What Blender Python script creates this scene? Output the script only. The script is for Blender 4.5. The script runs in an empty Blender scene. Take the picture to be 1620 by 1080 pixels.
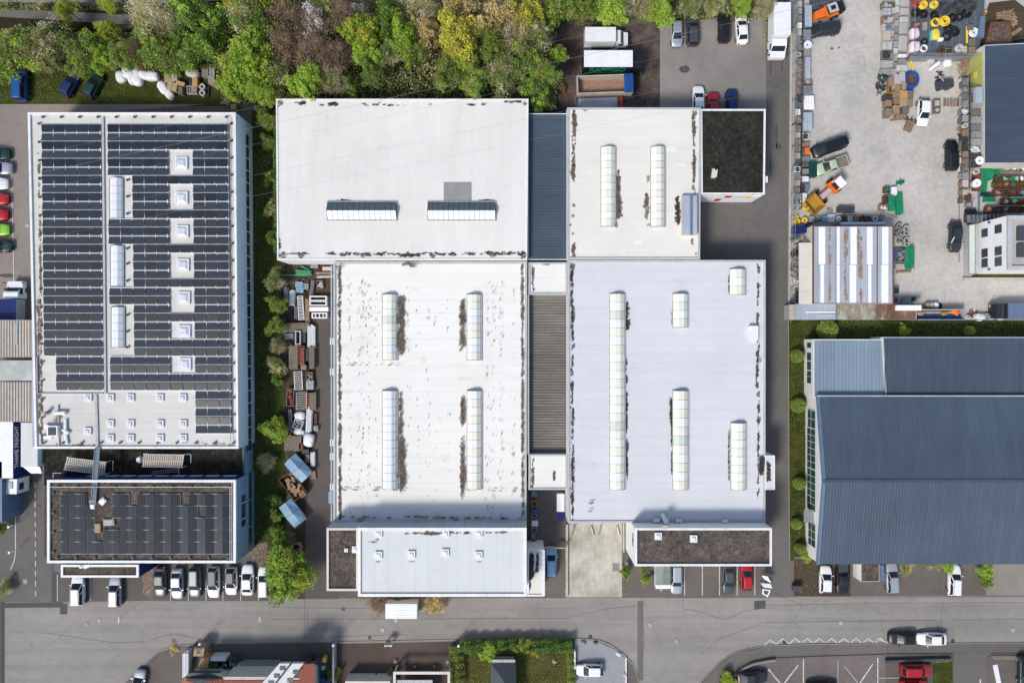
import bpy, math, random
from math import sin, cos, pi, radians as R, hypot, atan2
from mathutils import Vector, Matrix
S = bpy.context.scene
C = S.collection
# ---------------------------------------------------------------- camera, sky, sun, exposure
F = 1080.0      # focal length in pixels of the 1620 px photo
H = 104.0       # camera height above the ground, looking straight down
cam_d = bpy.data.cameras.new('camera'); cam = bpy.data.objects.new('camera', cam_d); C.objects.link(cam)
cam.location = (0, 0, H); cam.rotation_euler = (0, 0, 0)
cam_d.sensor_width = 36; cam_d.lens = 36 * F / 1620; cam_d.clip_start = 1; cam_d.clip_end = 1500
S.camera = cam
ELEV, AZ = R(48), R(221)      # sun in the lower left of the picture (azimuth from +Y, clockwise)
w = bpy.data.worlds.new('World'); S.world = w; w.use_nodes = True
nt = w.node_tree; nt.nodes.clear()
sky = nt.nodes.new('ShaderNodeTexSky'); sky.sky_type = 'NISHITA'; sky.sun_disc = False
sky.sun_elevation = ELEV; sky.sun_rotation = AZ; sky.air_density = 1.0; sky.dust_density = 2.0; sky.ozone_density = 1.0
bg = nt.nodes.new('ShaderNodeBackground'); bg.inputs[1].default_value = 0.15
out = nt.nodes.new('ShaderNodeOutputWorld')
nt.links.new(sky.outputs[0], bg.inputs[0]); nt.links.new(bg.outputs[0], out.inputs[0])
sd = bpy.data.lights.new('sun', 'SUN'); sun = bpy.data.objects.new('sun', sd); C.objects.link(sun)
sd.energy = 2.8; sd.angle = R(12); sd.color = (1, .955, .89)
dirv = Vector((sin(AZ) * cos(ELEV), cos(AZ) * cos(ELEV), sin(ELEV)))
sun.rotation_euler = dirv.to_track_quat('Z', 'Y').to_euler(); sun.location = dirv * 90
S.view_settings.view_transform = 'Standard'; S.view_settings.look = 'None'
S.view_settings.exposure = 0.18; S.view_settings.gamma = 1.0
S.cycles.max_bounces = 6; S.cycles.diffuse_bounces = 3

# ---------------------------------------------------------------- helpers
def W(px, py, h=0.0):
    k = (H - h) / F
    return ((px - 810) * k, (540 - py) * k)
def m_(n, h=0.0): return n * (H - h) / F      # pixels -> metres at height h
def org(o):
    v = Vector((0, 0, 0))
    while o is not None:
        v = v + o.location; o = o.parent
    return v
class MB:
    def __init__(s, mtx=None): s.v = []; s.f = []; s.mi = []; s.m = 0; s.X = mtx
    def add(s, vs, fs, m=None):
        n = len(s.v)
        if s.X is not None: vs = [tuple(s.X @ Vector(p)) for p in vs]
        s.v += [tuple(p) for p in vs]
        for f in fs: s.f.append(tuple(i + n for i in f)); s.mi.append(s.m if m is None else m)
        return s
    def box(s, x0, y0, z0, x1, y1, z1, m=None, rz=0, top=None):
        cx, cy = (x0 + x1) / 2, (y0 + y1) / 2; a, b = (x1 - x0) / 2, (y1 - y0) / 2
        c, d = cos(rz), sin(rz)
        P = [(cx + x * c - y * d, cy + x * d + y * c) for x, y in ((-a, -b), (a, -b), (a, b), (-a, b))]
        return s.prism(P, z0, z1, m, top)
    def cb(s, cx, cy, z0, sx, sy, sz, m=None, rz=0, top=None):
        return s.box(cx - sx / 2, cy - sy / 2, z0, cx + sx / 2, cy + sy / 2, z0 + sz, m, rz, top)
    def prism(s, P, z0, z1, m=None, top=None):
        n = len(P)
        a = sum(P[i][0] * P[(i + 1) % n][1] - P[(i + 1) % n][0] * P[i][1] for i in range(n))
        if a < 0: P = P[::-1]
        vs = [(x, y, z0) for x, y in P] + [(x, y, z1) for x, y in P]
        s.add(vs, [(i, (i + 1) % n, n + (i + 1) % n, n + i) for i in range(n)] + [tuple(range(n))[::-1]], m)
        s.add([(x, y, z1) for x, y in P], [tuple(range(n))], m if top is None else top)
        return s
    def sheet(s, P, z, m=None):
        n = len(P)
        a = sum(P[i][0] * P[(i + 1) % n][1] - P[(i + 1) % n][0] * P[i][1] for i in range(n))
        if a < 0: P = P[::-1]
        return s.add([(x, y, z) for x, y in P], [tuple(range(n))], m)
    def quad(s, a, b, c, d, m=None): return s.add([a, b, c, d], [(0, 1, 2, 3)], m)
    def tube(s, p, q, r, r2=None, n=6, m=None, cap=True):
        p, q = Vector(p), Vector(q); r2 = r if r2 is None else r2
        d = (q - p)
        if d.length < 1e-6: return s
        d.normalize(); u = d.orthogonal().normalized(); v = d.cross(u)
        vs = [p + (u * cos(2 * pi * i / n) + v * sin(2 * pi * i / n)) * r for i in range(n)] + [q + (u * cos(2 * pi * i / n) + v * sin(2 * pi * i / n)) * r2 for i in range(n)]
        fs = [(i, (i + 1) % n, n + (i + 1) % n, n + i) for i in range(n)]
        if cap: fs += [tuple(range(n))[::-1], tuple(range(n, 2 * n))]
        return s.add(vs, fs, m)
    def cyl(s, x, y, z0, z1, r, n=14, m=None, r2=None): return s.tube((x, y, z0), (x, y, z1), r, r2, n, m)
    def torus(s, x, y, z, Rr, r, n=20, k=6, m=None, sx=1, sy=1):
        vs = []; fs = []
        for i in range(n):
            a = 2 * pi * i / n
            for j in range(k):
                b = 2 * pi * j / k
                vs.append((x + (Rr + r * cos(b)) * cos(a) * sx, y + (Rr + r * cos(b)) * sin(a) * sy, z + r * sin(b)))
                fs.append((i * k + j, ((i + 1) % n) * k + j, ((i + 1) % n) * k + (j + 1) % k, i * k + (j + 1) % k))
        return s.add(vs, fs, m)
    def ring(s, x, y, z0, z1, ro, ri, n=18, m=None):
        vs = []
        for i in range(n):
            a = 2 * pi * i / n; c, d = cos(a), sin(a)
            vs += [(x + ro * c, y + ro * d, z0), (x + ro * c, y + ro * d, z1), (x + ri * c, y + ri * d, z1), (x + ri * c, y + ri * d, z0 + .02)]
        fs = []
        for i in range(n):
            j = (i + 1) % n
            for k in range(3): fs.append((i * 4 + k, j * 4 + k, j * 4 + k + 1, i * 4 + k + 1))
        return s.add(vs, fs, m)
    def dome(s, x, y, z, rx, ry, rz, n=10, k=4, m=None, jit=0, rng=random):
        vs = []; fs = []
        for j in range(k):
            t = j / k * pi / 2
            for i in range(n):
                a = 2 * pi * i / n; q = 1 + rng.uniform(-jit, jit)
                vs.append((x + rx * cos(t) * cos(a) * q, y + ry * cos(t) * sin(a) * q, z + rz * sin(t) * q))
        vs.append((x, y, z + rz))
        for j in range(k - 1):
            for i in range(n): fs.append((j * n + i, j * n + (i + 1) % n, (j + 1) * n + (i + 1) % n, (j + 1) * n + i))
        for i in range(n): fs.append(((k - 1) * n + i, (k - 1) * n + (i + 1) % n, k * n))
        return s.add(vs, fs, m)
    def build(s, name, mats, parent=None, world=False, smooth=False, loc=None):
        me = bpy.data.meshes.new(name)
        o_ = org(parent) if (world and parent is not None) else Vector((0, 0, 0))
        if loc is not None: o_ = Vector(loc)
        me.from_pydata([(x - o_.x, y - o_.y, z - o_.z) for x, y, z in s.v], [], s.f)
        if not isinstance(mats, (list, tuple)): mats = [mats]
        for q in mats: me.materials.append(M[q] if isinstance(q, str) else q)
        if len(mats) > 1: me.polygons.foreach_set('material_index', s.mi)
        if smooth: me.polygons.foreach_set('use_smooth', [True] * len(me.polygons))
        me.update()
        o = bpy.data.objects.new(name, me); C.objects.link(o)
        if parent is not None: o.parent = parent
        elif loc is not None: o.location = loc
        return o
def tag(o, label=None, cat=None, group=None, kind=None):
    if label: o['label'] = label
    if cat: o['category'] = cat
    if group: o['group'] = group
    if kind: o['kind'] = kind
    return o
def thing(name, label, cat, loc, rz=0, group=None):
    o = bpy.data.objects.new(name, None); C.objects.link(o); o.empty_display_size = .3
    o.location = loc if len(loc) == 3 else (loc[0], loc[1], 0); o.rotation_euler = (0, 0, rz)
    return tag(o, label, cat, group)
def dup(root, loc=None, rz=None, label=None, group=None):
    c = root.copy(); C.objects.link(c)
    if loc is not None: c.location = loc if len(loc) == 3 else (loc[0], loc[1], 0)
    if rz is not None: c.rotation_euler = (0, 0, rz)
    if label: c['label'] = label
    if group: c['group'] = group
    def rec(a, b):
        for ch in list(a.children):
            d = ch.copy(); C.objects.link(d); d.parent = b; rec(ch, d)
    rec(root, c)
    return c
def struct(name, P, z, mat, px=True, h=0.0):
    b = MB(); b.sheet([W(x, y, h) for x, y in P] if px else P, z)
    return tag(b.build(name, mat), kind='structure')
ORD = ['first', 'second', 'third', 'fourth', 'fifth', 'sixth', 'seventh', 'eighth', 'ninth', 'tenth', 'eleventh', 'twelfth', 'thirteenth', 'fourteenth', 'fifteenth', 'sixteenth', 'seventeenth', 'eighteenth', 'nineteenth', 'twentieth', 'twenty-first', 'twenty-second', 'twenty-third', 'twenty-fourth', 'twenty-fifth', 'twenty-sixth', 'twenty-seventh', 'twenty-eighth', 'twenty-ninth', 'thirtieth', 'thirty-first', 'thirty-second', 'thirty-third', 'thirty-fourth', 'thirty-fifth', 'thirty-sixth', 'thirty-seventh', 'thirty-eighth', 'thirty-ninth', 'fortieth']

# ---------------------------------------------------------------- materials
M = {}
def lin(c):
    return tuple(((x / 255) / 12.92 if x / 255 <= .04045 else ((x / 255 + .055) / 1.055) ** 2.4) for x in c)
def mul(c, k): return tuple(min(1, max(0, x * k)) for x in c)
class NT:
    def __init__(s, name):
        s.mat = bpy.data.materials.new(name); s.mat.use_nodes = True; s.t = s.mat.node_tree; s.t.nodes.clear()
        s.o = s.n('OutputMaterial'); s.b = s.n('BsdfPrincipled'); s.l(s.b.outputs[0], s.o.inputs[0])
        s.tc = s.n('TexCoord'); M[name] = s.mat
    def n(s, t, **k):
        q = s.t.nodes.new('ShaderNode' + t)
        for a, v in k.items(): setattr(q, a, v)
        return q
    def l(s, a, b): s.t.links.new(a, b)
    def co(s, scale=(1, 1, 1), kind='Object'):
        m = s.n('Mapping'); m.inputs['Scale'].default_value = scale; s.l(s.tc.outputs[kind], m.inputs[0]); return m.outputs[0]
    def noise(s, sc, det=4, rough=.6, scale=(1, 1, 1), dist=0):
        q = s.n('TexNoise'); q.inputs['Scale'].default_value = sc; q.inputs['Detail'].default_value = det
        q.inputs['Roughness'].default_value = rough; q.inputs['Distortion'].default_value = dist
        s.l(s.co(scale), q.inputs['Vector']); return q.outputs['Fac']
    def ramp(s, fac, stops, interp='LINEAR'):
        q = s.n('ValToRGB'); q.color_ramp.interpolation = interp; e = q.color_ramp.elements
        while len(e) < len(stops): e.new(.5)
        for i, (p, c) in enumerate(stops):
            e[i].position = p; e[i].color = (*c, 1) if not isinstance(c, (int, float)) else (c, c, c, 1)
        s.l(fac, q.inputs[0]); return q.outputs[0]
    def mix(s, a, b, fac, mode='MIX'):
        q = s.n('MixRGB'); q.blend_type = mode
        for v, i in ((fac, 0), (a, 1), (b, 2)):
            if isinstance(v, (int, float)): q.inputs[i].default_value = v if i == 0 else (v, v, v, 1)
            elif isinstance(v, tuple): q.inputs[i].default_value = (*v, 1)
            else: s.l(v, q.inputs[i])
        return q.outputs[0]
    def math(s, op, a, b=None):
        q = s.n('Math', operation=op)
        for v, i in ((a, 0), (b, 1)):
            if v is None: continue
            if isinstance(v, (int, float)): q.inputs[i].default_value = v
            else: s.l(v, q.inputs[i])
        return q.outputs[0]
    def xyz(s, kind='Object'):
        q = s.n('SeparateXYZ'); s.l(s.tc.outputs[kind], q.inputs[0]); return q.outputs
    def fin(s, col, rough=.8, metal=0, spec=.3, bump=None, bd=.02, bs=.5):
        if isinstance(col, tuple): s.b.inputs['Base Color'].default_value = (*col, 1)
        else: s.l(col, s.b.inputs['Base Color'])
        s.b.inputs['Roughness'].default_value = rough; s.b.inputs['Metallic'].default_value = metal
        s.b.inputs['Specular IOR Level'].default_value = spec
        if bump is not None:
            q = s.n('Bump'); q.inputs['Distance'].default_value = bd; q.inputs['Strength'].default_value = bs
            s.l(bump, q.inputs['Height']); s.l(q.outputs[0], s.b.inputs['Normal'])
        return s.mat
def simple(name, c, rough=.7, var=.18, sc=1.2, metal=0, spec=.3, fine=.12, fsc=14, rnd=0, coat=0):
    """c: linear base colour; two noises vary it"""
    t = NT(name)
    a = t.ramp(t.noise(sc, 4), [(.3, mul(c, 1 - var)), (.7, mul(c, 1 + var * .7))])
    if fine: a = t.mix(a, t.ramp(t.noise(fsc, 3, .7), [(.3, 1 - fine), (.7, 1.0)]), 1.0, 'MULTIPLY')
    if rnd:
        oi = t.n('ObjectInfo'); a = t.mix(a, t.ramp(oi.outputs['Random'], [(0, 1 - rnd), (1, 1.0)]), 1.0, 'MULTIPLY')
    t.fin(a, rough, metal, spec)
    if coat: t.b.inputs['Coat Weight'].default_value = coat; t.b.inputs['Coat Roughness'].default_value = .05
    return t.mat
def asphalt(name, c, patch=.22, cool=1.0, cracks=True):
    t = NT(name)
    a = t.ramp(t.noise(.06, 5, .6), [(.28, mul(c, 1 - patch)), (.72, mul(c, 1 + patch * .6))])
    a = t.mix(a, t.ramp(t.noise(.7, 5, .65), [(.3, .88), (.65, 1.0)]), 1.0, 'MULTIPLY')
    a = t.mix(a, t.ramp(t.noise(9, 3, .8), [(.3, .82), (.7, 1.04)]), 1.0, 'MULTIPLY')
    if name == 'asphalt_road': a = t.mix(a, t.ramp(t.noise(1, 4, .6, (.02, .55, 1), .6), [(.35, .86), (.6, 1.02)]), 1.0, 'MULTIPLY')
    if cracks:
        v = t.n('TexVoronoi', feature='DISTANCE_TO_EDGE'); v.inputs['Scale'].default_value = .11
        ns = t.n('TexNoise'); ns.inputs['Scale'].default_value = .5; ns.inputs['Detail'].default_value = 5; t.l(t.co(), ns.inputs[0])
        q = t.n('MixRGB'); q.inputs[0].default_value = .12; t.l(t.co(), q.inputs[1]); t.l(ns.outputs['Color'], q.inputs[2]); t.l(q.outputs[0], v.inputs['Vector'])
        k = t.ramp(v.outputs['Distance'], [(0, .72), (.006, 1.0)])
        a = t.mix(a, k, t.ramp(t.noise(.09, 2), [(.48, 0.0), (.56, 1.0)]), 'MULTIPLY')
        b = t.ramp(t.noise(.35, 6, .8), [(.25, .72), (.37, 1.0)]); a = t.mix(a, b, 1.0, 'MULTIPLY')
    return t.fin(a, .9, 0, .2, t.noise(40, 2), .01, .3)
asphalt('asphalt_road', (.290, .272, .248), .14)
asphalt('asphalt_worn', (.262, .246, .226), .2)
asphalt('asphalt_dark', (.118, .106, .094), .25)
asphalt('asphalt_lot', (.150, .130, .115), .3)
asphalt('asphalt_lane', (.150, .138, .128), .25)
asphalt('asphalt_west', (.26, .225, .20), .2)
asphalt('concrete_lot', (.27, .25, .23), .42)
asphalt('asphalt_patch', (.085, .085, .088), .2, cracks=False)
asphalt('kerb_stone', (.27, .25, .22), .2, cracks=False)
asphalt('soil', (.075, .055, .038), .4, cracks=False)
asphalt('driveway_grey', (.30, .31, .325), .06, cracks=False)
asphalt('dark_paving', (.058, .042, .037), .45, cracks=False)
def pavers(name, c, sx, sy, mort=.8, patch=.15):
    t = NT(name)
    a = t.ramp(t.noise(.07, 5, .6), [(.3, mul(c, 1 - patch)), (.7, mul(c, 1 + patch * .5))])
    b = t.n('TexBrick'); b.inputs['Scale'].default_value = 1; b.inputs['Brick Width'].default_value = sx; b.inputs['Row Height'].default_value = sy
    b.inputs['Mortar Size'].default_value = .02; b.inputs['Color1'].default_value = (1, 1, 1, 1); b.inputs['Color2'].default_value = (.93, .93, .93, 1); b.inputs['Mortar'].default_value = (mort,) * 3 + (1,)
    t.l(t.co(), b.inputs['Vector']); a = t.mix(a, b.outputs[0], 1.0, 'MULTIPLY')
    a = t.mix(a, t.ramp(t.noise(1.3, 6, .7), [(.3, .84), (.6, 1.0)]), 1.0, 'MULTIPLY')
    a = t.mix(a, t.ramp(t.noise(.16, 7, .75), [(.33, .80), (.52, 1.0)]), 1.0, 'MULTIPLY')
    a = t.mix(a, t.ramp(t.noise(.8, 6, .85), [(.26, .6), (.37, 1.0)]), 1.0, 'MULTIPLY')
    return t.fin(a, .9, 0, .2)
pavers('yard_pavers', (.50, .475, .43), .62, .62, .88, .14)
pavers('red_pavers', (.165, .138, .13), .5, .5, .85, .2)
pavers('brown_pavers', (.105, .08, .066), .5, .5, .8, .3)
def grass(name, a, b, c, sc=.5):
    t = NT(name)
    x = t.ramp(t.noise(sc, 5, .7), [(.3, a), (.5, b), (.7, c)])
    x = t.mix(x, t.ramp(t.noise(7, 4, .8), [(.3, .55), (.7, 1.15)]), 1.0, 'MULTIPLY')
    return t.fin(x, .95, 0, .1, t.noise(12, 3), .08, .6)
grass('grass', (.028, .036, .008), (.050, .060, .013), (.088, .084, .022))
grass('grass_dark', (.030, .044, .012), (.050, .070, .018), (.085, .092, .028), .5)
grass('grass_dry', (.050, .045, .015), (.085, .078, .022), (.14, .115, .045), .35)
grass('forest_floor', (.018, .020, .008), (.035, .030, .015), (.06, .045, .028), .3)
t = NT('concrete_pad')
a = t.ramp(t.noise(.25, 6, .7), [(.3, (.30, .275, .19)), (.5, (.45, .43, .36)), (.68, (.56, .545, .49))])
a = t.mix(a, t.ramp(t.noise(1.6, 6, .8, (1, .25, 1)), [(.3, .78), (.6, 1.0)]), 1.0, 'MULTIPLY'); t.fin(a, .9)
t = NT('rubble')
a = t.ramp(t.noise(.22, 8, .75), [(.36, (.026, .022, .020)), (.5, (.085, .066, .056)), (.66, (.19, .145, .12))])
a = t.mix(a, t.ramp(t.noise(6, 4, .8), [(.3, .6), (.7, 1.2)]), 1.0, 'MULTIPLY'); t.fin(a, .95)
def roofwhite(name, c, seam_axis='y', pitch=1.05, seam=.90, streak=.06, dirt=.5, spec_axis=None, fine=.03):
    """roofing membrane: seams along one axis, faint streaks and small dirt specks"""
    t = NT(name)
    sc = (1.2, .12, 1) if seam_axis == 'x' else (.12, 1.2, 1)
    a = t.ramp(t.noise(.6, 5, .6, sc), [(.3, mul(c, 1 - streak)), (.7, c)])
    a = t.mix(a, t.ramp(t.noise(.09, 6, .7), [(.3, 1 - streak * 1.6), (.6, 1.0)]), 1.0, 'MULTIPLY')
    a = t.mix(a, t.ramp(t.noise(.35, 7, .8, (1.5, .5, 1) if seam_axis == 'x' else (.5, 1.5, 1)), [(.28, .86), (.42, 1.0)]), 1.0, 'MULTIPLY')
    x = t.xyz(); k = x[1] if seam_axis == 'y' else x[0]
    fr = t.math('FRACT', t.math('DIVIDE', k, pitch)); ln = t.math('LESS_THAN', fr, .07)
    a = t.mix(a, (seam, seam, seam), ln, 'MULTIPLY')
    if dirt:
        d = t.ramp(t.noise(1.5, 8, .75, (.7, 1.6, 1)), [(.68 - dirt * .06, 0.0), (.74 - dirt * .06, 1.0)])
        d2 = t.ramp(t.noise(.11, 3), [(.42, 0.0), (.6, .75)])
        d = t.mix(d, d2, 1.0, 'MULTIPLY'); a = t.mix(a, (.30, .25, .20), d)
    a = t.mix(a, t.ramp(t.noise(5, 4, .7), [(.35, 1 - fine), (.6, 1.0)]), 1.0, 'MULTIPLY')
    return t.fin(a, .75, 0, .25)
roofwhite('roof_grey_white', (.69, .675, .635), 'x', .6, .965, .07, 0)
roofwhite('roof_white', (.75, .735, .69), 'y', 1.9, .93, .05, .55)
roofwhite('roof_cream', (.70, .67, .615), 'y', 1.0, .94, .05, .15)
roofwhite('roof_bluish', (.59, .60, .62), 'y', 1.33, .91, .05, .05)
roofwhite('roof_ice', (.59, .61, .60), 'x', 1.9, .92, .04, .05)
roofwhite('roof_solar', (.62, .60, .56), 'y', 2.4, .92, .10, .6)
def gravel(name, c, sc=2.2, dk=.45):
    t = NT(name)
    a = t.ramp(t.noise(sc, 8, .85), [(.36, mul(c, dk)), (.5, c), (.66, mul(c, 2.1))])
    a = t.mix(a, t.ramp(t.noise(.3, 5, .7), [(.35, .55), (.6, 1.0)]), 1.0, 'MULTIPLY')
    v = t.n('TexVoronoi'); v.inputs['Scale'].default_value = 5; t.l(t.co(), v.inputs['Vector'])
    a = t.mix(a, t.ramp(v.outputs['Color'], [(.1, .7), (.9, 1.3)]), .6, 'MULTIPLY')
    return t.fin(a, .95, 0, .15, t.noise(6, 4), .05, .7)
gravel('gravel_brown', (.105, .085, .070)); gravel('gravel_black', (.030, .027, .022), 1.6, .5); gravel('gravel_tan', (.19, .145, .11), 3)
gravel('moss_roof', (.022, .022, .017), 1.2, .5)
def metal_roof(name, c, axis='x', pitch=.5, dk=.8, rough=.45, metal=.0, var=.12, fine=.1):
    t = NT(name)
    a = t.ramp(t.noise(.08, 4), [(.3, mul(c, 1 - var)), (.7, mul(c, 1 + var))])
    if name in ('blue_grey_roof', 'blue_grey_roof_y', 'light_blue_roof', 'silver_sheet'):
        b = t.n('TexBrick'); b.inputs['Scale'].default_value = 1; b.inputs['Brick Width'].default_value = 1.05 if axis == 'x' else 6.3; b.inputs['Row Height'].default_value = 6.3 if axis == 'x' else 1.05; b.offset = 0
        b.inputs['Mortar Size'].default_value = .03; b.inputs['Color1'].default_value = (1, 1, 1, 1); b.inputs['Color2'].default_value = (.90, .90, .91, 1); b.inputs['Mortar'].default_value = (.86, .86, .86, 1); t.l(t.co(), b.inputs['Vector']); a = t.mix(a, b.outputs[0], 1.0, 'MULTIPLY')
    x = t.xyz(); k = x[0] if axis == 'x' else x[1]
    fr = t.math('FRACT', t.math('DIVIDE', k, pitch)); ln = t.math('LESS_THAN', fr, .22)
    a = t.mix(a, (dk, dk, dk), ln, 'MULTIPLY')
    sc = (3, .2, 1) if axis == 'x' else (.2, 3, 1)
    a = t.mix(a, t.ramp(t.noise(1, 5, .7, sc), [(.3, 1 - fine), (.7, 1.0)]), 1.0, 'MULTIPLY')
    if name == 'solar_cell': oi = t.n('ObjectInfo'); a = t.mix(a, t.ramp(oi.outputs['Random'], [(0, .6), (1, 1.5)]), 1.0, 'MULTIPLY')
    return t.fin(a, rough, metal, .4)
metal_roof('blue_grey_roof', (.066, .092, .130), 'x', .42, .96, .55, 0, .14, .22)
metal_roof('blue_grey_roof_y', (.060, .085, .118), 'y', .42, .93, .55, 0, .14, .2)
metal_roof('light_blue_roof', (.22, .285, .35), 'x', .55, .8, .45)
metal_roof('fibre_cement', (.22, .205, .17), 'y', .40, .52, .8, 0, .25, .45)
metal_roof('fibre_stripes', (.38, .375, .35), 'x', .42, .45, .8, 0, .1, .3)
metal_roof('silver_sheet', (.40, .44, .50), 'x', .35, .88, .5, 0, .1, .15)
metal_roof('cladding_blue', (.56, .69, .80), 'y', .5, .93, .5)
metal_roof('solar_cell', (.008, .014, .022), 'x', .95, .7, .28, 0, .1, .05)
t = NT('solar_cell_sheen'); a = t.ramp(t.noise(.3, 3), [(.3, (.036, .043, .055)), (.7, (.046, .052, .062))]); t.fin(a, .3, 0, .5)  # lighter copy of the cell colour: sky reflection on alternately tilted rows painted in
simple('white_paint', (.78, .78, .77), .5, .05, .8, fine=.05)
simple('white_wall', (.72, .71, .69), .7, .06, .5, fine=.05)
simple('white_metal', (.72, .74, .76), .4, .08, .6, fine=.05)
simple('cream_wall', (.62, .58, .50), .8, .08, .4)
simple('trim_grey', (.42, .43, .43), .6, .15, .8)
simple('trim_beige', (.48, .42, .35), .7, .2, .8)
simple('trim_dark', (.07, .075, .085), .5)
simple('navy', (.006, .018, .115), .4, .1); simple('blue_paint', (.015, .075, .26), .4, .15); simple('steel_blue', (.13, .19, .28), .45, .15, rnd=.15)
simple('sky_blue', (.20, .33, .45), .5, .15); simple('rust', (.19, .075, .035), .85, .45, 2.5, fine=.4); simple('rust_light', (.30, .19, .14), .85, .3, 2)
simple('steel', (.33, .35, .37), .45, .2, 2, metal=.5, rnd=.2); simple('dark_steel', (.05, .055, .06), .5, .3, 2)
simple('grey_rail', (.30, .32, .33), .5, .2, 1, metal=.3); simple('black_rubber', (.012, .012, .013), .7, .2, 3); simple('tyre', (.015, .015, .015), .85)
simple('moss_brown', (.21, .165, .13), .95, .5, 2.2, fine=.55, fsc=9); simple('moss_light', (.34, .29, .245), .95, .4, 2.5, fine=.4, fsc=8)
simple('moss_dark', (.075, .064, .056), .95, .5, 2.5, fine=.5, fsc=8)
simple('stone_grey', (.36, .35, .33), .85, .25, 1.2, fine=.25, rnd=.35); simple('stone_light', (.55, .53, .50), .85, .15, 1.5, fine=.2, rnd=.25)
simple('stone_dark', (.15, .14, .13), .85, .3, 2, fine=.25, rnd=.3); simple('concrete', (.42, .41, .39), .85, .15, 2, fine=.2, rnd=.25)
simple('wood', (.36, .25, .155), .8, .25, 2.5, fine=.3, rnd=.3); simple('wood_grey', (.25, .215, .17), .85, .25, 2.5, fine=.3, rnd=.3); simple('wood_orange', (.50, .29, .13), .8, .2, 2, fine=.2)
simple('cardboard', (.42, .31, .20), .85, .15, 2, fine=.2, rnd=.2); simple('plastic_white', (.74, .75, .77), .5, .12, 3, fine=.15); simple('plastic_pink', (.72, .58, .62), .5, .12, 3)
simple('green_pipe', (.012, .26, .12), .4, .35, 2, rnd=.2); simple('mint', (.22, .60, .45), .5, .3, 3, fine=.3); simple('yellow', (.80, .56, .04), .45, .15, 3)
simple('orange', (.75, .16, .02), .5, .2, 3); simple('red', (.45, .03, .02), .5, .2, 3); simple('brick_red', (.28, .085, .055), .8, .25, 3, fine=.3, rnd=.2)
simple('dark_green', (.008, .05, .04), .5, .2, 3); simple('ochre', (.42, .24, .03), .5, .25, 2, fine=.2); simple('lime_wall', (.42, .43, .14), .8, .2, .5)
simple('skylight_cream', (.70, .69, .58), .5, .06, 2, spec=.5, fine=.04); simple('skylight_white', (.74, .745, .68), .35, .05, 2, spec=.5, fine=.04); simple('skylight_green', (.55, .60, .52), .35, .1, 2, fine=.05)
simple('skylight_blue', (.36, .46, .50), .3, .1, 2); simple('dome_white', (.70, .72, .73), .55, .05, 2, spec=.6); simple('dome_core', (.60, .64, .70), .2, .2, 1.2, spec=.6)
simple('roof_tile', (.30, .085, .045), .8, .3, 4, fine=.4, fsc=8); simple('slate', (.055, .065, .075), .6, .15, 2); simple('grey_membrane', (.27, .27, .27), .8, .15, .8)
simple('tarp_grey', (.22, .25, .22), .6, .2, .8); simple('skin', (.45, .28, .2), .6, .05); simple('bark', (.10, .075, .055), .9, .3, 4); simple('bark_pale', (.22, .18, .14), .9, .3, 4)
simple('line_paint', (.62, .61, .58), .8, .25, 1.5, fine=.35, fsc=5); simple('line_worn', (.37, .35, .33), .85, .2, 1.5, fine=.35, fsc=5)
def paint(name, c, metal=.3, rough=.4):
    t = NT('paint_' + name); a = t.ramp(t.noise(.8, 3), [(.3, mul(c, .93)), (.7, c)]); t.fin(a, rough, metal, .5)
    t.b.inputs['Coat Weight'].default_value = .35; t.b.inputs['Coat Roughness'].default_value = .28
for n_, c_, me_ in (('white', (.74, .75, .76), 0), ('silver', (.42, .45, .49), .5), ('grey', (.13, .15, .16), .5), ('black', (.010, .011, .014), .2), ('navy', (.008, .028, .12), .3), ('blue', (.010, .09, .34), .3),
                    ('red', (.42, .012, .018), .2), ('lime', (.26, .55, .04), .1), ('darkgreen', (.02, .05, .045), .4), ('palegreen', (.42, .52, .36), .1), ('paleblue', (.24, .40, .60), .4), ('anthracite', (.035, .04, .048), .4), ('wine', (.30, .02, .05), .3), ('graphite', (.075, .085, .09), .4)):
    paint(n_, c_, me_)
t = NT('car_glass'); t.fin((.012, .018, .024), .34, 0, .3)
t = NT('window_glass'); a = t.ramp(t.noise(.5, 3), [(.3, (.02, .035, .045)), (.7, (.06, .085, .10))]); t.fin(a, .12, 0, .6)
t = NT('green_glass'); a = t.ramp(t.noise(.5, 3), [(.3, (.012, .045, .04)), (.7, (.03, .09, .075))]); t.fin(a, .15, 0, .6)
simple('headlight_clear', (.6, .62, .65), .15, .05, 3, spec=.7); simple('lamp_red', (.35, .01, .01), .3, .1)
def leafmat(name, c, tr=.4):
    t = NT(name)
    oi = t.n('ObjectInfo')
    a = t.ramp(t.noise(.55, 4, .7), [(.3, mul(c, .85)), (.55, mul(c, 1.2)), (.75, mul((c[0] * 1.2, c[1] * 1.05, c[2]), 1.25))])
    a = t.mix(a, t.ramp(t.noise(3.5, 3, .8), [(.3, .65), (.7, 1.2)]), 1.0, 'MULTIPLY')
    a = t.mix(a, t.ramp(oi.outputs['Random'], [(0, .82), (1, 1.12)]), 1.0, 'MULTIPLY')
    t.fin(a, .7, 0, .15)
    tl = t.n('BsdfTranslucent'); t.l(a, tl.inputs[0]); mx = t.n('MixShader'); mx.inputs[0].default_value = tr
    t.l(t.b.outputs[0], mx.inputs[1]); t.l(tl.outputs[0], mx.inputs[2]); t.l(mx.outputs[0], t.o.inputs[0])
leafmat('leaf_bright', (0.371, 0.536, 0.081)); leafmat('leaf_lime', (0.373, 0.429, 0.068)); leafmat('leaf_yellow', (0.565, 0.520, 0.079)); leafmat('leaf_mid', (0.205, 0.296, 0.071)); leafmat('leaf_deep', (0.098, 0.185, 0.046))
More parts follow.
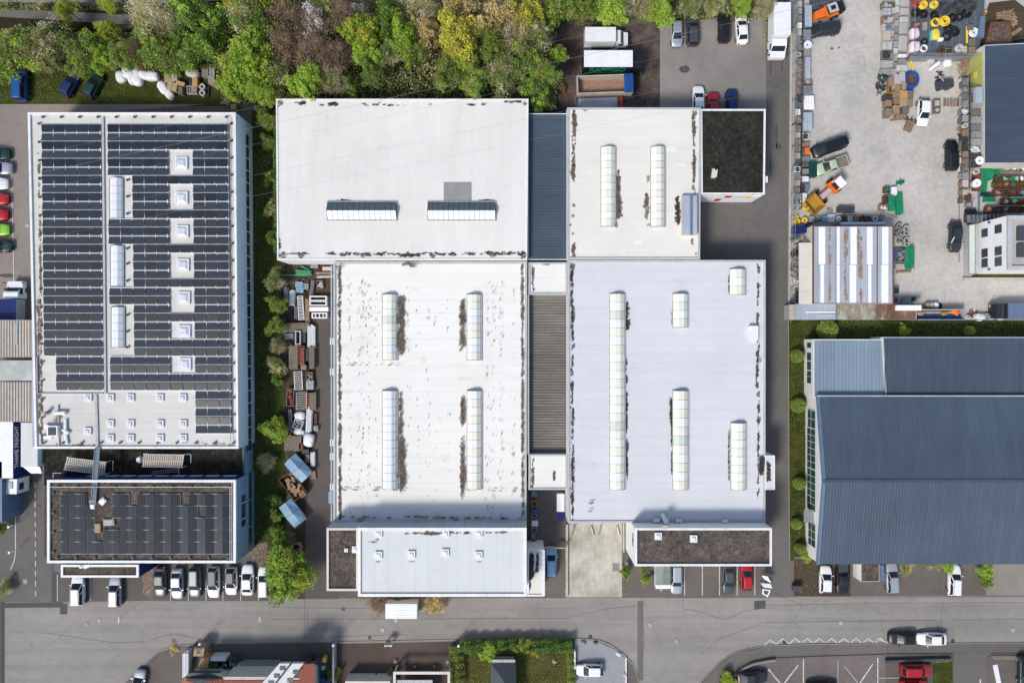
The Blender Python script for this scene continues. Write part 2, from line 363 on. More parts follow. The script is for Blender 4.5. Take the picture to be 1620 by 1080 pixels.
leafmat('leaf_olive', (0.339, 0.336, 0.112)); leafmat('leaf_brown', (0.282, 0.215, 0.130)); leafmat('leaf_pink', (0.339, 0.249, 0.186)); leafmat('leaf_pale', (0.615, 0.560, 0.350)); leafmat('leaf_white', (0.800, 0.800, 0.800)); leafmat('twig', (0.443, 0.315, 0.226)); leafmat('twig_pale', (0.640, 0.544, 0.415)); leafmat('leaf_rust', (0.282, 0.175, 0.113)); leafmat('leaf_straw', (0.765, 0.597, 0.276))

for nm in ('moss_brown', 'moss_light', 'moss_dark'):
    mt = M[nm]; q = mt.node_tree; N_ = q.nodes.new; pb = [x for x in q.nodes if x.type == 'BSDF_PRINCIPLED'][0]; ou = [x for x in q.nodes if x.type == 'OUTPUT_MATERIAL'][0]
    tr = N_('ShaderNodeBsdfTransparent'); mx = N_('ShaderNodeMixShader'); no = N_('ShaderNodeTexNoise'); no.inputs['Scale'].default_value = 3.2; no.inputs['Detail'].default_value = 6; no.inputs['Roughness'].default_value = .75
    tc = N_('ShaderNodeTexCoord'); q.links.new(tc.outputs['Object'], no.inputs['Vector']); rp = N_('ShaderNodeValToRGB'); rp.color_ramp.elements[0].position = .36; rp.color_ramp.elements[1].position = .60; rp.color_ramp.elements[0].color = (.12,) * 3 + (1,); rp.color_ramp.elements[1].color = (.95,) * 3 + (1,)
    q.links.new(no.outputs['Fac'], rp.inputs[0]); q.links.new(rp.outputs[0], mx.inputs[0]); q.links.new(tr.outputs[0], mx.inputs[1]); q.links.new(pb.outputs[0], mx.inputs[2]); q.links.new(mx.outputs[0], ou.inputs[0])
def coping(name, c):
    t = NT(name); x = t.xyz(); a = t.ramp(t.noise(.5, 5, .7), [(.3, mul(c, .84)), (.6, c)])
    for k in (0, 1): a = t.mix(a, (.72, .72, .72), t.math('LESS_THAN', t.math('FRACT', t.math('DIVIDE', x[k], 3.1)), .022), 'MULTIPLY')
    a = t.mix(a, t.ramp(t.noise(3, 6, .8), [(.25, .7), (.42, 1.0)]), 1.0, 'MULTIPLY'); return t.fin(a, .5, 0, .3)
coping('coping_white', (.74, .735, .72)); coping('coping_grey', (.44, .45, .45))
# ---------------------------------------------------------------- the ground and everything laid on it
rg = random.Random(5)
struct('ground', [(-320, -260), (320, -260), (320, 260), (-320, 260)], 0.0, 'asphalt_lot', px=False)
struct('forest_ground', [(-900, -900), (905, -900), (905, 30), (1240, 20), (1240, -900), (2400, -900), (2400, -70), (1248, -70), (1240, 30), (905, 32), (900, 175), (430, 175), (430, 165), (-900, 165)], .004, 'forest_floor')
struct('verge', [(-900, 104), (338, 104), (362, 130), (362, 168), (-900, 168)], .008, 'grass')
struct('footpath', [(-900, 11), (0, 14), (100, 18), (215, 25), (340, 13), (372, 11), (900, -30), (900, -10), (372, 28), (340, 31), (215, 40), (100, 33), (0, 27), (-900, 22)], .012, 'asphalt_lane')
struct('riverside_road', [(-900, -400), (900, -400), (900, -20), (372, 0), (205, 8), (0, 4), (-900, 0)], .016, 'asphalt_west')
struct('west_parking_lot', [(-900, 165), (330, 165), (60, 185), (60, 952), (-900, 952)], .012, 'asphalt_west')
struct('access_lane', [(-60, 740), (80, 740), (95, 952), (-60, 952)], .016, 'asphalt_lane')
struct('road', [(-900, 952), (98, 952), (430, 946), (985, 945), (1250, 944), (2400, 941), (2400, 1015), (1620, 1016), (1300, 1017), (1215, 1020), (1163, 1031), (1137, 1049), (1108, 1080), (1090, 1140), (1090, 1700), (1012, 1700), (1011, 1075), (1000, 1050), (975, 1026), (940, 1011), (905, 1009), (735, 1011), (520, 1015), (330, 1018), (285, 1020), (250, 1032), (195, 1082), (120, 1160), (-900, 1160)], .020, 'asphalt_road')
struct('pavement', [(430, 947), (985, 946), (1250, 945), (2400, 942), (2400, 956), (1250, 957), (985, 958), (430, 960)], .024, 'asphalt_road')
struct('pavement', [(1108, 1082), (1137, 1050), (1163, 1032), (1215, 1021), (1300, 1018), (1620, 1017), (2400, 1016), (2400, 1030), (1400, 1031), (1215, 1036), (1170, 1048), (1140, 1075), (1120, 1140), (1092, 1140)], .10, 'asphalt_lane')
struct('east_lane', [(1212, 30), (1250, 30), (1248, 500), (1247, 890), (1256, 944), (1208, 944), (1208, 412), (1108, 412), (1108, 306), (1212, 306)], .016, 'asphalt_lane')
struct('north_parking_lot', [(1044, 34), (1215, 28), (1215, 174), (1044, 174)], .012, 'concrete_lot')
struct('rubble_ground', [(878, 28), (1044, 34), (1044, 174), (900, 180), (830, 190), (838, 100)], .010, 'rubble')
struct('yard', [(1249, -900), (2400, -900), (2400, 506), (1249, 506)], .020, 'yard_pavers')
struct('lawn', [(1248, 506), (2400, 506), (2400, 560), (1300, 560), (1292, 640), (1292, 886), (1250, 886)], .024, 'grass')
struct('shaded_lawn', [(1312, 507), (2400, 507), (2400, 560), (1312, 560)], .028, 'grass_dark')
struct('front_parking_lot', [(1256, 880), (2400, 880), (2400, 942), (1256, 944)], .026, 'asphalt_lot')
struct('gravel_verge', [(1256, 884), (1345, 884), (1345, 942), (1256, 942)], .030, 'soil')
struct('driveway', [(1560, 884), (2400, 884), (2400, 941), (1560, 941)], .032, 'kerb_stone')
struct('office_parking_lot', [(1040, 850), (1212, 850), (1212, 945), (1040, 945)], .026, 'asphalt_lot')
struct('concrete_pad', [(899, 815), (984, 815), (984, 944), (899, 944)], .030, 'concrete_pad')
struct('courtyard', [(838, 760), (899, 760), (899, 944), (838, 944)], .026, 'asphalt_lot')
struct('storage_ground', [(444, 408), (535, 408), (535, 950), (470, 950), (470, 860), (452, 700), (444, 560)], .0216, 'soil')
struct('storage_lane', [(500, 470), (535, 470), (535, 950), (482, 950), (484, 800), (499, 700)], .0232, 'asphalt_dark')
struct('lawn', [(398, 175), (445, 175), (446, 560), (454, 760), (450, 880), (418, 900), (398, 850)], .016, 'grass_dark')
struct('west_parking_bays', [(82, 880), (425, 880), (425, 950), (82, 950)], .024, 'asphalt_dark')
struct('gravel_bed', [(226, 880), (242, 896), (242, 948), (226, 940)], .030, 'gravel_tan')
struct('gravel_bed', [(398, 862), (424, 856), (420, 900), (400, 905)], .032, 'gravel_tan')
struct('forecourt', [(524, 1016), (722, 1013), (722, 1160), (524, 1160)], .026, 'brown_pavers')
struct('dark_yard', [(300, 1019), (523, 1016), (523, 1160), (300, 1160)], .026, 'asphalt_dark')
struct('side_pavement', [(255, 1033), (286, 1021), (302, 1020), (302, 1160), (140, 1160), (200, 1083)], .028, 'asphalt_lot')
struct('garden_lawn', [(724, 1010), (907, 1009), (907, 1200), (724, 1200)], .026, 'grass_dry')
struct('grey_drive', [(909, 1010), (940, 1012), (974, 1027), (990, 1042), (990, 1160), (911, 1160)], .030, 'driveway_grey')
struct('visitor_parking_lot', [(1128, 1140), (1150, 1075), (1175, 1052), (1215, 1040), (1400, 1034), (1400, 1160), (1128, 1160)], .104, 'red_pavers')
struct('visitor_parking_lot', [(1402, 1033), (1520, 1033), (1520, 1160), (1402, 1160)], .102, 'asphalt_dark')
struct('lane', [(1508, 1031), (1562, 1031), (1562, 1160), (1508, 1160)], .106, 'asphalt_lane')
struct('visitor_parking_lot', [(1563, 1038), (2000, 1038), (2000, 1160), (1563, 1160)], .106, 'asphalt_lot')
struct('grass_verge', [(1474, 1046), (1506, 1042), (1508, 1160), (1478, 1160)], .110, 'grass')
# asphalt patches and cracks
def strip(P, w, z, mat, name='asphalt_patch', h=0):
    b = MB()
    Q = [W(x, y, h) for x, y in P]
    for i in range(len(Q) - 1):
        (x0, y0), (x1, y1) = Q[i], Q[i + 1]; L = hypot(x1 - x0, y1 - y0) or 1; nx, ny = -(y1 - y0) / L * w / 2, (x1 - x0) / L * w / 2
        b.sheet([(x0 + nx, y0 + ny), (x1 + nx, y1 + ny), (x1 - nx, y1 - ny), (x0 - nx, y0 - ny)], z + i * .0003)
    return tag(b.build(name, mat), kind='structure')
strip([(8, 957), (100, 956)], .75, .030, 'asphalt_patch'); strip([(4, 952), (4, 1120)], .7, .031, 'asphalt_patch'); strip([(101, 954), (101, 971)], 1.1, .033, 'asphalt_patch')
strip([(86, 905), (86, 952)], .8, .032, 'asphalt_patch')
for P in ([(188, 978), (233, 945)], [(482, 945), (482, 1014)], [(486, 960), (486, 1010)], [(505, 980), (501, 1002)], [(517, 980), (513, 1002)], [(430, 960), (620, 962)], [(430, 979), (900, 977)], [(1080, 945), (1079, 962), (1100, 965), (1143, 979)], [(1205, 957), (1400, 953), (1620, 952)], [(1200, 984), (1483, 980), (1484, 1016)], [(1510, 980), (1620, 979)], [(1108, 1035), (1140, 1008), (1200, 988)], [(1013, 957), (1020, 1010), (1016, 1040)], [(900, 976), (960, 962), (1015, 957)], [(70, 1000), (180, 1016), (230, 1014)], [(240, 1010), (275, 1002), (330, 1012)], [(1148, 979), (1180, 965), (1225, 960)], [(645, 1003), (520, 1006)], [(1245, 620), (1212, 621)]):
    strip(P, .045, .034 + rg.random() * .004, 'asphalt_dark', 'road_seam')
for P in ([(1013, 950), (1013, 1075)],): strip(P, .9, .030, 'asphalt_lane', 'asphalt_patch')
struct('asphalt_patch', [(1193, 950), (1211, 949), (1211, 962), (1193, 963)], .036, 'asphalt_patch')
for q in ([(1232, 232, 5, 5)], [(1228, 215, 1.6, 22)], [(1219, 110, 1.4, 12)], [(1237, 105, 1.4, 12)], [(1219, 260, 1.2, 18)], [(1083, 110, 8, 6)], [(1316, 77, 2.5, 2)], [(1327, 76, 1.6, 1.6)], [(12, 436, 14, 3)]):
    for (cx, cy, rx, ry) in q:
        b = MB(); P = [W(cx + rx * cos(a) * rg.uniform(.7, 1.2), cy + ry * sin(a) * rg.uniform(.7, 1.2)) for a in [2 * pi * i / 14 for i in range(14)]]
        b.sheet(P, .042); tag(b.build('oil_stain', 'asphalt_patch'), kind='structure')
# kerbs: real steps
def kerb(P, w=.14, hgt=.11, z0=.0, mat='kerb_stone', name='kerb'):
    b = MB(); Q = [W(x, y) for x, y in P]
    for i in range(len(Q) - 1):
        (x0, y0), (x1, y1) = Q[i], Q[i + 1]; a = atan2(y1 - y0, x1 - x0); L = hypot(x1 - x0, y1 - y0)
        b.cb((x0 + x1) / 2, (y0 + y1) / 2, z0, L - .01, w, hgt - (i % 2) * .002, rz=a)
    return tag(b.build(name, mat), kind='structure')
kerb([(1105, 1082), (1122, 1064), (1137, 1048), (1150, 1038), (1163, 1031), (1190, 1024), (1215, 1020), (1300, 1017.5), (1400, 1017), (1620, 1016.5), (1900, 1016)], .13, .13)
kerb([(1012, 1095), (1009, 1070), (1000, 1048), (985, 1032), (968, 1020), (950, 1012.5), (935, 1010), (908, 1009)], .13, .13)
kerb([(195, 1082), (225, 1052), (250, 1031), (268, 1023), (285, 1019.5), (330, 1018)], .14, .12)
kerb([(524, 1015.5), (640, 1013.5), (722, 1011.5)], .3, .11)
kerb([(1050, 945.5), (1200, 945)], .12, .06); kerb([(1262, 943.5), (1345, 943.5)], .2, .08); kerb([(1345, 942), (1620, 941)], .12, .07)
kerb([(1160, 1068), (1175, 1055), (1190, 1048), (1215, 1043), (1225, 1042)], .3, .5, name='kerb'); kerb([(1399, 1043), (1500, 1040)], .35, .6, mat='trim_dark')
kerb([(1247, 506), (1247, 700), (1249, 886)], .12, .1)
# painted markings
def mark(P, wd=.12, z=.05, mat='line_paint', name='road_marking'): return strip(P, wd, z, mat, name)
mark([(18, 250), (20, 330), (22, 430), (23, 500)], .12)
for y in (233, 257, 281): mark([(-20, y), (18, y)], .1)
mark([(25, 780), (25, 870), (24, 880), (22, 889), (17, 900)], .13, .05)
for i in range(12): mark([(55.5 + i * .12, 762 + i * 15.6), (55.6 + i * .12, 770.5 + i * 15.6)], .13)
mark([(143, 908), (143, 950)], .1); mark([(91, 908), (91, 950), ], .1)
for x in (270, 298, 326, 353, 381, 409): mark([(x, 918), (x, 950)], .09)
for x in (1083, 1111, 1138, 1166, 1194): mark([(x, 885), (x, 941)], .12)
mark([(188, 975), (188, 985)], .22); mark([(411, 975.5), (411, 983)], .22)
zz = [(1209, 1020)]
zx = [(1209, 1020), (1217.5, 1011.5), (1228, 1018), (1238, 1009.5), (1249, 1017.5)]
mark(zx, .16, .05, 'line_paint'); 
for i in range(10):
    x = 1249 + i * 19.3; mark([(x, 1015.5 if i else 1017), (x + 8.5, 1008.8), (x + 17, 1015.5)], .16, .052)
mark([(1388, 1008.8), (1404, 1016)], .14, .056)
for x, y0, y1 in ((1270.5, 1041, 1100), (1325, 1043, 1100), (1388, 1039, 1100)): mark([(x, y0), (x, y1)], .16, .125, 'line_worn' if x == 1325 else 'line_paint')
for a, b_ in (((1215, 1057), (1236, 1082)), ((1262, 1051), (1238, 1082)), ((1380, 1049), (1358, 1082)), ((1335, 1052), (1356, 1078))): mark([a, b_], .18, .13, 'line_worn' if a[0] == 1335 else 'line_paint')
mark([(1388, 1071), (1428, 1071)], .08, .125); mark([(1550, 1073), (1550, 1085)], .2, .125)
for x, y in ((1329, 32), (1329, 62), (1329, 92), (1328, 122), (1327, 152), (1326, 184), (1325, 212), (1325, 243), (1324, 270)):
    mark([(x, y - 4), (x, y + 4)], .08, .04); mark([(x - 5, y + 1), (x, y + 1)], .06, .041)
for x, y in ((1489, 190), (1516, 190), (1488, 240), (1487, 288), (1516, 288), (1487, 336), (1516, 336)):
    mark([(x, y - 5), (x, y + 5)], .09, .04); mark([(x, y), (x + 5, y)], .07, .041)
mark([(1532, 484), (1546, 484)], .1, .04); mark([(1575, 484), (1588, 484)], .1, .04); mark([(1582, 484), (1582, 490)], .1, .041); mark([(1535, 484), (1535, 490)], .1, .041)
mark([(1517, 240), (1517, 415)], .12, .044, 'asphalt_dark', 'drain_channel')
# manhole covers: things
mh = MB(); mh.ring(0, 0, .02, .05, .42, .3, 20, 0); mh.cyl(0, 0, .02, .045, .3, 20, 1)
proto_mh = mh.build('manhole_cover', ['kerb_stone', 'concrete'])
MH = [(157, 981, 'concrete manhole cover in the road below the grey estate car at the left bays'), (40, 919, 'manhole cover in the lane beside the solar office block'), (605, 996, 'manhole cover in the road below the white covered trailer'), (626, 981, 'wide manhole cover right against the white covered trailer'),
      (1028, 988, 'manhole cover in the road below the gravel roofed office'), (1070, 1014, 'dark manhole cover in the middle of the wide road junction'), (1330, 985, 'manhole cover in the road above the zigzag marking'), (1602, 996, 'dark manhole cover at the far right end of the road'), (43, 357, 'ring shaped manhole cover between the left parked cars and the solar hall'), (136, 987, 'faint flush manhole cover left in the wide road')]
for i, (x, y, l) in enumerate(MH):
    o = proto_mh if i == 0 else dup(proto_mh)
    o.location = (*W(x, y), 0.0); tag(o, l, 'manhole cover', 'manhole covers in the road')
gm = MB(); gm.cb(0, 0, .02, .5, .5, .03, 0); [gm.cb(0, -.2 + k * .1, .05, .4, .03, .01, 1) for k in range(5)]
pg = gm.build('drain_grate', ['dark_steel', 'trim_dark'])
for i, (x, y, l) in enumerate([(275, 1013, 'dark drain grate at the kerb above the curved pavement'), (585, 1008, 'drain grate at the kerb above the brown forecourt'), (934, 1006, 'drain grate at the kerb above the grey driveway'), (1241, 1015, 'drain grate among the white zigzag lines'), (1507, 1013, 'drain grate behind the white car parked on the road'), (62, 800, 'dark drain grate between dashed line and office wall'), (17, 813, 'dark drain grate outside the curved lane line'), (543, 963, 'drain grate in the pavement left of the red shrub')]):
    o = pg if i == 0 else dup(pg); o.location = (*W(x, y), .0); tag(o, l, 'drain', 'drain grates')
# ---------------------------------------------------------------- building helpers
def inset(P, t):
    n = len(P); a = sum(P[i][0] * P[(i + 1) % n][1] - P[(i + 1) % n][0] * P[i][1] for i in range(n))
    if a < 0: P = P[::-1]
    L = []
    for i in range(n):
        (x0, y0), (x1, y1) = P[i], P[(i + 1) % n]; d = hypot(x1 - x0, y1 - y0); nx, ny = -(y1 - y0) / d, (x1 - x0) / d
        L.append(((x0 + nx * t, y0 + ny * t), (x1 - x0, y1 - y0)))
    out = []
    for i in range(n):
        (p, r), (q, s) = L[i - 1], L[i]; cr = r[0] * s[1] - r[1] * s[0]
        if abs(cr) < 1e-9: out.append(q); continue
        u = ((q[0] - p[0]) * s[1] - (q[1] - p[1]) * s[0]) / cr; out.append((p[0] + r[0] * u, p[1] + r[1] * u))
    return out
def ccw(P):
    n = len(P); a = sum(P[i][0] * P[(i + 1) % n][1] - P[(i + 1) % n][0] * P[i][1] for i in range(n)); return P if a > 0 else P[::-1]
def frame(b, P, t, z0, z1, m=None):
    P = ccw(P); Q = inset(P, t); n = len(P)
    vs = [(x, y, z0) for x, y in P] + [(x, y, z1) for x, y in P] + [(x, y, z1) for x, y in Q] + [(x, y, z0) for x, y in Q]
    b.add(vs, [(k * n + i, k * n + (i + 1) % n, (k + 1) * n + (i + 1) % n, (k + 1) * n + i) for k in range(3) for i in range(n)], m)
def block(name, label, cat, px, h, roof, wall, par=.3, ph=.22, parm='white_paint', z0=0, group=None, wallm=None):
    """flat-roofed block; px: roof outline in photo pixels, h: roof height"""
    P = ccw([W(x, y, h) for x, y in px]); cx = sum(p[0] for p in P) / len(P); cy = sum(p[1] for p in P) / len(P)
    o = thing(name, label, cat, (cx, cy, z0), group=group)
    b = MB(); b.prism(P, z0, h); b.build('wall', wall, o, True)
    b = MB(); b.prism(inset(P, par + .004 if par else .002), h + .002, h + .05); b.build('roof', roof, o, True)
    if par:
        b = MB(); frame(b, P, par, h + .002, h + ph); b.build('parapet', {'white_paint': 'coping_white', 'trim_grey': 'coping_grey'}.get(parm, parm), o, True)
    o['h'] = h
    return o
def blob(b, cx, cy, rx, ry, z, rng, n=22, j=.35):
    """irregular patch; pixel units"""
    h = z; P = []; ph = [rng.uniform(0, 6.28) for _ in range(5)]
    for i in range(n):
        a = 2 * pi * i / n; k = 1 + sum(sin(a * (q + 2) + ph[q]) * j * .35 for q in range(4)) + rng.uniform(-j, j) * .5
        P.append(W(cx + rx * cos(a) * k, cy + ry * sin(a) * k, h))
    b.sheet(P, z)
def stains(o, h, items, mat='moss_brown', seed=1, dz=.058, name='moss_stain'):
    """items: (x0,y0,x1,y1,width_px,density) strips of blotches, or (cx,cy,rx,ry) single patches"""
    rng = random.Random(seed); b = MB(); k = 0
    for it in items:
        if len(it) == 4:
            k += 1; cx, cy, rx, ry = it
            if max(rx, ry) < 7: blob(b, *it, h + dz + k * .0006, rng)
            else:
                for q in range(int(max(rx, ry) * 1.8)):
                    t = rng.uniform(-1, 1); e = (1 - t * t) ** .4; u = rng.uniform(.25, .75) * min(rx, ry) * e + .5; j = rng.gauss(0, .35) * min(rx, ry); k += 1
                    blob(b, *((cx + j, cy + t * ry) if ry > rx else (cx + t * rx, cy + j)), u * (1 if ry > rx else 1.7), u * (1.7 if ry > rx else 1), h + dz + k * .0003, rng, 14, .45)
        else:
            x0, y0, x1, y1, wd, den = it; L = hypot(x1 - x0, y1 - y0); n = max(1, int(L / 3.2 * den))
            for i in range(n):
                t = rng.random(); s = rng.gauss(0, .5) * wd * .5; r = abs(rng.gauss(0, 1)) * .9 + .45
                dx, dy = (x1 - x0) / L, (y1 - y0) / L; k += 1
                blob(b, x0 + dx * L * t - dy * s, y0 + dy * L * t + dx * s, r * (1 + 1.3 * abs(dx)), r * (1 + 1.3 * abs(dy)), h + dz + k * .0003, rng, 10, .4)
    s_ = b.build(name, mat, o, True); s_['kind'] = 'stuff'; return s_
def vault(o, x0, y0, x1, y1, h, mats=('skylight_cream', 'skylight_white'), rise=.85, pitch=1.0, curb='trim_grey', grey=(), name='skylight', shape='arch'):
    """glazed rooflight in pixels at roof height h; ridge along its longer side"""
    X0, Y0 = W(x0, y1, h + .3); X1, Y1 = W(x1, y0, h + .3); L = max(X1 - X0, Y1 - Y0); wd = min(X1 - X0, Y1 - Y0); along_y = (Y1 - Y0) > (X1 - X0)
    cx, cy = (X0 + X1) / 2, (Y0 + Y1) / 2; n = max(2, round(L / pitch)); st = L / n
    prof = [(-.5, .22), (-.42, .55 * rise), (-.17, rise), (.17, rise), (.42, .55 * rise), (.5, .22)] if shape == 'arch' else [(-.5, .12), (-.03, rise), (.03, rise), (.5, .12)]
    def pt(u, v, z):
        return (cx + v, cy + u, h + z) if along_y else (cx + u, cy + v, h + z)
    m = list(mats) + ['skylight_green', 'dark_steel']; b = MB()
    for i in range(n):
        a, c = -L / 2 + i * st, -L / 2 + (i + 1) * st
        mi = i % len(mats) if i not in grey else len(mats)
        for k in range(len(prof) - 1):
            (v0, q0), (v1, q1) = prof[k], prof[k + 1]
            f = [pt(a, v0 * wd, q0), pt(a, v1 * wd, q1), pt(c, v1 * wd, q1), pt(c, v0 * wd, q0)]
            if along_y: f = f[::-1]
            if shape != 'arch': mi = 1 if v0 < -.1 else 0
            b.add(f, [(0, 1, 2, 3)], mi)
    for e in (-L / 2, L / 2): b.add([pt(e, v * wd, q) for v, q in prof], [tuple(range(len(prof)))], 0)
    s = b.build(name, m, o, True)
    b = MB()
    P = [pt(-L / 2 - .1, -wd / 2 - .1, 0)[:2], pt(L / 2 + .1, -wd / 2 - .1, 0)[:2], pt(L / 2 + .1, wd / 2 + .1, 0)[:2], pt(-L / 2 - .1, wd / 2 + .1, 0)[:2]]
    frame(b, P, .09, h + .052, h + .26); b.build('curb', curb, s, True)
    b = MB()
    for i in range(n + 1):
        a = -L / 2 + i * st
        for k in range(len(prof) - 1):
            (v0, q0), (v1, q1) = prof[k], prof[k + 1]
            b.tube(pt(a, v0 * wd, q0 + .015), pt(a, v1 * wd, q1 + .015), .022, n=3, cap=False)
    b.build('muntin', 'grey_rail' if shape == 'arch' else 'dark_steel', s, True)
    return s
def dome(o, x, y, h, s=1.25, name='skylight', core='dome_core', hh=.32):
    X, Y = W(x, y, h + .3); b = MB(); frame(b, [(X - s / 2, Y - s / 2), (X + s / 2, Y - s / 2), (X + s / 2, Y + s / 2), (X - s / 2, Y + s / 2)], .16, h + .052, h + hh)
    k = b.build(name, 'dome_white', o, True)
    b = MB(); q = s / 2 - .165; r = q * .55
    vs = [(X + sx * q, Y + sy * q, h + hh - .04) for sx, sy in ((-1, -1), (1, -1), (1, 1), (-1, 1))] + [(X + sx * r, Y + sy * r, h + hh + .13) for sx, sy in ((-1, -1), (1, -1), (1, 1), (-1, 1))]
    b.add(vs, [(0, 1, 5, 4), (1, 2, 6, 5), (2, 3, 7, 6), (3, 0, 4, 7), (4, 5, 6, 7)]); b.build('dome', core, k, True)
    return k
def drains(o, h, pts, name='roof_vent'):
    for x, y in pts:
        X, Y = W(x, y, h + .2); b = MB(); b.cyl(X, Y, h + .052, h + .28, .1, 8, 0); b.cyl(X + .02, Y, h + .281, h + .34, .2, 8, 1); b.build(name, ['trim_grey', 'dark_steel'], o, True)
def wallbox(o, name, mats, x0, x1, y0, y1, z0, z1, label=None):
    b = MB(); b.box(x0, y0, z0, x1, y1, z1); return tag(b.build(name, mats, o, True), label)
# ---------------------------------------------------------------- solar hall (far left)
h = 6.0
B1 = block('solar_hall', 'long white flat roofed hall covered in rows of black solar panels', 'factory building', [(46, 179), (374, 179), (378.5, 709), (57, 709)], h, 'roof_solar', 'cladding_blue', .32, .3)
# east wall: window band and pilasters
PX = W(376, 400, h)[0]
for i in range(26):
    y0 = W(0, 200, h)[1] - i * 1.82; x = W(374.0 + 4.5 * i / 26, 400, h)[0]
    b = MB(); b.box(x - .05, y0 - 1.7, 1.5, x + .06, y0 - .05, 2.6, 0); k = b.build('window', 'window_glass', B1, True)
    b = MB(); b.box(x - .05, y0 - 1.78, 1.42, x + .09, y0 - 1.71, 2.68, 0); b.build('frame', 'white_paint', k, True)
b = MB(); P0 = W(371.5, 182, h + .3); P1 = W(375.5, 706, h + .3)
b.tube((P0[0] - .9, P0[1], h + .5), (P1[0] - .9, P1[1], h + .5), .04); b.build('safety_cable', 'grey_rail', B1, True)
b = MB(); A = W(63.5, 197, h); 
for (xa, ya, xb, yb, wd_) in ((164, 186, 168, 622, .3), (153, 624, 155.5, 706, .35), (61, 622, 165, 622, .12), (60, 565, 61, 622, .12), (93.5, 640, 95, 706, .12), (95, 706, 150, 706, .15)):
    (x0, y0), (x1, y1) = W(xa, ya, h), W(xb, yb, h); a = atan2(y1 - y0, x1 - x0)
    b.cb((x0 + x1) / 2, (y0 + y1) / 2, h + .052, hypot(x1 - x0, y1 - y0), wd_, .22, 0, a)
b.build('cable_tray', 'trim_grey', B1, True)
for y in (285, 392, 489):
    vault(B1, 173.5 + (y - 285) * .012, y - 3, 193.5 + (y - 285) * .012, y + 60, h, ('dome_white', 'dome_white'), .7, 1.1, 'steel')
SK = [(286.5, 258), (287, 313), (288, 366), (289, 419), (290.5, 471), (291, 524), (292, 576)]
for x, y in SK: dome(B1, x, y, h, 1.75)
for x, y in [(139, 629), (174, 629), (206, 629), (252.5, 629), (289, 629), (138, 682), (174, 670), (206, 670), (253, 670), (289.5, 670), (174, 693), (206, 693), (253, 693), (289.5, 693)]: dome(B1, x, y, h, 1.0)
drains(B1, h, [(62 + (y - 200) * .012, y) for y in range(196, 700, 29)] + [(366 + (y - 200) * .012, y) for y in range(196, 700, 27)] + [(x, 185.5) for x in range(68, 370, 29)] + [(x, 700) for x in range(70, 372, 30)] + [(202, y) for y in (285, 311, 338, 393, 417, 444, 498, 524, 549)])
b = MB(); X, Y = W(88, 681, h)
b.cb(X, Y, h + .052, 1.5, 1.6, .7, 0); b.cb(X, Y, h + .753, 1.0, 1.1, .12, 1); b.cb(X - 1.0, Y + .6, h + .052, .6, .6, .5, 0); b.cb(X - .9, Y - .9, h + .052, 1.1, .4, .4, 0); b.build('ventilation_unit', ['white_metal', 'dark_steel', 'steel'], B1, True); b = MB(); b.tube((X - 1, Y + 2.6, h + .052), (X - 1, Y + 2.6, h + 1.1), .28, n=10, m=2); b.build('vent_pipe', ['white_metal', 'dark_steel', 'steel'], B1, True); b = MB(); b.tube((X + .2, Y + 2.6, h + .4), (X + 1.7, Y + 2.6, h + .4), .3, n=10, m=0); b.tube((X + 1.5, Y + .9, h + .3), (X + 1.9, Y - 1.9, h + .3), .16, n=8, m=0)
b.build('ventilation_unit', ['white_metal', 'dark_steel', 'steel'], B1, True)
b = MB(); X, Y = W(106, 681, h); b.tube((X, Y + 1.6, h + .3), (X, Y - 1.4, h + .3), .2, n=8); b.tube((X - .4, Y + .2, h + .3), (X + .5, Y - .3, h + .3), .25, n=8); b.build('duct', 'white_metal', B1, True)
stains(B1, h, [(61, 240, 63, 340, 2.5, .5), (63, 340, 66, 700, 3.2, 1.5), (60, 470, 62, 690, 3, 1.5), (75, 704, 150, 704, 2, .6), (290, 700, 370, 703, 2, .4), (88, 665, 4, 3), (92, 660, 5, 4)], 'moss_brown', 3)
# solar panels
pm = MB(); pw_, pd_ = m_(18.6, h + .4), m_(11.9, h + .4)
def panel_mesh(name, w, d, tilt, axis, mat):
    b = MB(); t = tan_ = math.tan(R(tilt)); zc = .28
    if axis == 'x':
        z = lambda x, y: zc + y * t
    else:
        z = lambda x, y: zc + x * t
    q = [(-w / 2, -d / 2), (w / 2, -d / 2), (w / 2, d / 2), (-w / 2, d / 2)]; i = [(x * (1 - .03), y * (1 - .04)) for x, y in q]
    vs = [(x, y, z(x, y)) for x, y in q] + [(x, y, z(x, y) - .035) for x, y in q]
    b.add(vs, [(0, 1, 2, 3), (4, 7, 6, 5), (0, 4, 5, 1), (1, 5, 6, 2), (2, 6, 7, 3), (3, 7, 4, 0)], 1)
    b.add([(x, y, z(x, y) + .004) for x, y in i], [(0, 1, 2, 3)], 0)
    o = b.build(name, [mat, 'dark_steel']); return o
PA = panel_mesh('solar_panel', pw_ * .985, pd_ * .985, 7, 'x', 'solar_cell'); PB = panel_mesh('solar_panel', pw_ * .985, pd_ * .985, -7, 'x', 'solar_cell_sheen')
pools = {id(PA): [PA], id(PB): [PB]}
def put_panel(proto, parent, x, y, z):
    if pools.get(id(proto)): o = pools[id(proto)].pop()
    else: o = proto.copy(); C.objects.link(o)
    o.parent = parent; o.location = (x, y, z); return o
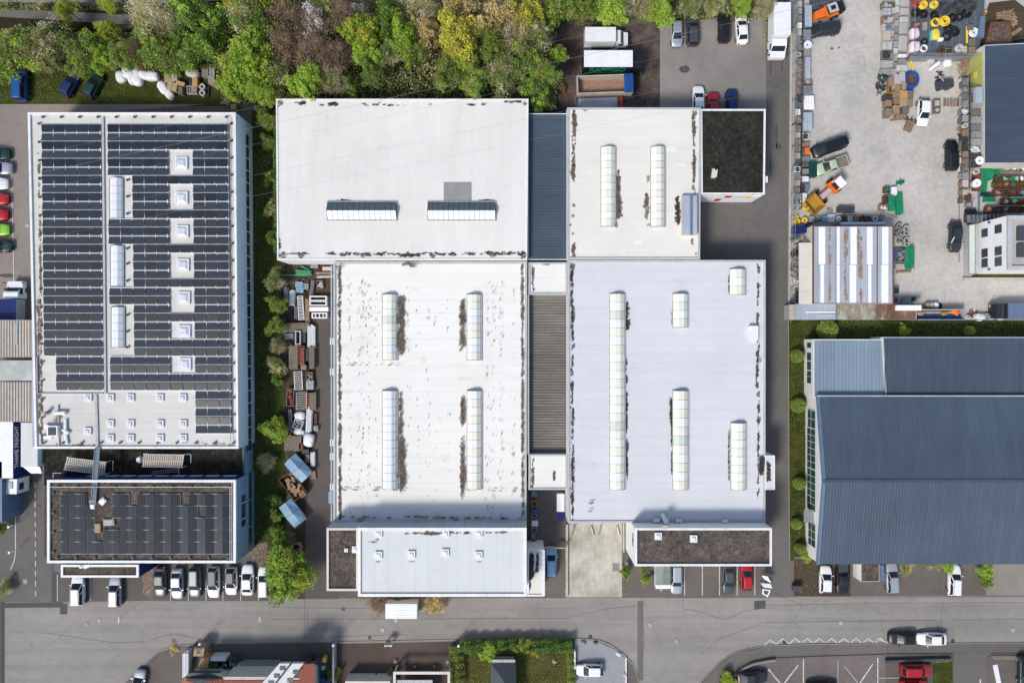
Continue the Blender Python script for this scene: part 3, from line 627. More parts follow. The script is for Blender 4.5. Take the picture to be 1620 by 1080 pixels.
def rack(px_list, y, h, proto, label, group, pw, vertical=False):
    """px_list: centres in pixels along x (or y when vertical)"""
    pts = [W(p, y, h + .35) if not vertical else W(y, p, h + .35) for p in px_list]
    cx = sum(p[0] for p in pts) / len(pts); cy = sum(p[1] for p in pts) / len(pts)
    o = thing('solar_panel_row', label, 'solar panels', (cx, cy, h + .06), group=group)
    for p in pts: put_panel(proto, o, p[0] - cx, p[1] - cy, 0)
    b = MB(); ln = abs(pts[-1][0] - pts[0][0]) + abs(pts[-1][1] - pts[0][1]) + pw
    if not vertical:
        for s in (-1, 1): b.box(-ln / 2, s * (pd_ * .5 + .05) - .05, 0, ln / 2, s * (pd_ * .5 + .05) + .05, .2)
        for i in range(len(pts) + 1): b.box(-ln / 2 + i * pw - .03 - (.05 if i == len(pts) else 0), -pd_ * .5, .161, -ln / 2 + i * pw + .03, pd_ * .5 + .16, .24)
    else:
        for s in (-1, 1): b.box(s * pd_ * .5 - .03, -ln / 2, 0, s * pd_ * .5 + .03, ln / 2, .16)
        for i in range(len(pts) + 1): b.box(-pd_ * .5, -ln / 2 + i * pw - .035, .165, pd_ * .5, -ln / 2 + i * pw + .035, .22)
    b.build('mounting_rail', 'white_metal' if not vertical else 'trim_grey', o)
    return o
GA = 'rows of solar panels on the long hall roof'
for r in range(36):
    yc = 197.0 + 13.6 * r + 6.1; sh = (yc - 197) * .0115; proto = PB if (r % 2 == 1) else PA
    if r < 31:
        n0 = 1 if r >= 27 else 0
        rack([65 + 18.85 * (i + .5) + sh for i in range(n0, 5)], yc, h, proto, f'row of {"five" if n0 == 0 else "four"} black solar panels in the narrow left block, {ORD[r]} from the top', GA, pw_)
        miss = set()
        if r in (3, 4, 5, 7, 8, 9, 11, 12, 13, 15, 16, 17, 19, 20, 21, 23, 24, 27, 28): miss |= {5, 6}
        if 6 <= r <= 10 or 14 <= r <= 18 or 21 <= r <= 26: miss |= {0, 1}
        cols = [i for i in range(10) if i not in miss]
    else: cols = [7, 8, 9]
    runs = []; 
    for c in cols:
        if runs and c == runs[-1][-1] + 1: runs[-1].append(c)
        else: runs.append([c])
    for k, run in enumerate(runs):
        where = 'across the wide right block' if len(run) == 10 else ('in the lower right corner block' if r >= 31 else ('left of the square skylights' if k == 0 and len(runs) > 1 else ('right of the square skylights' if k == 1 else 'beside the ridge rooflight')))
        rr = r - 31 if r >= 31 else r
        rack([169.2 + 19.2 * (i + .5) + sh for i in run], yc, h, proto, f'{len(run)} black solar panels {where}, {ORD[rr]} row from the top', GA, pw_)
# ---------------------------------------------------------------- low link roof and solar office
B1c = block('link_building', 'low dark mossy flat roof between solar hall and solar office', 'building', [(68, 700), (386, 700), (388, 770), (68, 770)], 3.4, 'moss_roof', 'sky_blue', .25, .12, 'trim_dark')
b = MB()
for i in range(9):
    X, Y = W(100 + i * 31, 757.2, 5.2); b.box(X, Y + .02, 4.2, X + 2.2, Y + .09, 5.2)
h = 6.7
B1b = block('solar_office', 'office block with brown gravel roof and upright columns of solar panels', 'office building', [(77, 758), (374.5, 758), (374.5, 889), (77, 889)], h, 'gravel_brown', 'sky_blue', .35, .35)

X0, Y0 = W(77, 758, h); X1, Y1 = W(374.5, 889, h)
wallbox(B1b, 'blue_fascia', 'navy', X0, X1, Y0, Y0 + .05, 3.6, 6.69)
for i in range(9): 
    x = X0 + 4.3 + i * 2.45; wallbox(B1b, 'window', 'dome_core', x, x + 1.9, Y0 + .052, Y0 + .1, 4.0, 4.9)
for y0_, y1_, z0_, z1_ in ((784, 808, 3.6, 5.0), (809, 834, 3.6, 5.0)):
    a, c = W(0, y0_, 5)[1], W(0, y1_, 5)[1]; k = wallbox(B1b, 'window', 'window_glass', X1 - .05, X1 + .06, c, a, z0_, z1_)
    wallbox(k, 'frame', 'white_paint', X1, X1 + .08, (a + c) / 2 - .05, (a + c) / 2 + .05, z0_ - .05, z1_ + .05)
for y0_, y1_ in ((758, 800), (803, 845), (848, 885)):
    a, c = W(0, y0_, 6.5)[1], W(0, y1_, 6.5)[1]; wallbox(B1b, 'window', 'window_glass', X1 - .05, X1 + .05, c, a, 1.2, 2.3)
pd_ = m_(13.0, h + .4)
PC = panel_mesh('solar_panel', pd_ * .99, pw_ * .985, 8, 'y', 'solar_cell'); PD = panel_mesh('solar_panel', pd_ * .99, pw_ * .985, -8, 'y', 'solar_cell'); pools[id(PC)] = [PC]; pools[id(PD)] = [PD]
gone = {0: {3, 4, 5, 8, 14}, 1: {4, 5, 16}, 2: {4, 5, 6}, 3: {4}, 4: set()}
pwv = m_(19.0, h + .35)
for c in range(20):
    rows = [r for r in range(5) if c not in gone[r]]; runs = []
    for r in rows:
        if runs and r == runs[-1][-1] + 1: runs[-1].append(r)
        else: runs.append([r])
    for k, run in enumerate(runs):
        rack([781 + 19 * (r + .5) for r in run], 95 + 13.57 * (c + .5), h, PC if c % 2 == 0 else PD, f'column of solar panels on the gravel office roof, {ORD[c]} from the left' + (', lower piece' if k else ''), 'columns of solar panels on the office roof', pwv, True)
drains(B1b, h, [(x, 770) for x in range(92, 370, 30)] + [(x, 882) for x in range(90, 370, 30)] + [(84, y) for y in (780, 811, 842, 873)], 'lightning_block')
for (x, y, sx, sy, mt_) in ((146, 798, .6, 1.2, 'white_metal'), (172, 826, 1.5, .9, 'stone_light'), (154.5, 835, .85, 1.3, 'cardboard'), (162, 793, .9, .8, 'plastic_white')):
    b = MB(); X, Y = W(x, y, h + .3); b.cb(X, Y, h + .052, sx, sy, .28, 0, .05 if mt_ != 'plastic_white' else .8); b.cb(X, Y, h + .333, sx * .8, sy * .8, .06, 0); b.build('roof_box', mt_, B1b, True)
b = MB()
for (xa, ya, xb, yb) in ((80, 769, 368, 769), (366, 770, 366, 884), (369, 762, 369, 886)):
    (x0, y0), (x1, y1) = W(xa, ya, h), W(xb, yb, h); b.tube((x0, y0, h + .45), (x1, y1, h + .45), .04, n=5)
b.build('safety_cable', 'white_metal', B1b, True)
B1d = block('entrance_annex', 'low gravel roofed entrance annex with white rim and navy wall', 'building', [(98, 892), (220.5, 892), (220.5, 912), (98, 912)], 5.4, 'gravel_brown', 'navy', .3, .25)
b = MB(); X, Y = W(130, 895, 5.4); b.dome(X, Y, 5.5, .4, .3, .3, 10); b.cb(X + .8, Y, 5.46, .9, .4, .2, 0, .4); b.build('roof_vent', 'plastic_white', B1d, True)
wallbox(B1d, 'door_canopy', 'trim_dark', W(84, 0, 3)[0], W(97, 0, 3)[0], W(0, 905, 3)[1], W(0, 890, 3)[1], 2.6, 2.75)
# pipe bridge
b = MB(); (x0, y0), (x1, y1) = W(154, 708, 6.5), W(147, 798, 7.2)
for dx in (-.33, .33): b.tube((x0 + dx, y0, 6.5), (x1 + dx, y1, 7.15), .09, n=6, m=0)
b.add([(x0 - .25, y0, 6.5), (x0 + .25, y0, 6.5), (x1 + .25, y1, 7.12), (x1 - .25, y1, 7.12)], [(0, 1, 2, 3)], 1)
for i in range(14):
    t = i / 13; b.tube((x0 + (x1 - x0) * t - .33, y0 + (y1 - y0) * t, 6.5 + .65 * t), (x0 + (x1 - x0) * t + .33, y0 + (y1 - y0) * t, 6.5 + .65 * t), .03, n=4, m=0)
o = b.build('pipe_bridge', ['steel', 'steel_blue'], None, loc=(x0, y0, 6.5)); tag(o, 'narrow steel pipe bridge from the solar hall roof down to the office roof', 'pipe bridge')
# two louvred covers and ladder on the link roof
def pergola(px, z, label):
    P = [W(x, y, z) for x, y in px]; c = (sum(p[0] for p in P) / 4, sum(p[1] for p in P) / 4)
    o = thing('louvred_canopy', label, 'canopy', (*c, 3.45), group='louvred canopies on the link roof')
    b = MB(); (a, bq, cc, d) = P
    for i in range(19):
        t = (i + .5) / 19; L = lambda p, q: (p[0] + (q[0] - p[0]) * t, p[1] + (q[1] - p[1]) * t)
        u, v = L(a, bq), L(d, cc); ang = atan2(v[1] - u[1], v[0] - u[0]); b.cb((u[0] + v[0]) / 2, (u[1] + v[1]) / 2, z, hypot(v[0] - u[0], v[1] - u[1]), .22, .05, 0, ang)
    b.build('slat', 'trim_beige', o, True).name = 'louvre_panel'
    b = MB()
    for p, q in ((a, bq), (d, cc), (((a[0] + d[0]) / 2, (a[1] + d[1]) / 2), ((bq[0] + cc[0]) / 2, (bq[1] + cc[1]) / 2))): b.tube((*p, z + .1), (*q, z + .1), .04, n=5)
    b.build('frame', 'white_metal', o, True)
    for p in P: b = MB(); b.tube((*p, 3.45), (*p, z), .05, n=5); b.build('leg', 'white_metal', o, True)
    return o
pergola([(106, 723), (168.5, 730.5), (166, 750), (101, 742.5)], 4.6, 'tilted brown louvred canopy under the pipe bridge')
pergola([(227, 718), (292, 719), (289, 739), (225, 737.5)], 4.6, 'level brown louvred canopy beside the metal ladder')
b = MB(); 
for s in (0, 1):
    p, q = W(240, 746 + s * 3.5, 3.6), W(283, 741 + s * 4.5, 3.6); b.tube((*p, 3.6), (*q, 3.6), .04, n=5)
for i in range(15):
    p = W(240 + 43 * i / 14, 746 - 5 * i / 14, 3.6); q = W(240 + 43 * i / 14, 749.5 - 4 * i / 14, 3.6); b.tube((*p, 3.6), (*q, 3.6), .03, n=4)
o = b.build('ladder', 'steel', None, loc=(*W(262, 746, 3.5), 3.5)); tag(o, 'aluminium ladder lying on the dark link roof', 'ladder')
b = MB(); X, Y = W(221, 727, 3.6); b.dome(X, Y, 3.46, .5, .55, .6, 10, 4, 0, .1); b.cb(X + .1, Y + .2, 3.46, .5, .4, .75, 0, .4); o = b.build('roof_fan', 'plastic_white', None, loc=(X, Y, 3.45)); tag(o, 'white rounded fan unit at the end of the level louvred canopy', 'fan unit')
b = MB()
for P in ([(292, 718), (302, 718.5), (302, 732)], [(84, 765), (84, 748), (97, 748)], [(179, 728), (178, 745)], [(283, 740), (283, 750)]):
    for i in range(len(P) - 1): b.tube((*W(*P[i], 4), 4.0), (*W(*P[i + 1], 4), 4.0), .035, n=4)
b.build('guard_rail', 'white_metal', B1c, True)

# ---------------------------------------------------------------- white halls in the middle
h = 5.6
B2 = block('north_hall', 'large pale grey flat roofed hall with two ridge rooflights', 'factory building', [(437, 157), (836, 157), (834, 411.5), (439, 411.5)], h, 'roof_grey_white', 'white_wall', .22, .16)
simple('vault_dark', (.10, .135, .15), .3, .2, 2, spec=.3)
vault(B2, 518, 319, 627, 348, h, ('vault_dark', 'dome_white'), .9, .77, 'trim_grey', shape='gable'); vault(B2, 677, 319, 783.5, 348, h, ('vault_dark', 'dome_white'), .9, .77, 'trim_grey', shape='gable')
b = MB(); b.sheet([W(702, 288, h + .07), W(746, 288, h + .07), W(746, 319, h + .07), W(702, 319, h + .07)], h + .07); b.build('grey_patch', 'grey_membrane', B2, True)
stains(B2, h, [(445, 401, 540, 401, 3, .8), (540, 402, 830, 401, 4, 1.7), (447, 404, 6, 4.5), (476, 405, 5, 3), (573, 405.5, 4, 2), (648, 404, 16, 3), (684, 405, 4.5, 3), (780, 404, 6, 3), (827, 403, 6, 6), (443, 163, 4, 5), (475, 163.5, 8, 3), (526, 164, 9, 3), (575, 164.5, 3, 1.5), (600, 162.5, 2.5, 1), (680, 165, 2.5, 1.5), (745, 166, 7, 1.5), (765, 165, 5, 2), (812, 161, 14, 2), (830, 164, 3, 3), (490, 166, 640, 167, 2, .3), (442, 385, 2, 8), (541, 317, 12, 1.2), (770, 317, 12, 1.2)], 'moss_dark', 8)
h = 4.8
B3 = block('west_hall', 'bright white flat roofed hall speckled with dark dirt marks', 'factory building', [(528, 414), (834, 414), (833, 826), (528, 826)], h, 'roof_white', 'white_wall', .3, .25, 'trim_grey')
vault(B3, 605, 466, 628, 569, h, ('skylight_cream', 'dome_white', 'skylight_cream', 'skylight_white'), grey=(5,)); vault(B3, 739, 466, 761.5, 569, h, ('skylight_cream', 'dome_white', 'skylight_white', 'skylight_cream'), grey=())
vault(B3, 605, 618, 628, 773, h, ('dome_white', 'dome_white'), pitch=1.2); vault(B3, 739, 618, 762, 773, h, ('skylight_cream', 'skylight_white'), pitch=1.2)
rs = random.Random(77); it = []
for x, dn in ((553, .9), (573, 1.2), (583, 1.1), (595, .6), (646, .5), (661, .35), (677, .4), (688, .2), (708, .25), (770, .9), (780, .9), (792, 1.1), (811, .5), (567, .5)):
    for k in range(int(52 * dn)):
        y = rs.choice([rs.uniform(440, 600), rs.uniform(600, 815), rs.gauss(500, 30), rs.gauss(700, 50)])
        if 430 < y < 818: it.append((x + rs.gauss(0, 2.2), y, rs.uniform(.3, .9), rs.uniform(.5, 3.2)))
stains(B3, h, it, 'moss_light', 5)
stains(B3, h, [(537, 420, 537.5, 822, 3.4, 3.0), (826, 418, 827, 822, 3.2, 2.4), (634, 515, 6, 48), (633, 680, 3, 60), (635, 735, 5.5, 42), (731, 515, 4.5, 40), (731, 640, 2.5, 14), (732, 655, 4, 20), (731, 740, 3, 50), (732, 755, 4, 18), (645, 414.5 + 4, 9, 3), (653, 420, 5, 4), (535, 423, 5, 4), (540, 817, 620, 819, 2, .6), (640, 817, 830, 820, 3, .7), (540, 577, 632, 577, .8, .4), (540, 774, 640, 775, .8, .5), (740, 775, 820, 776, .8, .5)], 'moss_brown', 6, .08)
b = MB(); (x0, y0), (x1, y1) = W(524.5, 420, 4.6), W(524.5, 824, 4.6); b.tube((x0, y0, 4.6), (x1, y1, 4.6), .12, n=6); b.build('gutter', 'trim_grey', B3, True)
for y in (540, 588, 700, 722, 770): wallbox(B3, 'wall_box', 'white_metal', W(522, 0, 3)[0], W(528.5, 0, 3)[0], W(0, y, 3)[1] - .5, W(0, y, 3)[1] + .5, 2.2, 3.0)
wallbox(B3, 'wall_box', 'sky_blue', W(520, 0, 2.5)[0], W(529, 0, 2.5)[0], W(0, 796, 2.5)[1], W(0, 777, 2.5)[1], 1.9, 2.6)
# links between the halls
h = 4.4
B4 = block('blue_link_roof', 'dark slate blue ribbed roof between the two white halls', 'link building', [(835, 180), (897, 180), (897, 411), (835, 411)], h, 'blue_grey_roof_y', 'white_wall', .1, .12, 'white_paint')
b = MB(); X0, Y0 = W(838, 182, h); X1, Y1 = W(895, 409.5, h)
n = int((Y0 - Y1) / .42)
for i in range(n): b.box(X0 + .05, Y1 + i * .42, h + .052, X1 - .05, Y1 + i * .42 + .09, h + .11)
b.build('roof_ribs', 'blue_grey_roof_y', B4, True)
B8a = block('link_box', 'small white flat roof at the upper end of the corrugated link roof', 'link building', [(836, 415), (897, 415), (897, 466), (836, 466)], 4.6, 'roof_white', 'white_wall', .25, .2, 'trim_grey')
B8b = block('link_box', 'small white flat roof at the lower end of the corrugated link roof', 'link building', [(836, 718), (897, 718), (897, 774), (836, 774)], 4.6, 'roof_white', 'white_wall', .25, .2, 'trim_grey')
stains(B8a, 4.6, [(843, 420, 843, 460, 2.5, 2), (850, 418, 870, 418, 1.5, 1.2), (845, 457, 2, 2)], 'moss_brown', 3); stains(B8b, 4.6, [(843, 722, 843, 768, 2.5, 1.5), (843, 750, 2.2, 9), (877, 752, 3, 7), (841, 769, 2, 2)], 'moss_brown', 4)
h = 3.6
B8 = block('corrugated_link_roof', 'sunken brown corrugated roof between the two white halls', 'link building', [(836, 464), (896, 464), (896, 720), (836, 720)], h, 'fibre_cement', 'white_wall', .12, .2, 'trim_dark')
b = MB(); X0, Y0 = W(837.5, 468, h); X1, Y1 = W(895, 718, h); n = int((Y0 - Y1) / .40)
for i in range(n): b.box(X0 + .05, Y1 + i * .40, h + .052, X1 - .05, Y1 + i * .40 + .2, h + .12)
b.build('roof_ribs', 'fibre_cement', B8, True)
b = MB()
for x in (835.5, 897.5):
    X, Y = W(x, 466, 4.8); X1, Y1 = W(x, 718, 4.8); b.box(X - .15, Y1, 3.0, X + .15, Y, 4.82)
b.build('side_wall', 'trim_grey', B8, True)
# north east hall, gravel office, skylit bluish hall
h = 5.6
B5 = block('cream_hall', 'cream flat roofed hall with two long vaulted skylights', 'factory building', [(897, 171), (1108.5, 171), (1107, 410), (897, 410)], h, 'roof_cream', 'white_wall', .26, .2, 'trim_grey')
vault(B5, 951, 233, 973.5, 358, h, ('skylight_cream', 'skylight_white'), .8, 1.0); vault(B5, 1030, 233, 1052, 358, h, ('skylight_cream', 'skylight_white'), .8, 1.0)
stains(B5, h, [(907, 185, 908, 280, 5, 1.2), (909, 195, 3.5, 22), (907, 268, 3.5, 19), (1097, 180, 1098, 310, 4, 2), (1099, 180, 4, 6), (1098, 202, 3, 10), (1098, 265, 2.5, 22), (907, 325, 2.5, 2.5), (906, 342, 2.5, 2.5), (902, 356, 2, 2), (906, 370, 2, 2), (907, 395, 3, 10), (978, 305, 3.5, 36), (978, 328, 4.5, 18), (1023, 325, 3.5, 21), (1025, 283, 2.5, 5), (1101, 402, 1.5, 2), (925, 175, 4, 1.2), (975, 356, 2, 4), (1026, 356, 3, 2)], 'moss_brown', 11)
stains(B5, h, [(1072, 333, 4, 22), (1095, 382, 2.5, 5)], 'moss_dark', 12, .09)
b = MB(); X0, Y0 = W(1079, 309, h + .8); X1, Y1 = W(1103, 372, h + .8)
b.box(X0, Y1, h + .052, X1, Y0, h + .75, 0); xm = X0 + (X1 - X0) * .52
b.box(X0 + .02, Y1 + .02, h + .752, xm, Y0 - .02, h + .82, 1); b.box(xm + .003, Y1 + .02, h + .752, xm + .42, Y0 - .02, h + .80, 2); b.box(xm + .423, Y1 + .02, h + .752, X1 - .02, Y0 - .02, h + .82, 1)
b.build('rooftop_plant_room', ['cream_wall', 'silver_sheet', 'steel_blue'], B5, True)
h = 5.4
B6 = block('gravel_office', 'square black gravel roof with white rim and signs on its wall', 'office building', [(1107.5, 173.5), (1210.5, 173.5), (1209, 308), (1108.5, 308)], h, 'gravel_black', 'white_paint', .24, .25, 'white_paint')
X, Y = W(1130, 270, h + .3); b = MB(); b.cb(X - .1, Y - .4, h + .052, .55, 1.3, .5, 0, -.15); b.cb(X, Y - .4, h + .553, .7, 1.1, .06, 0, -.15); b.tube((X + .1, Y + .1, h + .6), (X + .1, Y + .1, h + .9), .16, n=8, m=1); b.build('chimney', ['cream_wall', 'dark_steel'], B6, True)
yw = W(0, 308, h)[1]
for (xa, xb, za, zb, mt_) in ((1142, 1151, 1.2, 2.6, 'red'), (1151, 1161, 3.6, 4.7, 'red'), (1185, 1194, 3.3, 4.5, 'yellow'), (1164, 1183, 3.9, 4.3, 'trim_grey'), (1196, 1206, 2.0, 4.6, 'plastic_white')):
    x0, x1 = W(xa, 0, h)[0], W(xb, 0, h)[0]; k = wallbox(B6, 'wall_sign', mt_, x0, x1, yw - .08, yw + .0, za, zb)
X, Y = W(1211, 284, 5); b = MB(); b.cb(X + .05, Y, 4.6, .5, .9, .5); b.build('floodlight', 'white_metal', B6, True)
h = 5.2
B7 = block('bluish_hall', 'wide pale blue flat roofed hall with long cream skylights', 'factory building', [(898, 411.5), (1210.5, 411.5), (1210, 826), (898, 826)], h, 'roof_bluish', 'white_wall', .28, .22, 'trim_grey')
for q, gr in (((965, 465, 988.5, 774), (7, 20)), ((1065, 465, 1088.5, 517.5), ()), ((1065, 618, 1089, 774), (5,)), ((1155, 426, 1179.5, 466), ()), ((1157, 669, 1180.5, 774), ())): vault(B7, *q, h, ('skylight_cream', 'skylight_white'), .8, 1.25, 'trim_grey', gr)
stains(B7, h, [(905, 420, 906, 822, 3, 1.6), (906, 422, 4, 5), (904, 435, 2.5, 6), (1200, 415, 1198, 520, 3, .8), (1200, 535, 1197, 610, 3, 1.3), (1200, 620, 1199, 790, 2.6, 1.1), (991, 500, 4, 22), (989.5, 560, 992, 760, 2, 1.3), (991, 650, 2, 18), (990, 735, 2.5, 15), (1062, 650, 2.5, 22), (1064, 500, 1.6, 14), (1063, 690, 1.5, 60), (1153, 450, 1, 14), (1153, 720, 1, 40), (935, 795, 4.5, 2), (934, 808, 4, 1.6), (905, 737, 2.5, 4), (905, 750, 2.5, 5), (904, 773, 2.5, 3), (905, 795, 2, 3), (1201, 570, 3.5, 3), (1199, 667, 1.6, 1.6), (1205, 737, 6, 14)], 'moss_dark', 15)
for x, y, sx, sy, mt_ in ((1192, 527, 1.2, 2.0, 'roof_bluish'),):
    X, Y = W(x, y, h + .6); b = MB(); b.cb(X, Y, h + .052, sx, sy, .6, 0); b.cb(X, Y, h + .653, sx + .12, sy + .12, .06, 0); b.build('roof_hatch', 'white_metal', B7, True)
B7b = block('side_shaft', 'small white flat roofed box on the flank of the bluish hall', 'building', [(1210.5, 720), (1225.5, 720), (1225.5, 774), (1210.5, 774)], 5.6, 'roof_ice', 'white_wall', .12, .12)
stains(B7b, 5.6, [(1216, 745, 4, 16)], 'moss_dark', 9)
# offices on the street side
h = 8.6
B9 = block('street_office', 'white two storey street office with rows of small square skylights', 'office building', [(567, 833.5), (833, 833.5), (833, 942), (567, 942)], h, 'roof_ice', 'white_wall', .38, .3)
for x, y in ((598.5, 844), (705, 844), (757.5, 844), (598.5, 878), (651, 877), (704.5, 874), (757.5, 878)): dome(B9, x, y, h, 1.0, core='dome_white')
stains(B9, h, [(640, 843, 745, 842, 3, 1.3), (683, 844, 12, 3), (773, 842, 5, 1.6), (597, 853, 3, 2), (780, 842, 815, 841, 1.5, .7), (598, 888, 4, 1.2), (651, 888, 5, .8), (758, 888, 4, 1), (713, 841, 5, 1.4), (580, 857, 598, 856, .8, .6)], 'moss_brown', 19)
X0, Y0 = W(567, 833.5, h); X1 = W(833, 0, h)[0]; b = MB()
for i in range(int((X1 - X0) / .45)): b.box(X0 + i * .45, Y0 + .002, 4.9, X0 + i * .45 + .4, Y0 + .08, h + .05)
b.build('metal_cladding', 'light_blue_roof', B9, True).data.materials[0] = M['silver_sheet']
for x in (569, 720): 
    X, Y = W(x, 825, 5.5); b = MB(); b.cb(X, Y + .25, 5.0, .9, .4, .35); b.build('ventilation_box', 'steel', B9, True)
B9b = block('street_office_wing', 'dark brown gravel roof at the left end of the street office', 'office building', [(517.5, 834), (567.5, 834), (567.5, 933), (517.5, 933)], 8.2, 'gravel_brown', 'white_wall', .3, .3, 'cream_wall')
X0, Y0 = W(517.5, 834, 8.2); X1 = W(567.5, 0, 8.2)[0]; wallbox(B9b, 'metal_cladding', 'silver_sheet', X0 + .01, X1 - .3, Y0 + .002, Y0 + .08, 2, 8.15)
for x, y, s_ in ((562, 869, .9), (547.5, 870, .5)): dome(B9b, x, y, 8.2, s_, core='dome_white')
h = 3.2
B9c = block('entrance_canopy', 'low stained canopy roof at the right end of the street office', 'canopy', [(834, 868), (861, 868), (861, 942), (834, 942)], 4.6, 'roof_cream', 'white_wall', .25, .2)
stains(B9c, 4.6, [(841, 895, 5, 20), (850, 888, 2.5, 16), (838, 920, 2, 12)], 'moss_dark', 29)
X0, Y0 = W(857, 869, 4.9); X1, Y1 = W(862, 942, 4.9); b = MB()
for i in range(9):
    t = (Y0 - Y1) / 9; b.box(X0, Y1 + i * t + .02, 4.83, X1, Y1 + (i + 1) * t - .02, 4.9)
b.build('edge_panel', 'white_metal', B9c, True)
h = 7.9
B10 = block('gravel_street_office', 'street office with mottled brown gravel roof and white end wall', 'office building', [(1004, 834), (1220, 834), (1220, 894), (1004, 894)], h, 'gravel_brown', 'white_paint', .3, .3)
dome(B10, 1041.5, 848, h, 1.0, core='dome_white'); dome(B10, 1097.5, 852, h, 1.0, core='dome_white')
for x, y, s_ in ((1040, 824.5, 'flat'), (1051, 823, 'duct'), (1075, 825, 'flat'), (1148, 826, 'flat')):
    X, Y = W(x, y, 6); b = MB()
    if s_ == 'flat': b.cb(X, Y + .1, 5.5, .9, .5, .3); b.cb(X, Y + .1, 5.801, .7, .35, .05)
    else: b.tube((X - .2, Y + .8, 5.6), (X + .3, Y - .4, 6.5), .32, n=8); b.cb(X + .4, Y - .1, 5.3, .7, .7, .5)
    b.build('ventilation_duct', 'white_metal', B10, True)
b = MB(); X, Y = W(1051, 829, 8); b.cb(X, Y - .3, 7.91, .8, .5, .5); b.build('chimney', 'trim_beige', B10, True)
XW = W(1004, 0, h)[0]
for ya in (845, 852): wallbox(B10, 'window', 'window_glass', XW - .04, XW + .02, W(0, ya, 5)[1] - .6, W(0, ya, 5)[1] + .6, 6.2, 6.9)
# ---------------------------------------------------------------- blue grey hall on the right
hE, hR = 4.1, 6.0
XL = 463 * 104 / 1080; XR = 90.0
yN = W(0, 627, hE)[1]; yR = W(0, 760, hR)[1]; yS = W(0, 892, hE)[1]
B11 = thing('blue_gabled_hall', 'large blue grey gabled metal hall with white end wall and tall windows', 'factory building', ((XL + XR) / 2, yR, 0))
b = MB(); prof = [(yS + .25, hE), (yR, hR), (yN - .05, hE)]
b.add([(XL + .1, yS + .25, 0), (XL + .1, yN - .05, 0), (XL + .1, yN - .05, hE - .06), (XL + .1, yR, hR - .06), (XL + .1, yS + .25, hE - .06)], [(0, 1, 2, 3, 4)][:1])
b.add([(XL + .1, yS + .25, 0), (XR, yS + .25, 0), (XR, yS + .25, hE - .06), (XL + .1, yS + .25, hE - .06)], [(0, 1, 2, 3)]); b.add([(XL + .1, yN - .05, 0), (XR, yN - .05, 0), (XR, yN - .05, hE - .06), (XL + .1, yN - .05, hE - .06)], [(3, 2, 1, 0)])
b.build('wall', 'cream_wall', B11, True).data.materials[0] = M['white_wall']
XV = 482 * (104 - hE) / 1080
for nm, (ya, za), (yb, zb) in (('roof', (yS, hE), (yR, hR)), ('roof', (yR, hR), (yN, hE))):
    b = MB(); b.add([(XV, ya, za), (XR, ya, za), (XR, yb, zb), (XV, yb, zb), (XV, ya, za - .15), (XR, ya, za - .15), (XR, yb, zb - .15), (XV, yb, zb - .15)], [(0, 1, 2, 3), (4, 7, 6, 5), (0, 4, 5, 1), (3, 2, 6, 7), (0, 3, 7, 4)])
    n = int((XR - XV) / .42)
    for i in range(1, n):
        x = XV + i * .42; b.add([(x, ya, za), (x + .05, ya, za + .02), (x + .1, ya, za), (x, yb, zb), (x + .05, yb, zb + .02), (x + .1, yb, zb)], [(0, 1, 4, 3), (1, 2, 5, 4)])
    b.build(nm, 'blue_grey_roof', B11, True)
b = MB(); b.box(XV - .02, yR - .22, hR + .0, XR, yR + .22, hR + .09); b.build('ridge_cap', 'blue_grey_roof_y', B11, True)
b = MB()
for (ya, za), (yb, zb) in (((yS, hE), (yR, hR)), ((yR, hR), (yN, hE))): b.add([(XV - .05, ya, za + .06), (XV + .45, ya, za + .06), (XV + .45, yb, zb + .06), (XV - .05, yb, zb + .06), (XV - .05, ya, za - .2), (XV - .05, yb, zb - .2)], [(0, 1, 2, 3), (4, 0, 3, 5)])
b.build('verge_trim', 'steel_blue', B11, True)
b = MB(); b.box(XV, yN, hE - .1, XR, yN + .18, hE + .05); b.build('gutter', 'trim_grey', B11, True)
xw = XL + .1
for (ya, yb, za, zb, mt_) in ((648, 676, 1.0, 3.4, 'green_glass'), (677, 740, .8, 3.4, 'green_glass'), (741, 806, .8, 3.4, 'green_glass'), (826, 862, 1.2, 3.4, 'green_glass')):
    a, c = W(0, ya, 2)[1], W(0, yb, 2)[1]; k = wallbox(B11, 'window', mt_, xw - .06, xw + .02, c, a, za, zb)
    b = MB(); n = max(1, int((a - c) / .9))
    for i in range(n + 1): y = c + (a - c) * i / n; b.box(xw - .10, y - .03, za, xw - .062, y + .03, zb)
    b.box(xw - .11, c, (za + zb) / 2 - .03, xw - .101, a, (za + zb) / 2 + .03); b.build('frame', 'white_paint', k, True)
wallbox(B11, 'canopy', 'steel', xw - 1.5, xw, W(0, 826, 3)[1], W(0, 806, 3)[1], 2.9, 3.0)
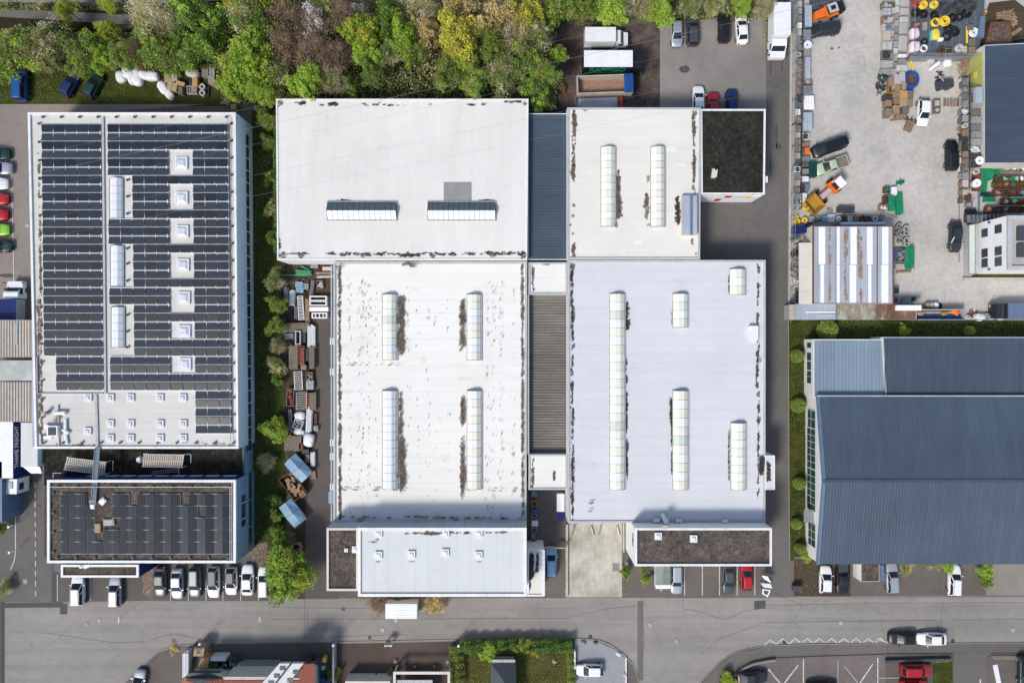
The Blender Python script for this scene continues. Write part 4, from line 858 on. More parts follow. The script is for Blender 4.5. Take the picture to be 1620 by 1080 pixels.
# porch wall curved corner
h = 3.2
B11b = block('flat_roofed_wing', 'light blue ribbed flat roof on a white windowed wing', 'building', [(1286.5, 536.5), (1397, 536.5), (1402, 628), (1286.5, 628)], h, 'light_blue_roof', 'white_wall', .12, .1)
X0 = W(1286.5, 0, h)[0]
for ya, yb in ((542, 550), (558, 570), (572, 585), (587, 595), (596, 606)):
    a, c = W(0, ya, 2)[1], W(0, yb, 2)[1]; k = wallbox(B11b, 'window', 'green_glass', X0 - .05, X0 + .02, c, a, 1.2, 2.5)
B11c = block('long_wing', 'long dark blue grey ribbed lower roof above the gabled hall', 'building', [(1396, 533), (1760, 533), (1760, 628), (1401, 628)], 3.5, 'blue_grey_roof', 'white_wall', .12, .1, 'trim_grey')
for o_, x0, x1, mt_, pt_ in ((B11b, 1289, 1399, 'light_blue_roof', .55), (B11c, 1399, 1758, 'blue_grey_roof', .42)):
    hh_ = o_['h']; (X0, Y0), (X1, Y1) = W(x0, 538, hh_), W(x1, 626, hh_); b = MB()
    for i in range(int((X1 - X0) / pt_)): b.box(X0 + i * pt_, Y1, hh_ + .052, X0 + i * pt_ + .1, Y0, hh_ + .10)
    b.build('roof_ribs', mt_, o_, True)
# ---------------------------------------------------------------- yard buildings
B12 = block('dark_ribbed_hall', 'dark slate ribbed roof hall with lime green end wall', 'factory building', [(1556, 72), (1760, 62), (1760, 259), (1556, 259)], 3.6, 'blue_grey_roof_y', 'cream_wall', .12, .12, 'trim_grey')
X0 = W(1556, 0, 3.6)[0]; wallbox(B12, 'lime_wall_panel', 'lime_wall', X0 - .08, X0 - .001, W(0, 140, 3)[1], W(0, 84, 3)[1], 0, 3.5); wallbox(B12, 'sign', 'yellow', X0 - .12, X0 - .081, W(0, 119, 3)[1], W(0, 110, 3)[1], 1.6, 2.4)
b = MB(); X1, Y1 = W(1758, 257, 3.6); Y0 = W(0, 76, 3.6)[1]
for i in range(int((Y0 - Y1) / .42)): b.box(X0 + .2, Y1 + i * .42, 3.652, X1, Y1 + i * .42 + .1, 3.70)
b.build('roof_ribs', 'blue_grey_roof_y', B12, True)
h = 6.4
B13 = block('white_office', 'white two storey office with grey rimmed roof and black roof panels', 'office building', [(1592, 341.5), (1760, 341.5), (1760, 427), (1592, 427)], h, 'stone_light', 'white_paint', .55, .35, 'trim_grey')
X0 = W(1592, 0, h)[0]
for (ya, yb, za, zb, spl) in ((362, 375, 1.3, 2.6, 0), (355.5, 369, 4.1, 5.5, 0), (393.5, 407, 1.3, 2.6, 0), (409, 423, 1.3, 2.6, 0), (390, 404, 4.1, 5.5, 0), (406.5, 421, 4.1, 5.5, 0)):
    zz_ = (za + zb) / 2; a, c = W(0, ya, zz_)[1], W(0, yb, zz_)[1]; k = wallbox(B13, 'window', 'window_glass', X0 - .05, X0 + .02, c, a, za, zb)
    wallbox(k, 'frame', 'dark_steel', X0 - .07, X0 - .051, (a + c) / 2 - .03, (a + c) / 2 + .03, za, zb)
for ya in (352, 426): b = MB(); y_ = W(0, ya, 3.1)[1]; b.tube((X0 - .3, y_, 3.1), (X0, y_, 3.1), .13, n=8); b.build('wall_lamp', 'dark_steel', B13, True)
for ya, yb in ((359, 381), (385.5, 407)):
    a, c = W(0, ya, h)[1], W(0, yb, h)[1]; k = wallbox(B13, 'roof_light', 'slate', W(1607, 0, h)[0], W(1700, 0, h)[0], c, a, h + .052, h + .4)
B13b = block('glass_porch', 'low greenish glass porch along the foot of the white office', 'porch', [(1532, 356), (1543, 354), (1543, 434), (1532, 434)], 1.2, 'skylight_green', 'trim_grey', .1, .08, 'steel')
b = MB(); (x0, y0), (x1, y1) = W(1527, 352, .5), W(1529, 436, .5); b.box(x0, y1, 0, x1, y0, .5); o = b.build('low_wall', 'trim_grey', None, loc=(x0, y1, 0)); tag(o, 'low grey wall in front of the glass porch', 'wall')
b = MB()
for i in range(11):
    x = 1533 + i * 6.5; (X, Y), (_, Y2) = W(x, 352, 1.4), W(x, 340 - i * .1, 1.4); b.box(X, Y, .9, X + .12, Y2, 1.5, 0)
(X, Y), (X2, Y2) = W(1531, 353, 1), W(1590, 338, 1); b.box(X, Y, .02, X2, Y2, .85, 1); o = b.build('slatted_canopy', ['steel', 'dark_steel'], None, loc=(X, Y, 0)); tag(o, 'low grey slatted bicycle shelter at the upper side of the white office', 'shelter')
b = MB(); (x0, y0), (x1, y1) = W(1540, 438, .3), W(1760, 434, .3); b.box(x0, y0, 0, x1, y1, .35); o = b.build('planting_bed', 'grass_dark', None, loc=(x0, y0, 0)); tag(o, 'narrow green planting bed below the white office', 'planting bed')
b = MB(); (x0, y0), (x1, y1) = W(1524, 443, .3), W(1760, 439, .3); b.box(x0, y0, 0, x1, y1, .45); o = b.build('garden_wall', 'trim_beige', None, loc=(x0, y0, 0)); tag(o, 'long low beige wall below the white office', 'wall')
# striped shed
h = 3.4
B14 = block('striped_shed', 'shed with rusty grey and white striped metal roof', 'shed', [(1285, 357.5), (1414, 357.5), (1414, 480.5), (1285, 480.5)], h, 'silver_sheet', 'cream_wall', .1, .06, 'rust')
b = MB(); 
def rband(x0, x1, y0, y1, m, z, bb):
    (X0, Y0), (X1, Y1) = W(x0, y0, h), W(x1, y1, h); bb.box(X0, Y1, h + .052, X1, Y0, h + z, m)
for x0, x1, m in ((1295, 1305, 0), (1323, 1328, 0), (1345, 1355, 0), (1371, 1380, 0), (1395, 1405, 0)): rband(x0, x1, 359, 418, m, .11, b)
for x0, x1, m in ((1297.5, 1303.5, 0), (1323, 1328, 0), (1344, 1354, 0), (1373, 1378, 0), (1394, 1405, 0)): rband(x0, x1, 419, 479, m, .10, b)
b.build('translucent_sheet', ['white_paint'], B14, True)
b = MB(); 
for i in range(44): rband(1286.5 + i * 2.88, 1287 + i * 2.88, 359, 479, 0, .08, b)
b.build('roof_ribs', 'silver_sheet', B14, True)
b = MB()
for x0, x1 in ((1285.8, 1287.2), (1386.6, 1388), (1322, 1322.6), (1411.5, 1413)): rband(x0, x1, 359, 479.5, 0, .115, b)
b.build('rust_seam', 'rust', B14, True)
stains(B14, h, [(1312.5, 362, 1312.5, 476, .5, .9), (1337, 362, 1337, 476, .5, 1.0), (1340.5, 371, 1.2, 8), (1340, 398, 1.0, 7), (1358, 380, 1.6, 19), (1358.5, 420, .7, 18), (1362, 375, 1362, 478, .5, .9), (1340, 470, 1.0, 5)], 'rust_light', 23, .12)

rp_ = random.Random(9)
for o_, x0, y0, x1, y1, mt_, n_ in ((B3, 545, 425, 815, 810, 'roof_cream', 9), (B7, 915, 425, 1190, 810, 'roof_ice', 8), (B2, 450, 175, 820, 310, 'roof_cream', 5), (B9, 590, 895, 820, 932, 'roof_bluish', 4), (B5, 985, 185, 1090, 390, 'roof_white', 3)):
    for k in range(n_):
        x, y = rp_.uniform(x0, x1), rp_.uniform(y0, y1); sx, sy = rp_.uniform(.5, 2.4), rp_.uniform(.4, 1.2); X, Y = W(x, y, o_['h']); b = MB(); b.cb(X, Y, o_['h'] + .052, sx, sy, .004 + k * .0004); b.build('repair_patch', mt_, o_, True)
# ---------------------------------------------------------------- vehicles (local: +x is forward, wheels on z=0)
def lerp(T, x):
    for (a, p), (b, q) in zip(T, T[1:]):
        if x <= b: return p + (q - p) * (x - a) / (b - a)
    return T[-1][1]
TYPES = {  # L, W, H, belt profile, width profile, glass (rear base, front base, rear top, front top)
 'hatch': (4.15, 1.78, 1.47, [(0, .62), (.03, .86), (.12, .96), (.6, .94), (.74, .90), (.9, .78), (.97, .66), (1, .5)], [(0, .80), (.05, .93), (.2, 1), (.8, 1), (.93, .90), (1, .68)], (.03, .74, .14, .52)),
 'sedan': (4.65, 1.82, 1.45, [(0, .60), (.03, .84), (.1, .96), (.2, .97), (.6, .95), (.74, .90), (.9, .78), (.97, .66), (1, .5)], [(0, .78), (.05, .92), (.2, 1), (.8, 1), (.93, .90), (1, .66)], (.10, .73, .27, .54)),
 'estate': (4.65, 1.82, 1.50, [(0, .62), (.03, .88), (.1, .98), (.6, .95), (.74, .90), (.9, .78), (.97, .66), (1, .5)], [(0, .82), (.04, .94), (.2, 1), (.8, 1), (.93, .90), (1, .68)], (.02, .73, .08, .54)),
 'suv': (4.6, 1.88, 1.68, [(0, .70), (.02, 1.0), (.1, 1.08), (.6, 1.05), (.74, 1.0), (.9, .92), (.97, .8), (1, .6)], [(0, .86), (.04, .96), (.2, 1), (.8, 1), (.94, .92), (1, .74)], (.02, .75, .08, .57)),
 'mpv': (4.7, 1.9, 1.85, [(0, .70), (.02, 1.0), (.1, 1.1), (.7, 1.08), (.82, 1.0), (.92, .86), (.98, .7), (1, .55)], [(0, .88), (.03, .97), (.2, 1), (.85, 1), (.95, .92), (1, .76)], (.01, .86, .05, .68)),
 'van': (5.1, 1.95, 1.95, [(0, .8), (.01, 1.15), (.1, 1.2), (.7, 1.15), (.84, 1.05), (.93, .9), (.98, .75), (1, .6)], [(0, .92), (.03, .98), (.2, 1), (.88, 1), (.96, .9), (1, .78)], (.005, .88, .02, .72)),
 'pickup': (5.1, 1.85, 1.68, [(0, .8), (.02, 1.0), (.4, 1.0), (.6, 1.02), (.74, .98), (.92, .88), (.98, .76), (1, .6)], [(0, .93), (.03, .97), (.2, 1), (.85, 1), (.95, .92), (1, .76)], (.38, .76, .42, .60)),
}
wheel_cache = {}
def wheel(parent, x, y, r=.32, wd=.2):
    if (r, wd) not in wheel_cache:
        b = MB(); b.tube((0, -wd / 2, 0), (0, wd / 2, 0), r, n=14); o = b.build('wheel', 'tyre', parent); b = MB(); b.tube((0, -wd / 2 - .012, 0), (0, wd / 2 + .012, 0), r * .62, n=10); k = b.build('rim', 'steel', o); wheel_cache[(r, wd)] = o
    else:
        s = wheel_cache[(r, wd)]; o = s.copy(); C.objects.link(o); o.parent = parent
        for ch in s.children: d = ch.copy(); C.objects.link(d); d.parent = o
    o.location = (x, y, r); return o
car_cache = {}
def make_car(kind, col, roofcol=None):
    key = (kind, col, roofcol)
    if key in car_cache: return dup(car_cache[key])
    L, Wd, Ht, belt, wid, (g0, g1, g2, g3) = TYPES[kind]; hw = Wd / 2
    o = thing('parked_car', None, None, (0, 0, 0)); o.name = {'van': 'parked_van', 'mpv': 'parked_van', 'pickup': 'pickup_truck'}.get(kind, 'parked_car')
    X = lambda t: (t - .5) * L
    b = MB(); st = [0, .012, .035, .07, .12, .2, .3, .4, .5, .6, .7, .78, .85, .91, .955, .985, 1]; sec = []
    for t in st:
        bz = lerp(belt, t); w_ = hw * lerp(wid, t); z0 = .2
        for s, ps in ((1, [(.90, z0), (.985, .38), (1.0, .55), (.985, bz - .16), (.93, bz - .045), (.84, bz), (.45, bz + .028)]), (0, [(0, bz + .036)]), (-1, [(.45, bz + .028), (.84, bz), (.93, bz - .045), (.985, bz - .16), (1.0, .55), (.985, .38), (.90, z0)])):
            for a, z in ps: sec.append((X(t), (s or 0) * a * w_, min(z, bz + .04)))
    n = 15; fs = []
    for i in range(len(st) - 1):
        for j in range(n - 1): fs.append((i * n + j, i * n + j + 1, (i + 1) * n + j + 1, (i + 1) * n + j)[::-1])
        fs.append((i * n + n - 1, i * n, (i + 1) * n, (i + 1) * n + n - 1)[::-1])
    fs.append(tuple(range(n))[::-1][::-1]); fs.append(tuple(range((len(st) - 1) * n, len(st) * n))[::-1]); b.add(sec, fs, 0)
    # greenhouse
    zt = Ht; wb, wt = hw * .90, hw * .70
    def ring(t, xr, xf, wy, z):
        r = []; bul = .10 if t == 0 else .06
        for y in (.86, .3, -.3, -.86): r.append((X(xf) + bul * (1 - y * y), -y * wy * -1, z))
        for s in (.0, .3, .36, .68, 1.0): r.append((X(xf) - .12 + (X(xr) - X(xf) + .20) * s, -wy, z + (0 if t else 0)))
        for y in (-.86, -.3, .3, .86): r.append((X(xr) - .05 * (1 - y * y), y * wy, z))
        for s in (1.0, .68, .36, .3, .0): r.append((X(xf) - .12 + (X(xr) - X(xf) + .20) * s, wy, z))
        return r
    bz = min(lerp(belt, g0 + .02), lerp(belt, g1 - .02)) - .03
    A = ring(0, g0, g1, wb, bz); m1 = .93
    B = ring(1, g2 + (g0 - g2) * (1 - m1), g3 + (g1 - g3) * (1 - m1), wt + (wb - wt) * (1 - m1), bz + (zt - .07 - bz) * m1)
    Cc = ring(1, g2, g3, wt, zt - .045); D = ring(1, g2 + .03, g3 - .03, wt * .72, zt - .005)
    N = len(A); cats = {}
    for i in range(N):
        j = (i + 1) % N
        c = 'windshield' if i < 3 else 'side_window_r' if 4 <= i < 8 and i != 5 else 'rear_window' if 9 <= i < 12 else 'side_window_l' if 13 <= i < 17 and i != 15 else 'body'
        if kind == 'van' and c.startswith('side') and i in (6, 7, 13, 14): c = 'body'
        cats.setdefault(c, []).append((A[i], A[j], B[j], B[i]))
    for f in cats['body']: b.add(f, [(0, 1, 2, 3)[::-1] if 0 else (0, 1, 2, 3)], 0)
    b.build('body', 'paint_' + col, o, smooth=True)
    for c, q in cats.items():
        if c == 'body': continue
        g = MB()
        for f in q: g.add(f, [(0, 1, 2, 3)])
        g.build({'windshield': 'windshield', 'rear_window': 'rear_window'}.get(c, 'side_window'), 'car_glass', o)
    r = MB()
    for P, Q in ((B, Cc), (Cc, D)):
        for i in range(N): j = (i + 1) % N; r.add([P[i], P[j], Q[j], Q[i]], [(0, 1, 2, 3)])
    r.add(D, [tuple(range(N))]); r.build('roof', ('car_glass' if roofcol == 'glass' else 'paint_' + (roofcol or col)), o, smooth=True)
    for fx in (.17, .81):
        for s in (-1, 1): wheel(o, X(fx), s * (hw - .08))
    for s in (-1, 1):
        g = MB(); wf = hw * lerp(wid, .965); g.add([(X(.93), s * wf * .95, lerp(belt, .93) - .06), (X(.985), s * wf * .82, lerp(belt, .985) - .06), (X(.985), s * wf * .45, lerp(belt, .985) + .0), (X(.95), s * wf * .55, lerp(belt, .95) + .028)], [(0, 1, 2, 3) if s < 0 else (3, 2, 1, 0)]); g.build('headlight', 'headlight_clear', o)
        g = MB(); g.cb(X(.008), s * hw * .68, .62, .12, hw * .28, .2); g.build('tail_light', 'lamp_red', o)
        g = MB(); g.cb(X(g1) - .28, s * (hw + .08), .92, .12, .2, .13, rz=s * .15); g.build('mirror', 'paint_' + col, o)
    if kind == 'pickup':
        g = MB(); g.box(X(.03), -hw * .82, .9, X(.37), hw * .82, 1.045); frame(g, [(X(.015), -hw * .93), (X(.38), -hw * .93), (X(.38), hw * .93), (X(.015), hw * .93)], .09, .9, 1.14, 1); g.build('load_bed', ['wood_grey' if col == 'palegreen' else 'dark_steel', 'paint_' + col], o)
    if kind in ('estate', 'suv', 'mpv'):
        for s in (-1, 1): g = MB(); g.tube((X(g2) + .1, s * wt * .86, zt), (X(g3) - .1, s * wt * .86, zt), .025, n=4); g.build('roof_rail', 'trim_dark', o)
    car_cache[key] = o; used_first.add(key); return o
used_first = set()
def car(px, py, kind, col, deg, label, cat='car', group=None, roof=None, z=0):
    key = (kind, col, roof); first = key not in car_cache
    o = make_car(kind, col, roof)
    x, y = W(px, py, .9); o.location = (x, y, z + .03); o.rotation_euler = (0, 0, R(deg)); 
    if 'group' in o.keys(): del o['group']
    return tag(o, label, cat, group)
G1 = 'cars parked by the solar office'; G2 = 'cars parked at the left edge'; G3 = 'cars on the north parking lot'; G4 = 'cars in front of the gravel street office'; G5 = 'cars in front of the blue grey hall'
car(31.5, 135, 'mpv', 'blue', 90, 'bright blue van parked upright on the grass strip near the left edge', 'van')
car(110, 132, 'hatch', 'navy', 62, 'slanted blue hatchback parked on the grass beside a dark green car')
car(146.5, 134.5, 'hatch', 'darkgreen', 63, 'slanted dark green hatchback parked on the grass strip')
car(-8, 243, 'hatch', 'darkgreen', 0, 'uppermost car nose at the left edge, dark teal', group=G2); car(-10, 266, 'pickup', 'silver', 0, 'silver car second from the top at the left edge', group=G2); car(-11, 290, 'hatch', 'white', 0, 'white car with dark glass third from the top at the left edge', group=G2)
car(-10, 314, 'hatch', 'red', 0, 'upper of the two red cars at the left edge, dark roof', group=G2, roof='glass'); car(-11, 339, 'hatch', 'red', 0, 'lower of the two red cars at the left edge', group=G2); car(-9, 363, 'hatch', 'lime', 0, 'lime green car at the left edge', group=G2); car(-5, 389, 'hatch', 'darkgreen', 0, 'dark green car below the lime green one at the left edge', group=G2)
car(122.5, 934, 'suv', 'white', 90, 'white car left of the white line under the entrance annex', group=G1); car(181, 936, 'estate', 'silver', 90, 'grey and silver estate car alone right of the white line', group=G1)
car(252.5, 921, 'sedan', 'graphite', -90, 'dark grey saloon, leftmost in the long parking row', group=G1); car(279.5, 924, 'sedan', 'silver', -90, 'silver saloon, second in the long parking row', group=G1); car(307.5, 922, 'estate', 'grey', -90, 'dark green grey estate, third in the long parking row', group=G1)
car(337, 922, 'estate', 'white', -90, 'white car with black roof beside the dark estate', group=G1, roof='anthracite'); car(365, 920, 'hatch', 'white', -90, 'white car with black roof beside the plain white coupe', group=G1, roof='anthracite'); car(391, 918, 'sedan', 'white', 90, 'plain white coupe near the right end of the parking row', group=G1); car(417, 921, 'estate', 'white', 90, 'white car half hidden under the bright green tree', group=G1)
car(1071, 52, 'hatch', 'silver', -88, 'small silver car at the left of the north parking lot', group=G3); car(1096, 47.5, 'estate', 'graphite', 92, 'dark green grey estate beside the small silver car', group=G3); car(1146, 42.5, 'estate', 'black', 90, 'long black estate on the north parking lot', group=G3); car(1174, 45, 'sedan', 'white', 94, 'white car right of the long black estate', group=G3)
car(1105.5, 159, 'sedan', 'white', 90, 'white car tucked against the roof edge beside the red car', group=G3); car(1129, 167, 'hatch', 'red', 90, 'small red car behind the gravel office', group=G3); car(1158, 162, 'hatch', 'navy', 90, 'small blue car behind the gravel office', group=G3)
car(1303, 46.5, 'mpv', 'anthracite', 187, 'dark grey van beside the orange tractor in the storage yard', 'van'); car(1312, 232.5, 'van', 'black', 200, 'long black van parked slanted above the pale green pickup', 'van'); car(1316, 261.5, 'pickup', 'palegreen', 198, 'pale green pickup with open load bed', 'pickup')
car(1462, 177.5, 'hatch', 'white', -93, 'white car beside the pile of timber packs in the yard'); car(1507, 245, 'estate', 'black', 90, 'black car parked along the east storage racks'); car(1513, 374, 'sedan', 'anthracite', -92, 'dark grey car beside the glass porch of the white office')
car(1429, 1010, 'hatch', 'black', 180, 'black car on the road next to the zigzag marking'); car(1475, 1011, 'sedan', 'white', 180, 'white car on the road right behind the black car')
car(1450, 1060, 'suv', 'red', 0, 'bright red car beside the small grass patch', z=.1); car(1447, 1085, 'hatch', 'red', 0, 'second red car cut off by the bottom edge', z=.1); car(1190, 1072, 'sedan', 'anthracite', 3, 'dark blue grey car below the curved kerb', z=.1); car(1301, 1088, 'sedan', 'black', 0, 'dark car just peeking in below the parking lines', z=.1); car(1622, 1062, 'suv', 'darkgreen', -90, 'dark teal car at the bottom right corner', z=.1)
car(933, 1060.5, 'hatch', 'white', 180, 'white car alone on the grey driveway'); car(872, 888.5, 'estate', 'paleblue', 90, 'pale blue car in the courtyard beside the concrete pad'); car(1070.5, 916, 'estate', 'silver', -90, 'silver car beside the grey covered trailer', group=G4); car(1153, 916, 'sedan', 'graphite', -90, 'dark grey car left of the red car', group=G4); car(1181.5, 912.5, 'hatch', 'red', 90, 'red car beside the sail shaped sculpture', group=G4)
car(1307, 917.5, 'hatch', 'white', 88, 'small white car beside the black pickup', group=G5); car(1333, 913, 'pickup', 'black', -90, 'black pickup beside the small white car', 'pickup', G5); car(1412.5, 914.5, 'estate', 'silver', 92, 'silver estate right of the gravel roofed shelter', group=G5); car(1511.5, 918.5, 'estate', 'white', 88, 'white estate beside the green bush', group=G5)
car(218, 1081, 'hatch', 'silver', 80, 'silver blue car at the bottom by the curved pavement')

# ---- lorries
def text_mesh(txt, size, mat, parent, loc, rot, ext=.01, name='lettering', bold=0):
    cu = bpy.data.curves.new('lettering', 'FONT'); cu.body = txt; cu.size = size; cu.extrude = ext; cu.offset = bold; cu.align_x = 'CENTER'; cu.align_y = 'CENTER'
    t = bpy.data.objects.new('tmp', cu); C.objects.link(t); dg = bpy.context.evaluated_depsgraph_get(); me = bpy.data.meshes.new_from_object(t.evaluated_get(dg)); bpy.data.objects.remove(t)
    me.materials.clear(); me.materials.append(M[mat]); o = bpy.data.objects.new(name, me); C.objects.link(o); o.parent = parent; o.location = loc; o.rotation_euler = rot; return o
def fit(o, w, h):
    d = o.dimensions if 0 else [max(v.co[i] for v in o.data.vertices) - min(v.co[i] for v in o.data.vertices) for i in range(2)]; o.scale = (w / d[0], h / d[1], 1); return o
def lorry(x, y, deg, L, Wd, Hb, boxmat, sidemat, cabcol, label, cat='lorry', cabL=2.0, cabH=2.6, topmat=None, z0=.95, ribs=0, open_=False, group=None, hpx=3.0):
    X, Y = W(x, y, hpx); o = thing('lorry', label, cat, (X, Y, 0), R(deg), group); bl = L - cabL - .15; x0 = -L / 2; hw = Wd / 2
    b = MB()
    if not open_:
        b.prism([(x0, -hw), (x0 + bl, -hw), (x0 + bl, hw), (x0, hw)], z0, Hb, 0, 1)
        if ribs:
            for i in range(ribs): q = x0 + bl * (i + .5) / ribs; b.box(q - .03, -hw + .05, Hb + .002, q + .03, hw - .05, Hb + .03, 1)
    else:
        b.box(x0, -hw, z0, x0 + bl, hw, z0 + .12, 0); frame(b, [(x0, -hw), (x0 + bl, -hw), (x0 + bl, hw), (x0, hw)], .12, z0 + .122, Hb, 0)
    b.build('cargo_box', [sidemat, topmat or boxmat], o)
    b = MB(); b.box(x0 + .1, -.45, .55, L / 2 - .3, .45, z0 - .003); b.build('chassis', 'dark_steel', o)
    c0 = L / 2 - cabL; ch = cabH
    b = MB(); vs = []
    prof = [(c0, .5), (L / 2, .5), (L / 2, 1.35), (L / 2 - .12 if cabL > 1.8 and ch > 2.7 else L / 2 - cabL * .35, 1.45), (L / 2 - cabL * .16 if ch > 2.7 else L / 2 - cabL * .62, ch - .1), (L / 2 - cabL * .3 if ch > 2.7 else L / 2 - cabL * .7, ch), (c0, ch)]
    cw = hw * .97; n = len(prof)
    for s in (-1, 1): vs += [(p[0], s * cw * (.9 if p[1] > 2 else (1 if p[0] < L / 2 - .3 else .93)), p[1]) for p in prof]
    b.add(vs, [tuple(range(n))[::-1][::-1], tuple(range(n, 2 * n))[::-1]] + [(i, n + i, n + (i + 1) % n, (i + 1) % n) for i in range(n)]); b.build('cab', 'paint_' + cabcol, o)
    (xa, za), (xb, zb) = prof[3], prof[4]; g = MB(); w0, w1 = cw * .84, cw * .78; dx, dz = (zb - za), -(xb - xa); q = hypot(dx, dz); dx, dz = dx / q * .015, dz / q * .015
    g.add([(xa + (xb - xa) * .08 + dx, -w0, za + (zb - za) * .08 + dz), (xa + (xb - xa) * .08 + dx, w0, za + (zb - za) * .08 + dz), (xb + dx - (xb - xa) * .1, w1, zb + dz - (zb - za) * .1), (xb + dx - (xb - xa) * .1, -w1, zb + dz - (zb - za) * .1)], [(0, 1, 2, 3)]); g.build('windshield', 'car_glass', o)
    for s in (-1, 1):
        g = MB(); g.box(c0 + cabL * .25, s * cw * .95 - .02, 1.4, c0 + cabL * .6, s * cw * .99 + .02, 1.95); g.build('side_window', 'car_glass', o)
        g = MB(); g.cb(L / 2 - .25, s * (hw + .16), 1.5, .14, .22, .4); g.build('mirror', 'trim_dark', o); g = MB(); g.cb(L / 2 + .0, s * hw * .7, .7, .08, .35, .2); g.build('headlight', 'headlight_clear', o)
        for q in ((x0 + bl * .22), c0 + cabL * .5) if L < 8 else (x0 + 1.2, x0 + 2.4, c0 + cabL * .5): wheel(o, q, s * (hw - .18), .42, .28)
    return o, x0, bl, hw
o, x0, bl, hw = lorry(961, 54.5, 0, 6.6, 2.15, 3.0, 'white_metal', 'plastic_white', 'white', 'white box van with faded lettering, uppermost vehicle on the rubble ground', 'van', 1.9, 2.3)
text_mesh('RAPPIGO', .62, 'trim_grey', o, (x0 + bl * .5, -hw - .012, 2.25), (R(90), 0, 0))
o, x0, bl, hw = lorry(971, 97, 0, 9.0, 2.45, 3.9, 'stone_light', 'paint_black', 'black', 'black lorry with white box roof and green letters on its flank', 'lorry', 1.7, 2.9, 'white_metal')
fit(text_mesh('RAPPIGO', 1.25, 'green_pipe', o, (x0 + bl * .5, -hw - .012, 2.85), (R(90), 0, 0), bold=.02), 5.3, 1.45)
b = MB(); b.box(x0 + .4, -hw - .02, 1.65, x0 + bl - .3, -hw - .001, 1.75); b.build('side_stripe', 'green_pipe', o)
o, x0, bl, hw = lorry(1236.5, 45, -90, 7.4, 2.5, 3.3, 'white_metal', 'white_metal', 'white', 'white box lorry parked upright on the lane by the yard fence', 'lorry', 2.5, 2.3, ribs=14)
o, x0, bl, hw = lorry(11, 483, 90, 7.4, 2.5, 2.9, 'navy', 'trim_grey', 'white', 'white cab lorry with navy load box at the left edge', 'lorry', 2.6, 2.3, 'navy')
# semi trailer with lettering, lower left
X, Y = W(0, 714, 4.0); o = thing('lorry', 'long white topped lorry with navy flank and white lettering at the left edge', 'lorry', (X, Y, 0), R(-90)); 
xe = W(20.5, 0, 4.0)[0] - X; b = MB(); b.prism([(-9.5, -2.6 + xe), (3.9, -2.6 + xe), (3.9, xe), (-9.5, xe)], 1.1, 4.0, 0, 1); b.build('cargo_box', ['navy', 'white_metal'], o)
fit(text_mesh('THAME FREIGHT', .95, 'white_paint', o, (-.6, xe + .012, 3.25), (R(90), 0, R(180)), bold=.01), 6.2, .8)
b = MB(); b.prism([(4.2, -2.5 + xe), (6.4, -2.45 + xe), (6.4, -.05 + xe), (4.2, -.0 + xe)], .6, 3.2, 0, 0); b.box(4.6, -1.9 + xe, 3.202, 5.6, -.6 + xe, 3.32, 1); b.build('cab', ['paint_white', 'trim_grey'], o)
b = MB(); b.box(6.401, -2.2 + xe, 1.7, 6.43, -.3 + xe, 2.8); b.build('windshield', 'car_glass', o); b = MB(); b.box(4.9, xe - .02, 1.8, 5.9, xe + .02, 2.7); b.build('side_window', 'car_glass', o)
for q in (-7, -5.7, 5.4): wheel(o, q, xe - .25, .5, .3); wheel(o, q, xe - 2.2, .5, .3)
X, Y = W(47, 705, 4.3); o = thing('loading_bay', 'white flat roofed loading dock box beside the lettered lorry', 'loading dock', (X, Y, 0)); (x0, y0), (x1, y1) = W(33, 668, 4.3), W(60, 738, 4.3)
b = MB(); b.box(x0 - X, y1 - Y, 0, x1 - X, y0 - Y, 4.3); b.build('wall', 'white_metal', o); b = MB(); b.box(x0 - X + .05, y1 - Y + .05, 4.302, x1 - X - .05, y0 - Y - .05, 4.36); b.build('roof', 'roof_ice', o)
b = MB(); X2, Y2 = W(52, 739, 3.6); b.add([(X2 - 1.4 - X, Y2 - Y + .1, 3.7), (X2 + 1.1 - X, Y2 - Y + .1, 3.7), (X2 + .9 - X, Y2 - Y - 1.0, 3.0), (X2 - .7 - X, Y2 - Y - 1.0, 3.0)], [(0, 3, 2, 1)]); b.build('awning', 'plastic_white', o)
# dumper trailer, second trailer, skip lorry etc
def trailer(x, y, L, Wd, Hh, side, floor, label, deg=0, tarp=None, cat='trailer', hpx=1.8, z0=.9):
    X, Y = W(x, y, hpx); o = thing('trailer', label, cat, (X, Y, 0), R(deg)); b = MB(); b.box(-L / 2, -Wd / 2, z0, L / 2, Wd / 2, z0 + .1, 1); frame(b, [(-L / 2, -Wd / 2), (L / 2, -Wd / 2), (L / 2, Wd / 2), (-L / 2, Wd / 2)], .14, z0 + .102, Hh, 0); b.build('load_body', [side, floor], o)
    b = MB()
    for i in range(12): q = -L / 2 + L * (i + .5) / 12; b.box(q - .06, -Wd / 2 - .08, z0 + .1, q + .06, -Wd / 2 - .002, Hh - .1); b.box(q - .06, Wd / 2 + .002, z0 + .1, q + .06, Wd / 2 + .08, Hh - .1)
    b.build('side_posts', side, o)
    if tarp: b = MB(); b.box(L / 2 - 1.3, -Wd / 2 - .05, Hh + .003, L / 2 + .05, Wd / 2 + .05, Hh + .09); [b.box(L / 2 - 1.2 + k * .35, -Wd / 2, Hh + .092, L / 2 - 1.1 + k * .35, Wd / 2, Hh + .16) for k in range(4)]; b.build('tarpaulin', tarp, o)
    for q in (-L / 4, L / 4): wheel(o, q, Wd / 2 - .2, .42, .25); wheel(o, q, -Wd / 2 + .2, .42, .25)
    b = MB(); b.tube((L / 2, 0, .7), (L / 2 + .8, 0, .6), .06, n=5); b.build('tow_bar', 'dark_steel', o); return o
